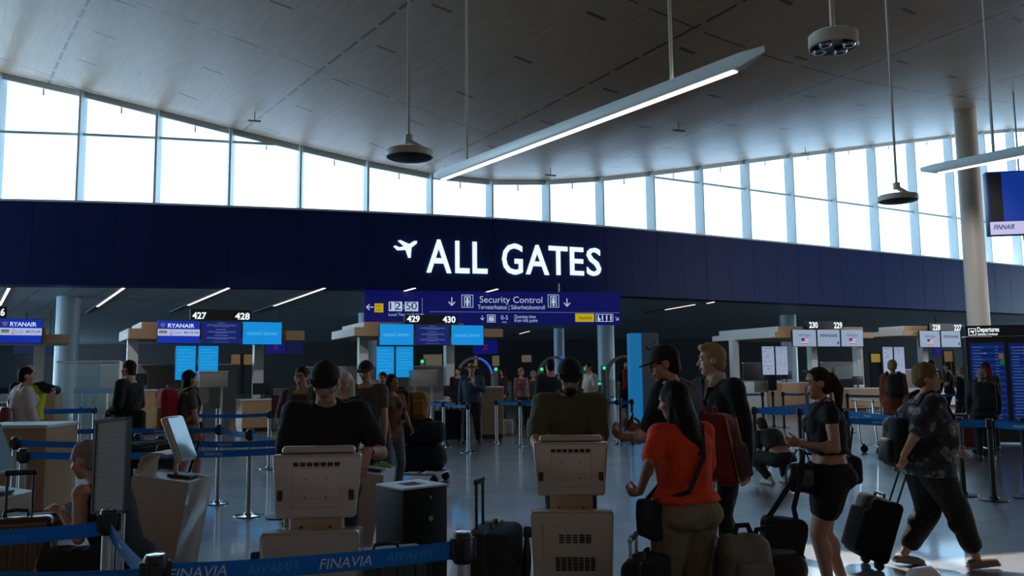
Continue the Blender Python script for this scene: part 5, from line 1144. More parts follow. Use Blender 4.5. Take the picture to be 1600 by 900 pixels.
# ------------------------------------------------------------------ kiosks
M_kiosk = mat('warm_white_kiosk_shell', (196, 184, 172), .35, 0, .03, 3, 0, .5, 0, .8); M_kneck = mat('beige_kiosk_neck', (190, 168, 144), .42, 0, .03, 3); M_vent = mat('vent_dark', (64, 56, 50), .8, 0, .05); M_vent2 = mat('vent_black', (20, 20, 20), .8, 0, 0)
def kiosk(label, pc, Yb, Yh, ztop_base, zh0, zh1, rz, vents, cable):
    p = P(pc, Yb); t = thing('check_in_kiosk', label, 'check-in kiosk', (p.x, p.y, 0), rz); dh = Yh - Yb
    W_, Dp, H_ = .465, .40, ztop_base
    # base: tall rounded cabinet, top falls away from its front edge
    b = MB(); r = .020
    def slab(y, zt, w): 
        q = []; n = 5
        for (cx, cz, a0) in ((w / 2 - r, zt - r, 0), (-w / 2 + r, zt - r, math.pi / 2)):
            for k in range(n + 1): a = a0 + math.pi / 2 * k / n; q.append(V((cx + r * math.cos(a), y, cz + r * math.sin(a))))
        return [V((w / 2 - .03, y, 0))] + q + [V((-w / 2 + .03, y, 0))]
    b.ring([slab(.008, H_ - .012, W_ - .02), slab(0, H_ - .008, W_), slab(.005, H_ - .0014, W_), slab(.065, H_, W_), slab(.10, H_ - .010, W_), slab(Dp, H_ - .05, W_ - .03)]); b.build('cabinet', M_kiosk, t)
    b = MB(); b.box((-.06, -.0005, H_ - .16), (.20, .002, .18)); ob_ = b.build('access_panel', mat('kiosk_panel', (198, 186, 174), .42, 0, .03), t, smooth=False)
    for z_, n, rows, w in vents:
        for i in range(n):
            b = MB()
            for j in range(rows): b.rbox(((i - (n - 1) / 2) * w * 1.25 - .015 + .03, -.001, z_ - j * .0125), (w, .006, .008), .002, None, 1)
            b.build('vent', M_vent2, t, 'black vent slits')
    # neck
    b = MB(); y0 = Dp * .45
    def nk(y, z, w, th): return [V((-w / 2, y, z)), V((w / 2, y, z)), V((w / 2, y + th, z)), V((-w / 2, y + th, z))]
    zb0 = H_ - .04; b.ring([nk(dh + .03, zb0 - .02, .245, .13), nk(dh + .01, zb0 + .06, .25, .12), nk(dh - .005, zh0 + .05, .25, .09), nk(dh - .012, zh0 + .085, .235, .06), nk(dh - .014, zh0 + .10, .22, .05)]); b.build('neck', M_kneck, t)
    for k in (-.07, .07): b = MB(); b.cyl((k, dh + .004, zb0 + .03), (k, dh + .016, zb0 + .03), .006, seg=8); b.build('screw', M_vent, t)
    # head (back of the touch screen)
    hh = zh1 - zh0; tl = .10; b = MB()
    bm = bmesh.new(); bmesh.ops.create_cube(bm, size=1)
    for q in bm.verts:
        top = q.co.z > 0; q.co = V((q.co.x * (.445 if top else .39), q.co.y * .075 + dh + .018, zh1 if top else zh0))
    bmesh.ops.bevel(bm, geom=list(bm.edges), offset=.016, segments=3, profile=.5, affect='EDGES')
    for q in bm.verts: q.co.y += (q.co.z - zh0) * tl
    bm.verts.index_update(); b.add([q.co.copy() for q in bm.verts], [tuple(q.index for q in f.verts) for f in bm.faces]); bm.free(); b.build('screen_housing', M_kiosk, t)
    yb = lambda z: dh - .02 + (z - zh0) * tl
    b = MB(); b.rbox((.0, dh + .055 + hh * tl, zh1 + .012), (.37, .05, .05), .02); b.build('top_hood', M_kiosk, t)
    b = MB(); b.box((0, dh + .03 + hh * tl, zh1 + .001), (.36, .05, .006)); b.build('top_groove', M_vent, t, smooth=False)
    for i in range(7): b = MB(); z_ = zh1 - .048; b.rbox(((i - 3) * .034 + .0, yb(z_) - .0005, z_), (.027, .006, .020), .003, None, 1); b.build('vent', M_vent, t)
    for k in (-1, 1):
        b = MB(); z_ = zh0 + hh * .36; b.rbox((k * .175, yb(z_) - .0005, z_), (.027, .006, .052), .003, None, 1); b.build('speaker_grille', M_vent, t)
    b = MB(); z_ = zh0 + hh * .48; b.rbox((0, yb(z_) + .004, z_), (.24, .014, .20), .03, axes(0, -math.atan(tl)), 3); po = b.build('mount_plate', M_kiosk, t)
    for kx_ in (-.05, .05):
        for kz in (-.045, .045): b = MB(); zz = z_ + kz; b.cyl((kx_, yb(zz) - .006, zz), (kx_, yb(zz) + .01, zz), .004, seg=8); b.build('screw', M_vent, po)
    if cable:
        b = MB(); sd = cable; b.rbox((sd * (W_ / 2 + .02), .03, H_ - .12), (.05, .05, .06), .01); b.tube([(sd * (W_ / 2 + .025), .03, H_ - .15 - .03 * k - 0) for k in range(9)], [.012 + .012 * math.sin(math.pi * k / 8) for k in range(9)], 8); b.build('scanner', M_blackp, t)
kiosk('left of two white kiosks seen from behind, with the man in black behind it', 487, 4.05, 4.22, .87, .905, 1.215, math.radians(4), [(.50, 5, 3, .026)], -1)
kiosk('right of two white kiosks seen from behind, with the man in olive behind it', 890, 4.78, 4.95, .835, .895, 1.20, math.radians(-3), [(.70, 5, 4, .030), (.575, 7, 6, .026)], -1)
def side_kiosk(label, px, Y, rz, sc=1.0):
    p = P(px, Y); t = thing('self_service_kiosk', label, 'check-in kiosk', (p.x, p.y, 0), rz); S4 = Matrix.Scale(sc, 4)
    Mx = Matrix.Rotation(math.pi / 2, 4, 'X') @ Matrix.Translation((0, 0, .23))     # side profile in xz, extruded along y
    b = MB(); b.prism([(-.23, 0), (.13, 0), (.17, .25), (.25, .70), (.25, .745), (-.21, .805), (-.235, .79)], .46, S4 @ Mx); b.build('cabinet', M_kiosk, t, sharp=20)
    b = MB(); b.box((.10 * sc, -.231 * sc, .45 * sc), (.16 * sc, .004, .56 * sc), axes(0, 0, math.radians(8))); b.build('service_door', mat('kiosk_panel', (198, 186, 174)), t, smooth=False)
    b = MB(); b.box((.205 * sc, 0, .47 * sc), (.006, .40 * sc, .012), axes(0, 0, math.radians(10))); b.build('slot', M_vent2, t, smooth=False)
    b = MB(); b.strap([S4 @ V(q) for q in ((-.215, 0, .78), (-.215, 0, .88), (-.19, 0, .94), (-.12, 0, .965), (-.03, 0, .965), (.02, 0, .95))], .30 * sc, .022 * sc, [V((-1, 0, 0)), V((-1, 0, 0)), V((-.7, 0, .7)), V((-.2, 0, 1)), V((0, 0, 1)), V((.2, 0, 1))]); b.build('arched_bracket', M_kneck, t)
    b = MB(); b.cyl(S4 @ V((.03, 0, .76)), S4 @ V((.03, 0, 1.0)), .02 * sc, seg=12); b.build('screen_stem', M_steel, t)
    ang = math.radians(-22); R = axes(0, 0, ang); c = S4 @ V((.05, 0, 1.08))
    b = MB(); b.rbox(c, (.06 * sc, .30 * sc, .40 * sc), .02 * sc, R, 3); so = b.build('screen_housing', M_kiosk, t)
    b = MB(); b.box(c + R @ V((.0308 * sc, 0, 0)), (.004, .275 * sc, .36 * sc), R); b.build('screen', mat('kiosk_glass', (120, 160, 180), .08, 0, .2, 4, 0, .8), so, smooth=False)
    b = MB(); b.rbox(S4 @ V((.10, -.02, .778)), (.20 * sc, .16 * sc, .022), .006, axes(0, 0, math.radians(7)), 2); b.build('document_scanner', M_blackp, t)
side_kiosk('white kiosk seen from the side with tilted bright screen, left of the steel posts', 274, 7.15, math.radians(-4), 1.0)
side_kiosk('white kiosk with tilted screen cut by the left edge', -16, 6.3, math.radians(-4), 1.0)
side_kiosk('white kiosk half hidden behind the man in the black shirt', 566, 7.5, math.radians(-4), 1.0)
# white rounded thing at the bottom edge
p = P(1424, 3.6); t = thing('white_case', 'top corner of a white rounded case at the bottom edge, below the walking woman', 'case', (p.x, p.y, 0), .5); zt_ = at(1424, 886, 3.6).z
b = MB(); b.rbox((0, 0, zt_ / 2 + .02), (.16, .10, zt_ - .04), .045, None, 5); b.build('shell', mat('gloss_white_plastic', (248, 240, 248), .25, 0, .02), t)
for k in (-1, 1): b = MB(); b.cyl((k * .05, -.015, .022), (k * .05, .015, .022), .022, seg=14); b.build('wheel', M_rubber, t)

# ------------------------------------------------------------------ black document bin
p = P(643, 5.95); t = thing('collection_bin', 'black square bin with a hole in its pale top, between the two kiosks', 'bin', (p.x, p.y, 0), math.radians(40)); zt_ = at(640, 758, 5.95).z; s_ = .36
b = MB(); b.rbox((0, 0, zt_ / 2 + .01), (s_, s_, zt_ - .02), .008, None, 2); b.build('body', mat('matt_black_steel', (13, 13, 15), .6, 0, .1, 8, 0, .3), t)
b = MB(); e = .10
for c_, d_ in (((0, -(s_ - e) / 2, 0), (s_, e, .012)), ((0, (s_ - e) / 2, 0), (s_, e, .012)), ((-(s_ - e) / 2, 0, 0), (e, s_ - 2 * e, .012)), (((s_ - e) / 2, 0, 0), (e, s_ - 2 * e, .012))): b.box(V(c_) + V((0, 0, zt_ + .004)), d_)
b.build('top_plate', M_fix, t, 'pale top plate around the hole', smooth=False)
for z_, r_ in ((zt_ - .07, .010), (zt_ - .21, .020)): b = MB(); b.cyl((.04, -s_ / 2 - .006, z_), (.04, -s_ / 2 + .01, z_), r_, seg=16); b.build('lock', M_steel, t)

# ------------------------------------------------------------------ luggage
def wheels(t, xs_, ys, r=.03, m=None):
    for x_ in xs_:
        for y_ in ys: b = MB(); b.cyl((x_ - .012, y_, r), (x_ + .012, y_, r), r, seg=14); b.rbox((x_, y_, r * 1.7), (.034, .034, r * 1.1), .006, None, 1); b.build('wheel', M_rubber, t)
def suitcase(label, p, rz, w_, d_, h_, m, hnd=0, ribs=0, soft=False, lean=0, pocket=False, mh=None, cat='suitcase'):
    t = thing('suitcase', label, cat, (p.x, p.y, 0), rz); z0 = .06
    if lean: t.rotation_euler = (lean, 0, rz)
    b = MB(); b.rbox((0, 0, z0 + h_ / 2), (w_, d_, h_), .05 if soft else .045, None, 4); b.build('shell', m, t)
    for k in range(ribs):
        x_ = (k - (ribs - 1) / 2) * w_ / (ribs + .6)
        for s2 in (-1, 1): b = MB(); b.rbox((x_, s2 * d_ / 2, z0 + h_ / 2), (w_ / ribs * .35, .016, h_ * .86), .007, None, 2); b.build('rib', m, t)
    b = MB(); b.rbox((0, 0, z0 + h_ / 2), (w_ + .006, .012, h_ + .006), .045, None, 4); b.build('zip_seam', M_blackp, t)
    if pocket: b = MB(); b.rbox((0, -d_ / 2 - .012, z0 + h_ * .38), (w_ * .84, .05, h_ * .60), .02, None, 3); b.build('front_pocket', m, t)
    b = MB(); b.tube([(-.07, 0, z0 + h_ - .005), (-.065, 0, z0 + h_ + .028), (0, 0, z0 + h_ + .036), (.065, 0, z0 + h_ + .028), (.07, 0, z0 + h_ - .005)], .011, 8); b.build('carry_handle', M_blackp, t)
    if hnd:
        b = MB(); zt_ = z0 + h_ + hnd
        for k in (-.075, .075): b.cyl((k, d_ * .3, z0 + h_ - .1), (k, d_ * .3, zt_), .009, seg=10)
        b.rbox((0, d_ * .3, zt_), (.19, .026, .035), .012, None, 3); b.build('pull_handle', mh or M_steel, t)
    wheels(t, (-w_ * .38, w_ * .38), (-d_ * .32, d_ * .32)); return t
M_navyfab = mat('dark_navy_fabric', (24, 30, 44), .85, 0, .2, 30, .3); M_green_s = mat('lime_green_shell', (96, 160, 24), .4, 0, .05); M_bronze = mat('glossy_brown_shell', (92, 66, 42), .22, .2, .1, 6); M_char = mat('charcoal_fabric', (40, 40, 42), .85, 0, .2, 30, .3)
suitcase('tall black suitcase with raised handle between the two kiosks', P(769, 4.9), math.radians(78), .46, .27, .67, M_char, .26, 0, True, 0, True, M_blackp)
suitcase('glossy brown hard suitcase with raised black handle at the left edge', P(36, 5.4), math.radians(20), .46, .28, .68, M_bronze, .26, 5, False, 0, False, M_blackp)
suitcase('lime green suitcase beside the man in the black shirt', P(597, 8.8), math.radians(15), .20, .34, .62, M_green_s, .0, 4)
suitcase('black suitcase behind the left kiosk, under the blue belt', P(604, 4.75), math.radians(20), .46, .30, .58, M_blackp, 0, 4)
suitcase('black suitcase standing left of the woman in the orange shirt', P(1002, 4.5), math.radians(70), .34, .22, .58, M_black, .10, 0, True)
suitcase('suitcase with long grey handle behind the woman in the orange shirt', P(1128, 5.2), math.radians(74), .34, .22, .50, M_char, .36, 3, False, 0, False, M_steel)
suitcase('dark upright suitcase behind the posts left of the straw hat traveller', P(706, 19.6), .2, .42, .28, .70, M_navyfab, .12, 0, True)
suitcase('second dark suitcase just left of the straw hat traveller', P(689, 20.6), .1, .36, .26, .62, M_black, .15, 0, True)
# black trolley case pulled by the walking woman
pw_ = P(1338, 7.0)
M_jet = mat('jet_black_fabric', (11, 11, 12), .9, 0, .15, 24, .3, .2)
t = thing('suitcase', 'black trolley case pulled by the woman in the floral blouse', 'suitcase', (pw_.x, pw_.y, 0), 0)
R = axes(0, 0, math.radians(19)); T3 = lambda q: R @ V(q) + V((-.02, 0, .045))
b = MB(); b.rbox(T3((0, 0, .285)), (.26, .36, .50), .045, R, 4); b.build('shell', M_jet, t)
b = MB(); b.rbox(T3((-.14, 0, .24)), (.05, .30, .34), .02, R, 3); b.build('front_pocket', M_jet, t)
b = MB(); b.tube([T3((-.02, -.09, .53)), T3((-.02, -.08, .565)), T3((-.02, .08, .565)), T3((-.02, .09, .53))], .012, 8); b.build('carry_handle', M_blackp, t)
b = MB()
for y_ in (-.07, .07): b.cyl(T3((.10, y_, .45)), T3((.115, y_, .88)), .0085, seg=10)
b.rbox(T3((.115, 0, .885)), (.03, .19, .035), .012, R, 3); b.build('pull_handle', M_blackp, t)
for y_ in (-.13, .13): b = MB(); b.cyl(V((.05, y_ - .02, .035)), V((.05, y_ + .02, .035)), .035, seg=16); b.rbox(V((.045, y_, .07)), (.05, .05, .07), .01, R); b.build('wheel', M_rubber, t)
def soft_bag(name, label, cat, p, z, dims, m, rz=0, vox=.014, wr=.012, seed=1, parts=()):
    t = thing(name, label, cat, (p.x, p.y, z), rz); b = MB(); b.rbox((0, 0, dims[2] / 2), dims, min(dims) * .38, None, 4); o = organic(b, vox, 4, wr, 7, seed); o.build('body', m, t, sharp=80)
    for nm, mb, mm in parts: mb.build(nm, mm, t)
    return t
def strap_part(pts, w_=.03, th=.006, n=V((0, -1, 0))): b = MB(); b.strap(pts, w_, th, n); return b
M_camo = mat('grey_camo_fabric', (120, 114, 102), .85, 0, .5, 9, .3); M_maroon = mat('dark_maroon_fabric', (44, 22, 26), .8, 0, .2, 12, .2); M_gold = mat('brass_fitting', (200, 170, 100), .2, 1, .05); M_camel = mat('tan_leather', (120, 104, 70), .5, 0, .2, 20, .2)
b1 = MB(); b1.rbox((0, -.13, .14), (.20, .08, .20), .03, None, 3); b2 = strap_part([(-.05, 0, .36), (-.03, 0, .41), (.03, 0, .41), (.05, 0, .36)], .03)
soft_bag('backpack', 'grey patterned backpack on the floor behind the woman in the orange shirt', 'backpack', P(1151, 4.65), .36, (.27, .22, .37), M_camo, .2, .012, .014, 3, (('front_pocket', b1, M_camo), ('top_handle', b2, M_black)))
b = MB(); b.rbox((0, 0, .18), (.30, .24, .36), .02); 
t = thing('suitcase', 'small dark cabin case below the grey patterned backpack', 'suitcase', (P(1151, 4.65).x, 4.65, 0), .2); b.build('shell', M_char, t); wheels(t, (-.1, .1), (-.08, .08))
b1 = strap_part([(-.16, -.02, .22), (-.10, -.02, .40), (.05, -.02, .42), (.15, -.02, .24)], .03); 
soft_bag('duffel_bag', 'dark maroon duffel bag on the floor right of the grey backpack', 'bag', P(1200, 4.9), .30, (.34, .25, .28), M_maroon, -.2, .012, .014, 5, (('strap', b1, M_black),))
b1 = MB()
for k in (-.06, .05): b1.rbox((k, -.115, .15), (.045, .02, .07), .008)
soft_bag('handbag', 'tan leather bag with brass fittings at the bottom edge', 'bag', P(1174, 4.45), .30, (.28, .2, .22), M_camel, .1, .012, .01, 6, (('buckle', b1, M_gold),))
for z_, p_, sz, nm in ((.0, P(1200, 4.9), (.36, .26, .30), 'dark case under the maroon duffel bag'), (.0, P(1174, 4.45), (.30, .2, .30), 'dark case under the tan leather bag')):
    t = thing('suitcase', nm, 'suitcase', (p_.x, p_.y, 0), -.1); b = MB(); b.rbox((0, 0, sz[2] / 2), (sz[0], sz[1], sz[2] - .004), .03); b.build('shell', M_blackp, t)
# luggage carts
def cart(label, px, Y, rz, basket=True):
    p = P(px, Y); t = thing('luggage_cart', label, 'luggage cart', (p.x, p.y, 0), rz); b = MB()
    for s_ in (-.27, .27): b.tube([(s_, -.42, .14), (s_, .40, .14), (s_, .46, .20), (s_, .52, .98)], .016, 8)
    for y_ in (-.42, -.1, .2, .40): b.tube([(-.27, y_, .14), (.27, y_, .14)], .012, 8)
    b.build('frame', M_chrome, t); b = MB(); b.tube([(-.33, .54, 1.0), (.33, .54, 1.0)], .02, 10); b.build('push_bar', M_fixcream, t)
    for s_ in (-.33, .33): b = MB(); b.ell((s_, .54, 1.0), (.035, .035, .035)); b.build('bar_knob', M_chrome, t)
    if basket:
        b = MB(); 
        for z_ in (.72, .80, .88): b.tube([(-.27, .51, z_), (-.25, .30, z_), (.25, .30, z_), (.27, .51, z_)], .006, 6)
        for k in range(7): x_ = -.25 + .5 * k / 6; b.tube([(x_, .30, .88), (x_, .30, .72), (x_, .50, .72)], .005, 6)
        b.build('basket', M_chrome, t)
    for x_ in (-.25, .25):
        b = MB(); b.cyl((x_ - .02, .40, .07), (x_ + .02, .40, .07), .07, seg=18); b.rbox((x_, .40, .13), (.03, .05, .08), .006); b.build('wheel', M_rubber, t)
        b = MB(); b.cyl((x_ - .02, -.38, .06), (x_ + .02, -.38, .06), .06, seg=18); b.rbox((x_, -.38, .11), (.03, .05, .07), .006); b.build('wheel', M_rubber, t)
    return t, p
cart('empty chrome luggage cart left of the woman in the floral blouse', 1386, 16, math.radians(100))
cart('chrome luggage cart with red board behind the floral blouse woman', 1490, 15.5, math.radians(80))
p = P(1490, 15.5); t = thing('red_box', 'red box lying in the cart behind the floral blouse woman', 'box', (p.x, p.y, .155), math.radians(80)); b = MB(); b.rbox((0, -.05, .3), (.44, .5, .6), .02); b.build('carton', mat('dull_red_card', (110, 40, 36), .6), t); b = MB(); b.box((0, -.05, .602), (.06, .5, .004)); b.build('tape', M_paper, t, smooth=False)
_, pc_ = cart('luggage cart loaded with dark duffels behind the black bin', 650, 12.6, math.radians(75), False)
b1 = strap_part([(-.2, -.05, .33), (-.12, -.05, .40), (.12, -.05, .40), (.2, -.05, .33)], .04)
soft_bag('duffel_bag', 'big dark navy duffel, lower one on the loaded luggage cart', 'bag', V((pc_.x + .07, pc_.y, 0)), .155, (.78, .42, .40), M_navyfab, 0, .02, .018, 8, (('strap', b1, M_black),))
b1 = strap_part([(-.2, -.05, .30), (-.12, -.05, .36), (.12, -.05, .36), (.2, -.05, .30)], .04)
soft_bag('duffel_bag', 'dark navy duffel with fuzzy top, upper one on the loaded luggage cart', 'bag', V((pc_.x + .09, pc_.y, 0)), .56, (.70, .40, .34), M_navyfab, 0, .02, .02, 9, (('strap', b1, M_black),))
b1 = MB(); b1.rbox((.0, -.14, .18), (.24, .08, .24), .03); b2 = strap_part([(-.08, -.17, .40), (-.06, -.19, .2), (-.07, -.18, .0)], .03)
soft_bag('backpack', 'mustard yellow backpack on top of the loaded luggage cart', 'backpack', V((pc_.x + .02, pc_.y, 0)), .91, (.34, .26, .42), mat('mustard_fabric', (150, 104, 30), .85, 0, .2, 20, .2), 0, .018, .015, 10, (('front_pocket', b1, mat('mustard_fabric', (150, 104, 30))), ('strap', b2, M_black)))
b1 = strap_part([(-.05, 0, .44), (-.03, 0, .48), (.03, 0, .48), (.05, 0, .44)], .03)
soft_bag('backpack', 'dark backpack left of the mustard backpack on the luggage cart', 'backpack', V((pc_.x - .22, pc_.y, 0)), .91, (.26, .26, .46), M_black, 0, .018, .015, 11, (('top_handle', b1, M_black),))
b1 = MB(); b1.tube([(-.06, 0, .28), (-.05, 0, .38), (.05, 0, .38), (.06, 0, .28)], .008, 6)
soft_bag('carrier_bag', 'white carrier bag on the floor right of the pale wooden counter', 'bag', P(793, 21.5), 0, (.28, .16, .40), mat('white_paper_bag', (190, 186, 180), .7), 0, .02, .01, 12, (('handle', b1, M_paper),))
b1 = MB(); b1.tube([(-.06, 0, .28), (-.05, 0, .38), (.05, 0, .38), (.06, 0, .28)], .008, 6)
soft_bag('carrier_bag', 'red carrier bag beside the white carrier bag by the counter', 'bag', P(787, 22.0), 0, (.24, .16, .34), mat('red_paper_bag', (140, 30, 34), .7), 0, .02, .01, 13, (('handle', b1, M_paper),))
# pushchair behind the poster stand
p = P(232, 8.15); t = thing('pushchair', 'dark folded pushchair left of the side view kiosk', 'pushchair', (p.x, p.y, 0), math.radians(60))
b = MB()
for s_ in (-.22, .22): b.tube([(s_, .35, .10), (s_, -.30, .55), (s_, -.48, .98)], .013, 8); b.tube([(s_, -.35, .12), (s_, .05, .48), (s_, .2, .62)], .013, 8)
b.tube([(-.22, -.48, .98), (.22, -.48, .98)], .016, 8); b.build('frame', M_blackp, t)
b = MB(); b.rbox((0, -.02, .44), (.40, .42, .10), .04, axes(0, .15)); b.rbox((0, -.24, .70), (.40, .08, .52), .035, axes(0, -.3)); organic(b, .02, 3, .01, 8, 2).build('seat', M_black, t)
b = MB(); b.cap((-.2, .0, .86), (.2, .0, .86), .18, .18, None, 1, .7); organic(b, .02, 3, .008).build('canopy', M_black, t)
for x_ in (-.22, .22):
    for y_ in (-.36, .36): b = MB(); b.cyl((x_ - .02, y_, .09), (x_ + .02, y_, .09), .09, seg=20); b.build('wheel', M_rubber, t)
# ------------------------------------------------------------------ the travellers
K = cloth
def worn_pack(I, label, m, size=(.30, .17, .46), m2=None, drop=.0, pocket=True, strapm=None, stripes=None):
    s = I['s']; f = V((-I['Xs'].y, I['Xs'].x, 0)); c = (I['chest'] - f * (I['dims'][4][1] + size[1] * .5 + .035) + I['d2'] * (.0 - drop)); base = c - I['d2'] * (size[2] / 2)
    wb = I['W'](base); t = thing('backpack', label, 'backpack', wb, I['root'].rotation_euler.z); R = Matrix((I['Xs'], f, I['d2'])).transposed()
    L = lambda p: (V(p) - base) * s
    b = MB(); b.rbox(L(c), V(size) * s, .07, R, 4); organic(b, .014, 4, .008, 8, wb.x).build('body', m, t, sharp=80)
    if pocket: b = MB(); b.rbox(L(c - f * (size[1] * .52) - I['d2'] * (size[2] * .16)), V((size[0] * .74, .07, size[2] * .48)) * s, .03, R, 4); b.build('front_pocket', m2 or m, t)
    b = MB(); tp = c + I['d2'] * (size[2] * .5); b.strap([L(tp - I['Xs'] * .04), L(tp - I['Xs'] * .03 + I['d2'] * .04), L(tp + I['Xs'] * .03 + I['d2'] * .04), L(tp + I['Xs'] * .04)], .02, .006, -f); b.build('top_handle', strapm or m, t)
    dp = I['dims'][4][1]; wa = I['dims'][4][0]
    for k in (-1, 1):
        X = I['Xs'] * k; q = [tp - I['d2'] * .06 + X * .09 + f * (size[1] * .5), I['sh'] + X * .115 - f * .08 + I['d2'] * .045, I['sh'] + X * .115 + I['d2'] * .082, I['sh'] + X * .115 + f * .09 + I['d2'] * .01, I['chest'] + X * .13 + f * (dp + .03), I['chest'] + X * .15 + f * (dp * .8 + .02) - I['d2'] * .12, I['chest'] + X * (wa + .035) - I['d2'] * .17, c + X * (size[0] * .42) - I['d2'] * (size[2] * .40) + f * (size[1] * .4)]
        nn = [I['d2'], -f + I['d2'], I['d2'], f, f, f, X, -f]
        b = MB(); b.strap([L(p) for p in q], .055 * s, .012, nn); b.build('shoulder_strap', strapm or m, t)
    if stripes:
        for k in stripes[1]: b = MB(); b.strap([L(c - f * (size[1] * .5 + .012) + I['Xs'] * k + I['d2'] * z_) for z_ in (.2, .08, -.05, -.2)], .022, .008, -f); b.build('zip_trim', stripes[0], t)
    return t
def side_bag(I, label, m, side, pos, size, cross=True, strapm=None, name='shoulder_bag', rz=0, strap_pts=None, sw=.025):
    s = I['s']; wb = I['W'](V(pos) - V((0, 0, size[2] / 2))); t = thing(name, label, 'bag', wb, I['root'].rotation_euler.z); L = lambda p: (V(p) - V(pos) + V((0, 0, size[2] / 2))) * s
    b = MB(); b.rbox(L(pos), V(size) * s, min(size) * .4 * s, axes(rz), 4); organic(b, .012, 3, .006, 9, wb.y).build('body', m, t, sharp=80)
    f = V((-I['Xs'].y, I['Xs'].x, 0)); g = I['dims']
    if strap_pts is None:
        sh = I['sh']; k = -side if cross else side; X = I['Xs']
        fr = g[4][1] + .035; bk = g[4][1] + .060
        P1 = V(pos) + V((0, .04, size[2] / 2 - .02)); P2 = V(pos) + V((0, -.04, size[2] / 2 - .02))
        if cross: q = [P1, I['waist'] + X * (side * .09) + f * (fr - .005), I['chest'] + X * (-side * .02) + f * (fr + .012), sh + X * (k * .105) + f * .085 + I['d2'] * .02, sh + X * (k * .11) + I['d2'] * .085, sh + X * (k * .10) - f * .085 + I['d2'] * .03, I['chest'] + X * (-side * .02) - f * bk, I['waist'] + X * (side * .10) - f * (bk - .005), P2]; nn = [f, f, f, f + I['d2'], I['d2'], -f + I['d2'], -f, -f, -f]
        else: q = [P1, I['chest'] + X * (k * (g[4][0] - .02)) + f * fr, sh + X * (k * .135) + f * .08 + I['d2'] * .02, sh + X * (k * .14) + I['d2'] * .085, sh + X * (k * .135) - f * .08 + I['d2'] * .02, I['chest'] + X * (k * (g[4][0] - .02)) - f * bk, P2]; nn = [f, f, f, I['d2'], -f, -f, -f]
    else: q = strap_pts; nn = [f] * len(q)
    b = MB(); b.strap([L(p) for p in q], sw * s, .007, nn); b.build('strap', strapm or M_black, t)
    return t
def held(name, label, cat, w, mk):
    t = thing(name, label, cat, w); mk(t); return t
M_tblack = K('black_tee', (22, 23, 26)); M_olive = K('olive_shirt', (92, 88, 66)); M_orange = K('orange_tee', (226, 66, 18)); M_khaki = K('khaki_twill', (134, 120, 98)); M_suit = K('black_suiting', (20, 20, 24), .15)
M_denim = K('denim_shirt', (62, 82, 108)); M_jeans = K('dark_jeans', (30, 36, 50)); M_ljeans = K('pale_jeans', (96, 104, 116)); M_grey_t = K('grey_tee', (86, 84, 82)); M_whitej = K('white_jacket', (214, 208, 212)); M_wht = K('white_tee', (210, 200, 184))
M_hiv = K('hi_vis_yellow', (200, 214, 30)); M_navyc = K('navy_cloth', (28, 34, 52)); M_pink = K('dusty_pink_shorts', (176, 116, 116)); M_rust = K('rust_wool', (128, 58, 36)); M_plum = K('maroon_cloth', (70, 34, 38)); M_brownc = K('brown_cloth', (72, 58, 44)); M_redpk = K('red_nylon', (160, 26, 34)); M_yelpk = K('yellow_nylon', (176, 130, 20)); M_shoe_b = mat('black_leather', (20, 19, 19), .4, 0, .1); M_shoe_t = mat('taupe_leather', (128, 112, 96), .6, 0, .1); M_shoe_w = mat('white_trainer', (200, 198, 194), .6, 0, .05); M_burg = mat('burgundy_leather', (110, 28, 44), .45, 0, .1); M_straw = mat('straw', (176, 140, 98), .8, 0, .2, 40, .4); M_cap = K('black_cap_cloth', (16, 16, 18)); M_glass_f = mat('glasses_frame', (26, 22, 20), .3, 0, 0)
def floral():
    m = bpy.data.materials.new('dark_floral_print'); m.use_nodes = True; t = m.node_tree; g = NG(t); b = t.nodes['Principled BSDF']; tc = g.node('ShaderNodeTexCoord')
    nz = g.node('ShaderNodeTexNoise'); nz.inputs['Scale'].default_value = 9; nz.inputs['Detail'].default_value = 5; g.link(tc.outputs['Object'], nz.inputs['Vector'])
    vo = g.node('ShaderNodeTexVoronoi'); vo.inputs['Scale'].default_value = 11; g.link(tc.outputs['Object'], vo.inputs['Vector'])
    rp = g.node('ShaderNodeValToRGB'); e = rp.color_ramp.elements; e[0].position = .36; e[0].color = (*lin((34, 36, 44)), 1); e[1].position = .70; e[1].color = (*lin((214, 204, 188)), 1)
    for p_, c_ in ((.46, (48, 54, 70)), (.52, (150, 140, 128)), (.57, (70, 74, 88)), (.62, (180, 150, 124))): x = e.new(p_); x.color = (*lin(c_), 1)
    g.link(g.m('ADD', g.m('MULTIPLY', nz.outputs['Fac'], .85), g.m('MULTIPLY', g.m('SUBTRACT', .5, vo.outputs['Distance']), .22)), rp.inputs[0]); g.link(rp.outputs[0], b.inputs['Base Color']); b.inputs['Roughness'].default_value = .8; return m
def plaid():
    m = bpy.data.materials.new('red_plaid_cloth'); m.use_nodes = True; t = m.node_tree; g = NG(t); b = t.nodes['Principled BSDF']; tc = g.node('ShaderNodeTexCoord')
    ck = g.node('ShaderNodeTexChecker'); ck.inputs['Scale'].default_value = 9; g.link(tc.outputs['Object'], ck.inputs[0]); ck.inputs[1].default_value = (*lin((140, 60, 60)), 1); ck.inputs[2].default_value = (*lin((96, 84, 90)), 1); g.link(ck.outputs[0], b.inputs['Base Color']); return m
M_floral, M_plaid = floral(), plaid()
tee = lambda m, **k: dict(dict(mat=m, sleeve=.30, hem=-.06, loose=.018, flare=.01, wr=.008), **k)
longs = lambda m, **k: dict(dict(mat=m, sleeve=.97, hem=-.06, loose=.020, flare=.012, wr=.009, cuff=.004), **k)
pants = lambda m, **k: dict(dict(mat=m, kind='trousers', len=.96, loose=.016, wr=.006), **k)

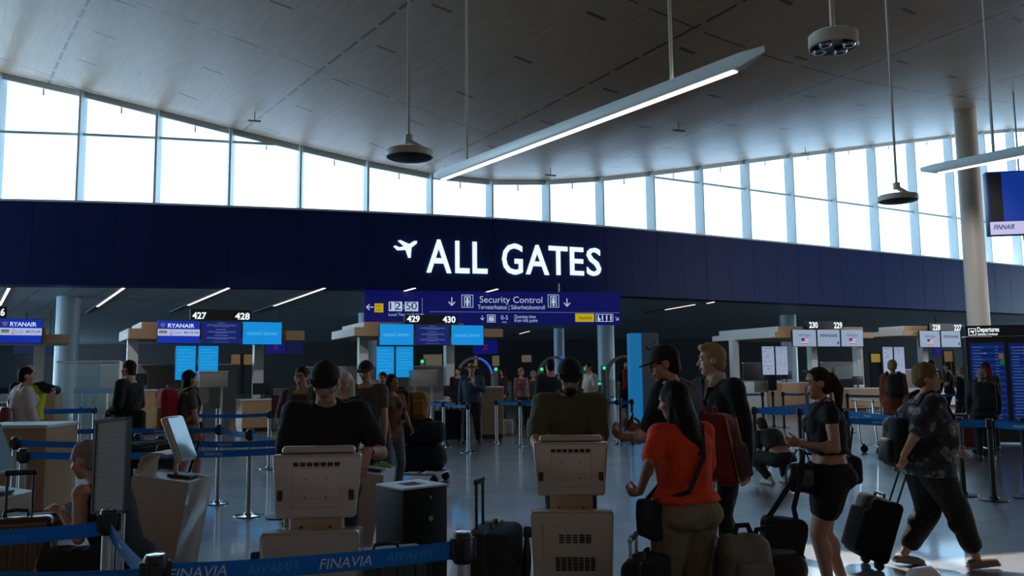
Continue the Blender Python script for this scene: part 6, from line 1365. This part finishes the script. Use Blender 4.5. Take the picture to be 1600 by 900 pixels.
# man in black at the left kiosk
def ex_m1(I):
    sj, el, wr, hd, pn = I['arm']['L']; u = (wr - el).normalized(); b = MB(); b.cyl(wr - u * .035, wr - u * .015, .034, .033, seg=16); I['out'](b, 'bracelet', M_blackp)
I1 = person('man in a black tee and black cap bending over the left kiosk', P(513, 5.22), 188, 1.73, 'm', 1.10, lean=13, slump=14, head=(0, 15, 0), arms=dict(L=dict(to=at(574, 706, 4.86), hint=(-.35, -1, -.2), hd=(.25, .5, -.7), palm=(.3, .2, -1), curl=.9), R=dict(to=at(452, 735, 4.80), hint=(.35, -1, -.2), hd=(-.2, .6, -.4), palm=(0, 0, -1))),
    top=tee(M_tblack, sleeve=.36, high=True, loose=.022), bottom=pants(M_jeans), shoes=M_shoe_b, hair=('short', 'brown'), hat=('cap', M_cap), vox=.010, face=True, belly=.03, skin=M_skin, extras=ex_m1)
# man in olive at the right kiosk
I2 = person('man in an olive shirt and dark cap looking down at the right kiosk', P(888, 6.1), 180, 1.73, 'm', 1.04, lean=9, slump=10, head=(0, 18, 0), arms=dict(L=dict(to=at(932, 706, 5.62), hint=(-.3, -1, -.2), hd=(.3, .8, -.3), palm=(.2, 0, -1)), R=dict(to=at(842, 706, 5.62), hint=(.3, -1, -.2), hd=(-.3, .8, -.3), palm=(-.2, 0, -1))),
    top=tee(M_olive, sleeve=.46, high=True, loose=.026), bottom=pants(M_jeans), shoes=M_shoe_b, hair=('short', 'dark'), hat=('cap', M_cap), glasses=M_glass_f, vox=.010, face=True)
b = MB(); s_ = I2['s']
for k in (-1, 1): b.bar((I2['neck'] + I2['Xs'] * (k * .012) + V((0, .085, .0))) * s_, (I2['neck'] + I2['Xs'] * (k * .085) + V((0, .02, .03))) * s_, .05, .012, V((0, .6, 1)))
b.build('collar', M_olive, I2['root'])
b = MB(); hp = I2['hp']; b.ell(hp(0, .058, -.085), (.046, .042, .045), I2['HR']); I2['out'](organic(b, .010, 2, .005, 30), 'beard', M_hair['dark'])
# woman in orange
def ex_w1(I): pass
I3 = person('woman in an orange tee and khaki trousers standing with her back turned', P(1066, 4.72), 24, 1.56, 'f', 1.10, lean=3, slump=4, head=(35, 12, 0), arms=dict(L=dict(to=at(1000, 768, 4.62), hint=(-.8, -.9, -.3), hd=(-.2, .6, -.1), palm=(.8, .1, .4), curl=.8), R=dict(rel=(.12, .30, 1.10), hint=(.8, -.6, -.5), hd=(-.5, .6, .2), palm=(-.6, 0, .6), curl=.8)),
    top=tee(M_orange, sleeve=.42, hem=.045, loose=.026, flare=.012, high=True, wr=.008), bottom=pants(M_khaki, rise=.06, loose=.030, len=.97, hemr=.085, wr=.010), shoes=M_shoe_w, hair=('long', 'black', .30, 1.25), vox=.010, skin=M_skin_tan)
side_bag(I3, 'small dark crossbody bag at the left hip of the woman in orange', M_black, -1, (-.235, .06, .90), (.09, .22, .24), True, M_char, sw=.03)
# capped man facing left
I4 = person('man in a black peaked cap facing left, behind the woman in orange', P(1060, 5.75), 54, 1.80, 'm', 1.08, lean=2, slump=9, head=(32, 12, 0), arms=dict(L=dict(rel=(-.12, .36, 1.12), hint=(-.7, -1, -.4), hd=(.2, .8, .3), palm=(.8, 0, .4), curl=.8), R=dict(rel=(.12, .34, 1.15), hint=(.7, -1, -.4), hd=(-.2, .8, .3), palm=(-.8, 0, .4), curl=.8)),
    top=tee(M_tblack, sleeve=.36, high=True), bottom=pants(M_jeans), shoes=M_shoe_b, hair=('short', 'dark'), hat=('cap', M_cap), vox=.010, face=True)
worn_pack(I4, 'red backpack with yellow zip trims worn by the capped man', K('dark_red_nylon', (120, 26, 22)), (.30, .19, .46), M_plum, .22, True, _mats['dark_red_nylon'], (M_yelpk, (-.10, .06)))
b = MB()
w_ = I4['W'](I4['arm']['R'][2] + V((-.02, .10, .06))); held('phone', 'phone held up by the capped man facing left', 'phone', w_, lambda t: (MB().rbox((0, 0, 0), (.012, .075, .15), .005, axes(0, 0, .5)).build('case', M_blackp, t), MB().rbox((.007, 0, .004), (.002, .066, .135), .001, axes(0, 0, .5), 1).build('screen', mat('phone_glass', (40, 46, 56), .1), t)))
# suited man
def ex_m4(I):
    s = I['s']; f = V((0, 1, 0)); b = MB(); n = I['neck']; c = I['chest']; fr = .145
    b.prism([(-.055, .03), (.055, .03), (.0, -.26)], .02, Matrix.Translation((c + V((0, fr + .002, .17))) * s) @ Matrix.Rotation(math.radians(180), 4, 'Z') @ Matrix.Rotation(math.radians(90 - 8), 4, 'X')); b.build('shirt_front', M_wht, I['root'])
    b = MB(); b.lathe([(.066, -.02), (.071, -.015), (.068, .03), (.064, .035), (.062, -.01)], (n + V((0, -.003, .01))) , 24); I['out'](b, 'collar', M_wht)
    b = MB(); b.bar((c + V((0, fr + .018, .17))) * s, (c + V((0, fr + .016, -.05))) * s, .05, .012, V((0, 1, 0))); b.bar((c + V((0, fr + .01, .20))) * s, (c + V((0, fr + .02, .165))) * s, .04, .03, V((0, 1, 0))); b.build('tie', M_navyc, I['root'])
I5 = person('tall blond man in a black suit and tie facing left', P(1122, 6.6), 116, 1.82, 'm', 1.04, lean=1, slump=4, head=(-32, 2, 0), arms=dict(L=dict(rel=(-.27, -.02, .80), hint=(-.5, -1, 0)), R=dict(rel=(.24, .22, .95), hint=(.6, -1, -.3))),
    top=longs(M_suit, hem=-.14, loose=.028, wr=.007), bottom=pants(M_suit, loose=.022), shoes=M_shoe_b, hair=('quiff', 'sand'), vox=.010, face=True, skin=M_skin_pale, extras=ex_m4)
# woman in black shorts
def ex_w2(I):
    hp = I['hp']; b = MB()
    for k in (-1, 1): b.tube([hp(-.012 + .02 * math.cos(a) * k, -.128 + .0, .07 + .0 + .022 * math.sin(a) + k * .022) for a in (2 * math.pi * i / 14 for i in range(15))], .005, 6)
    I['out'](b, 'hair_clip', M_camel)
    b = MB()
    for k in (-1, 1): b.ell(hp(k * .034, .072, .105), (.028, .014, .012), I['HR'])
    I['out'](b, 'sunglasses', M_blackp)
    b = MB(); b.tube([I['arm']['L'][2] + V((.0, -.01, 0)) + (V((0, math.cos(a), math.sin(a))) * .035) for a in (2 * math.pi * i / 14 for i in range(15))], .008, 6); I['out'](b, 'bracelet', M_chrome)
I6 = person('woman in a sleeveless black top and black shorts facing left', P(1289, 6.0), 84, 1.625, 'f', 1.15, lean=2, slump=2, head=(2, 6, 0), arms=dict(L=dict(to=at(1252, 694, 5.84), hint=(-.25, -1, -.5), hd=(.25, 1, .1), palm=(.8, 0, .5), curl=.9), R=dict(to=at(1246, 690, 6.1), hint=(.25, -1, -.5), hd=(-.2, 1, .1), palm=(-.8, 0, .5), curl=.9)), feet=dict(L=(-.10, .06, .085, 8, 0), R=(.10, -.10, .085, -8, 0)),
    top=dict(mat=M_tblack, sleeve=.10, hem=.17, high=True, loose=.014, wr=.006), bottom=dict(mat=M_black, kind='shorts', len=.26, loose=.028, rise=.075, wr=.006, name='shorts'), shoes=M_shoe_w, hair=('ponytail', 'brown', .20), vox=.010, face=True, extras=ex_w2)
side_bag(I6, 'black pouch at the hip of the woman in black shorts', M_black, 1, (.10, -.20, .96), (.20, .12, .22), True, M_black)
side_bag(I6, 'shiny black handbag held before the woman in black shorts', mat('patent_black', (24, 24, 28), .3, 0, .1), -1, (-.10, .24, .92), (.20, .22, .24), False, M_black, 'handbag', strap_pts=[V((-.10, .16, 1.02)), V((-.12, .20, 1.12)), V((-.10, .26, 1.13)), V((-.10, .32, 1.02))])
wt = at(1222, 843, 5.75); t = thing('tote_bag', 'large black tote hanging from the arm of the woman in black shorts', 'bag', (wt.x, wt.y, wt.z - .16), math.radians(6))
b = MB(); b.rbox((0, 0, .16), (.30, .16, .30), .05, axes(0, 0, math.radians(8)), 4); organic(b, .012, 4, .012, 7, 3).build('body', M_black, t, sharp=80)
b = MB(); hnd = I6['W'](I6['arm']['L'][2]) - V((wt.x, wt.y, wt.z - .16)); b.strap([(-.14, -.02, .26), (-.06, -.02, .36), tuple(hnd * .72 + V((.02, -.02, .04))), tuple(hnd + V((.03, -.01, -.045))), tuple(hnd * .75 + V((.05, 0, 0))), (.10, .02, .36), (.10, -.02, .27)], .035, .007, V((0, -1, 0))); b.build('strap', M_black, t)
# woman in floral blouse, walking right
I7 = person('heavy set woman in a dark floral blouse walking right with a trolley case', P(1437, 6.95), -90, 1.68, 'f', 1.40, pelvis=(0, .0, .92), lean=3, slump=2, head=(-34, 2, 0), arms=dict(R=dict(to=at(1394, 742, 6.78), hint=(.8, -1, 0), hd=(0, -.2, -1), palm=(-1, 0, 0), curl=1.3), L=dict(to=at(1507, 716, 7.15), hint=(-.7, -1, -.3), hd=(0, .7, -.7), palm=(1, 0, 0))),
    feet=dict(R=(.09, .34, .09, 0, -6), L=(-.09, -.18, .10, 0, 8)), top=dict(mat=M_floral, sleeve=.44, hem=-.14, loose=.034, flare=.02, wr=.010, cuff=.012, name='blouse'), bottom=pants(M_black, len=.86, loose=.026, hemr=.085), shoes=dict(mat=M_shoe_t, low=True), hair=('puffy', 'goldbrown'), vox=.010, face=True, belly=.11)
worn_pack(I7, 'black backpack worn by the woman in the floral blouse', M_black, (.28, .12, .42), None, .20)
# crouching person
I8 = person('person in black crouching on the floor with lower back showing', P(1210, 11.9), 14, 1.68, 'f', 1.1, pelvis=(0, -.08, .40), lean=46, slump=22, head=(0, 30, 0), arms=dict(L=dict(to=at(1191, 738, 12.1), hint=(-1, -.3, .2)), R=dict(rel=(.16, .52, .25), hint=(1, -.3, .2))), feet=dict(L=(-.14, .02, .09, 14, 0), R=(.16, .10, .09, -14, 0)), knees=dict(L=(-.35, 1, .6), R=(.35, 1, .6)),
    top=tee(M_tblack, hem=.15, loose=.014), bottom=pants(M_black, loose=.02, rise=.02), shoes=M_shoe_w, hair=('short', 'brown'), vox=.013)
# kneeling woman bottom left
I9 = person('woman in a sleeveless black dress kneeling behind the tilted poster', P(172, 5.25), 76, 1.70, 'f', 1.12, pelvis=(0, -.12, .52), lean=20, slump=12, head=(10, 16, 0), arms=dict(L=dict(to=at(97, 800, 5.15), hint=(-.3, -1, -.6), hd=(.1, .8, .3), palm=(.4, .2, -.8)), R=dict(rel=(.18, .40, .70), hint=(.4, -1, -.5))), feet=dict(L=(-.12, .42, .085, 0, 0), R=(.12, -.52, .10, 0, 60)), knees=dict(L=(-.1, 1, .6), R=(0, .9, -1)),
    top=dict(mat=M_tblack, sleeve=0, hem=-.05, loose=.016, wr=.006), bottom=dict(mat=M_black, kind='shorts', len=.42, loose=.03, wr=.008, name='skirt'), shoes=M_shoe_b, hair=('short', 'grey'), vox=.011)
# pilot
def ex_p(I):
    for nm in ('L', 'R'):
        sj, el, wr, hd, pn = I['arm'][nm]; u = (wr - el).normalized(); b = MB(); b.cyl(wr - u * .075, wr - u * .055, .054, .052, seg=16); b.cyl(wr - u * .045, wr - u * .03, .052, .050, seg=16); I['out'](b, 'cuff_stripe', M_wht)
    b = MB(); b.lathe([(.066, -.02), (.071, -.015), (.068, .03), (.064, .035), (.062, -.01)], I['neck'] + V((0, -.003, .01)), 24); I['out'](b, 'collar', M_wht)
    b = MB(); b.rbox(I['chest'] + V((-.10, .152, .08)), (.07, .008, .02), .003); I['out'](b, 'badge', M_chrome)
I10 = person('pilot in a dark uniform with pale cuff stripes facing left', P(203, 12.2), 82, 1.84, 'm', 1.0, lean=0, head=(4, 0, 0), arms=dict(L=dict(rel=(-.16, .20, 1.02), hint=(-.7, -1, -.4)), R=dict(rel=(.16, .20, 1.02), hint=(.7, -1, -.4))), top=longs(M_suit, hem=-.14, loose=.026), bottom=pants(M_suit), shoes=M_shoe_b, hair=('short', 'brown'), vox=.014, extras=ex_p)
side_bag(I10, 'black shoulder bag hanging at the back of the pilot', M_black, -1, (-.20, -.22, .92), (.12, .30, .30), True, M_black)
# woman with red backpack
def ex_rb(I):
    b = MB(); P_ = I['P']; n = 20
    b.ring([[P_ + V((.205 * math.cos(a), .155 * math.sin(a), z_)) if i == 0 else P_ + V((.20 * math.cos(a), .15 * math.sin(a), z_)) for a in (2 * math.pi * k / n for k in range(n))] for i, z_ in enumerate((-.20, -.05, .07))]); b.cap(P_ + V((.12, .16, .05)), P_ + V((.14, .18, -.22)), .035, .025); I['out'](organic(b, .014, 3, .014, 9, 4), 'tied_jacket', M_black)
I11 = person('long haired woman with a jacket tied over pink shorts, facing away right', P(293, 11.2), -48, 1.68, 'f', 1.04, head=(-14, 4, 0), arms=dict(R=dict(rel=(.26, .10, .84), hint=(.6, -1, 0)), L=dict(rel=(-.2, .26, 1.0), hint=(-.6, -1, 0))), feet=dict(R=(.10, .10, .085, 0, 0), L=(-.10, -.10, .085, 0, 0)), top=tee(M_grey_t), bottom=dict(mat=M_pink, kind='shorts', len=.34, loose=.03, name='shorts'), shoes=dict(mat=M_shoe_t, low=True), hair=('long', 'dark', .34), vox=.014, extras=ex_rb)
worn_pack(I11, 'large red backpack with yellow side on the long haired woman', M_redpk, (.34, .24, .58), M_yelpk, .08, True, M_yelpk)
# left edge pair
I12 = person('woman in a white jacket with short dark hair at the left edge', P(38, 11.4), -44, 1.75, 'f', 1.10, head=(-12, 4, 0), arms=dict(R=dict(rel=(.22, .14, .86), hint=(.6, -1, 0)), L=dict(rel=(-.2, .25, 1.0), hint=(-.6, -1, 0))), top=longs(M_whitej, hem=-.18, loose=.03, flare=.03, name='jacket'), bottom=pants(M_jeans), shoes=M_shoe_b, hair=('short', 'black'), vox=.014)
side_bag(I12, 'burgundy handbag hanging at the hip of the white jacketed woman', M_burg, 1, (.10, -.26, 1.10), (.30, .13, .24), True, M_burg, 'handbag')
I13 = person('airport worker in a yellow high visibility vest behind the white jacketed woman', P(46, 13.2), 185, 1.80, 'm', 1.15, arms=dict(L=dict(to=at(86, 612, 12.9), hint=(-1, -.5, -.2))), top=dict(longs(M_navyc), over=dict(mat=M_hiv, sleeve=0, hem=-.05, loose=.03, name='vest')), bottom=pants(M_navyc), shoes=M_shoe_b, hair=('fringe', 'grey'), vox=.016)
# group behind the left kiosk
I14 = person('man with glasses and backpack straps behind the red poster stand', P(474, 9.3), 174, 1.70, 'm', 1.0, lean=2, head=(0, 6, 0), arms=dict(L=dict(rel=(-.14, .24, 1.10), hint=(-.7, -1, -.4)), R=dict(rel=(.14, .24, 1.10), hint=(.7, -1, -.4))), top=longs(K('dark_grey_jacket', (66, 66, 66)), sleeve=.9, name='jacket'), bottom=pants(M_jeans), shoes=M_shoe_b, hair=('short', 'dark'), glasses=M_glass_f, vox=.012, face=True)
worn_pack(I14, 'grey backpack worn by the man with glasses', M_char, (.30, .18, .44), None, 0, True, K('pale_strap', (110, 110, 108)))
I15 = person('smiling woman with long white hair in black, right of the black cap', P(541, 9.0), 158, 1.63, 'f', 1.05, head=(8, 2, 0), arms=dict(), top=longs(M_tblack, sleeve=.6), bottom=pants(M_black), shoes=M_shoe_b, hair=('long', 'white', .26), glasses=M_glass_f, vox=.012, face=True, skin=M_skin_pale)
I16 = person('man in a grey tee and dark cap behind the white haired woman', P(573, 9.9), 170, 1.76, 'm', 1.06, head=(0, 8, 0), arms=dict(L=dict(rel=(-.26, .10, .84)), R=dict(rel=(.24, .1, .84))), top=tee(M_grey_t), bottom=pants(M_jeans), shoes=M_shoe_b, hair=('short', 'grey'), hat=('cap', M_cap), vox=.012, face=True)
I17 = person('dark haired man in a white tee partly behind the woman in tan', P(598, 14.2), 200, 1.63, 'm', .95, head=(-30, 0, 0), arms=dict(L=dict(rel=(-.16, .22, 1.05)), R=dict(rel=(.2, .1, .85))), top=tee(M_wht), bottom=pants(M_ljeans), shoes=M_shoe_w, hair=('short', 'black'), vox=.014)
I18 = person('brown haired woman in a tan top looking right behind the luggage cart', P(611, 10.9), 222, 1.60, 'f', 1.0, head=(10, 0, 0), arms=dict(L=dict(rel=(-.16, .26, 1.0)), R=dict(rel=(.16, .22, .95))), top=tee(K('tan_top', (110, 74, 52))), bottom=pants(M_ljeans), shoes=M_shoe_w, hair=('long', 'brown', .24), glasses=M_glass_f, vox=.012, face=True, skin=M_skin_tan)
# hat man
I19 = person('man in a straw hat and denim shirt holding a white cup', P(737, 19.2), 178, 1.80, 'm', 1.16, head=(0, 4, 0), arms=dict(L=dict(rel=(-.08, .26, 1.28), hint=(-.9, -.6, -.6), hd=(.4, .4, .6), palm=(.6, .2, 0), curl=.9), R=dict(rel=(.27, .06, .84), hint=(.6, -1, 0))), feet=dict(L=(-.14, 0, .085, 15, 0), R=(.14, 0, .085, -15, 0)), top=longs(M_denim, sleeve=.88), bottom=pants(M_black, loose=.024), shoes=M_shoe_b, hair=('short', 'grey'), hat=('sunhat', M_straw), vox=.014, belly=.04)
held('cup', 'white paper cup in the hand of the straw hat traveller', 'cup', I19['W'](I19['arm']['L'][2] + V((.02, .07, .10))), lambda t: (MB().lathe([(.001, -.05), (.03, -.05), (.04, .05), (.036, .05), (.001, .04)]).build('cup_body', M_wht, t), MB().lathe([(.001, .058), (.041, .056), (.042, .046), (.036, .045)]).build('lid', M_white, t)))
far = dict(vox=.018)
person('dark dressed person half hidden left of the straw hat traveller', P(716, 25), 160, 1.74, 'm', top=longs(M_black), bottom=pants(M_black), shoes=M_shoe_b, hair=('short', 'black'), **far)
person('person in maroon with dark hair left of the plaid dressed traveller', P(786, 27), 120, 1.72, 'f', top=longs(M_plum), bottom=pants(M_black), shoes=M_shoe_b, hair=('bob', 'dark'), **far)
person('blond traveller in a plaid jacket beyond the middle queue', P(814, 24), -150, 1.70, 'f', 1.1, top=longs(M_plaid), bottom=pants(M_black), shoes=M_shoe_b, hair=('puffy', 'blond'), **far)
person('blond traveller in brown right beside the plaid jacket', P(833, 25), 150, 1.62, 'f', 1.0, top=longs(M_brownc), bottom=pants(M_black), shoes=M_shoe_b, hair=('puffy', 'sand'), **far)
person('tall person in navy beyond the man in olive', P(860, 15.5), 20, 1.84, 'm', 1.1, top=longs(M_navyc), bottom=pants(M_navyc), shoes=M_shoe_b, hair=('short', 'black'), **far)
person('man in a cream tee facing left near the blue column', P(922, 20), 110, 1.82, 'm', 1.12, top=tee(M_wht, sleeve=.36), bottom=pants(M_navyc), shoes=M_shoe_b, hair=('short', 'dark'), belly=.05, **far)
IR = person('traveller in shorts seen from behind with a red backpack', P(980, 25), 4, 1.84, 'm', 1.0, top=tee(M_tblack), bottom=dict(mat=M_black, kind='shorts', len=.46, loose=.03, name='shorts'), shoes=M_shoe_b, hair=('short', 'blond'), hat=('backcap', K('cream_cap_cloth', (190, 176, 150))), **far)
worn_pack(IR, 'red backpack on the traveller in shorts near the blue pylon', M_redpk, (.36, .2, .58), None, 0)
IB = person('woman in a rust coat with tied blond hair by the chrome cart', P(1395, 17.2), -16, 1.76, 'f', 1.12, head=(-10, 0, 0), top=longs(M_rust, hem=-.3, loose=.035, flare=.04, name='coat'), bottom=pants(M_black), shoes=M_shoe_b, hair=('puffy', 'blond'), **far)
worn_pack(IB, 'dark backpack on the woman in the rust coat', M_black, (.30, .2, .46), None, .04)
person('short haired man in black seen from behind at the far right desk', P(1456, 23), 10, 1.80, 'm', 1.02, top=longs(M_black), bottom=pants(M_black), shoes=M_shoe_b, hair=('short', 'dark'), **far)
person('man in a black tee with bare arm right of the short haired man', P(1482, 23.5), 60, 1.74, 'm', 1.04, arms=dict(L=dict(rel=(-.14, .26, 1.12))), top=tee(M_black), bottom=pants(M_black), shoes=M_shoe_b, hair=('short', 'brown'), **far)
person('blond woman in a black coat just left of the departures board', P(1502, 21), 40, 1.62, 'f', 1.15, top=longs(M_black, hem=-.2, name='coat'), bottom=pants(M_black), shoes=M_shoe_b, hair=('puffy', 'blond'), **far)
IP = person('grey haired traveller in a dark jacket before the departures board', P(1533, 14.6), -24, 1.58, 'm', 1.15, top=longs(K('dark_jacket', (44, 42, 54)), hem=-.1, name='jacket'), bottom=pants(M_black), shoes=M_shoe_b, hair=('short', 'grey'), **far)
worn_pack(IP, 'bulky black backpack on the grey haired traveller', M_black, (.38, .26, .56), None, .06)
person('dark capped traveller with red hair close to the departures board', P(1541, 16.3), -10, 1.70, 'f', 1.05, top=longs(M_brownc), bottom=pants(M_black), shoes=M_shoe_b, hair=('bob', K('red_hair', (150, 30, 36))), hat=('cap', M_cap), **far)
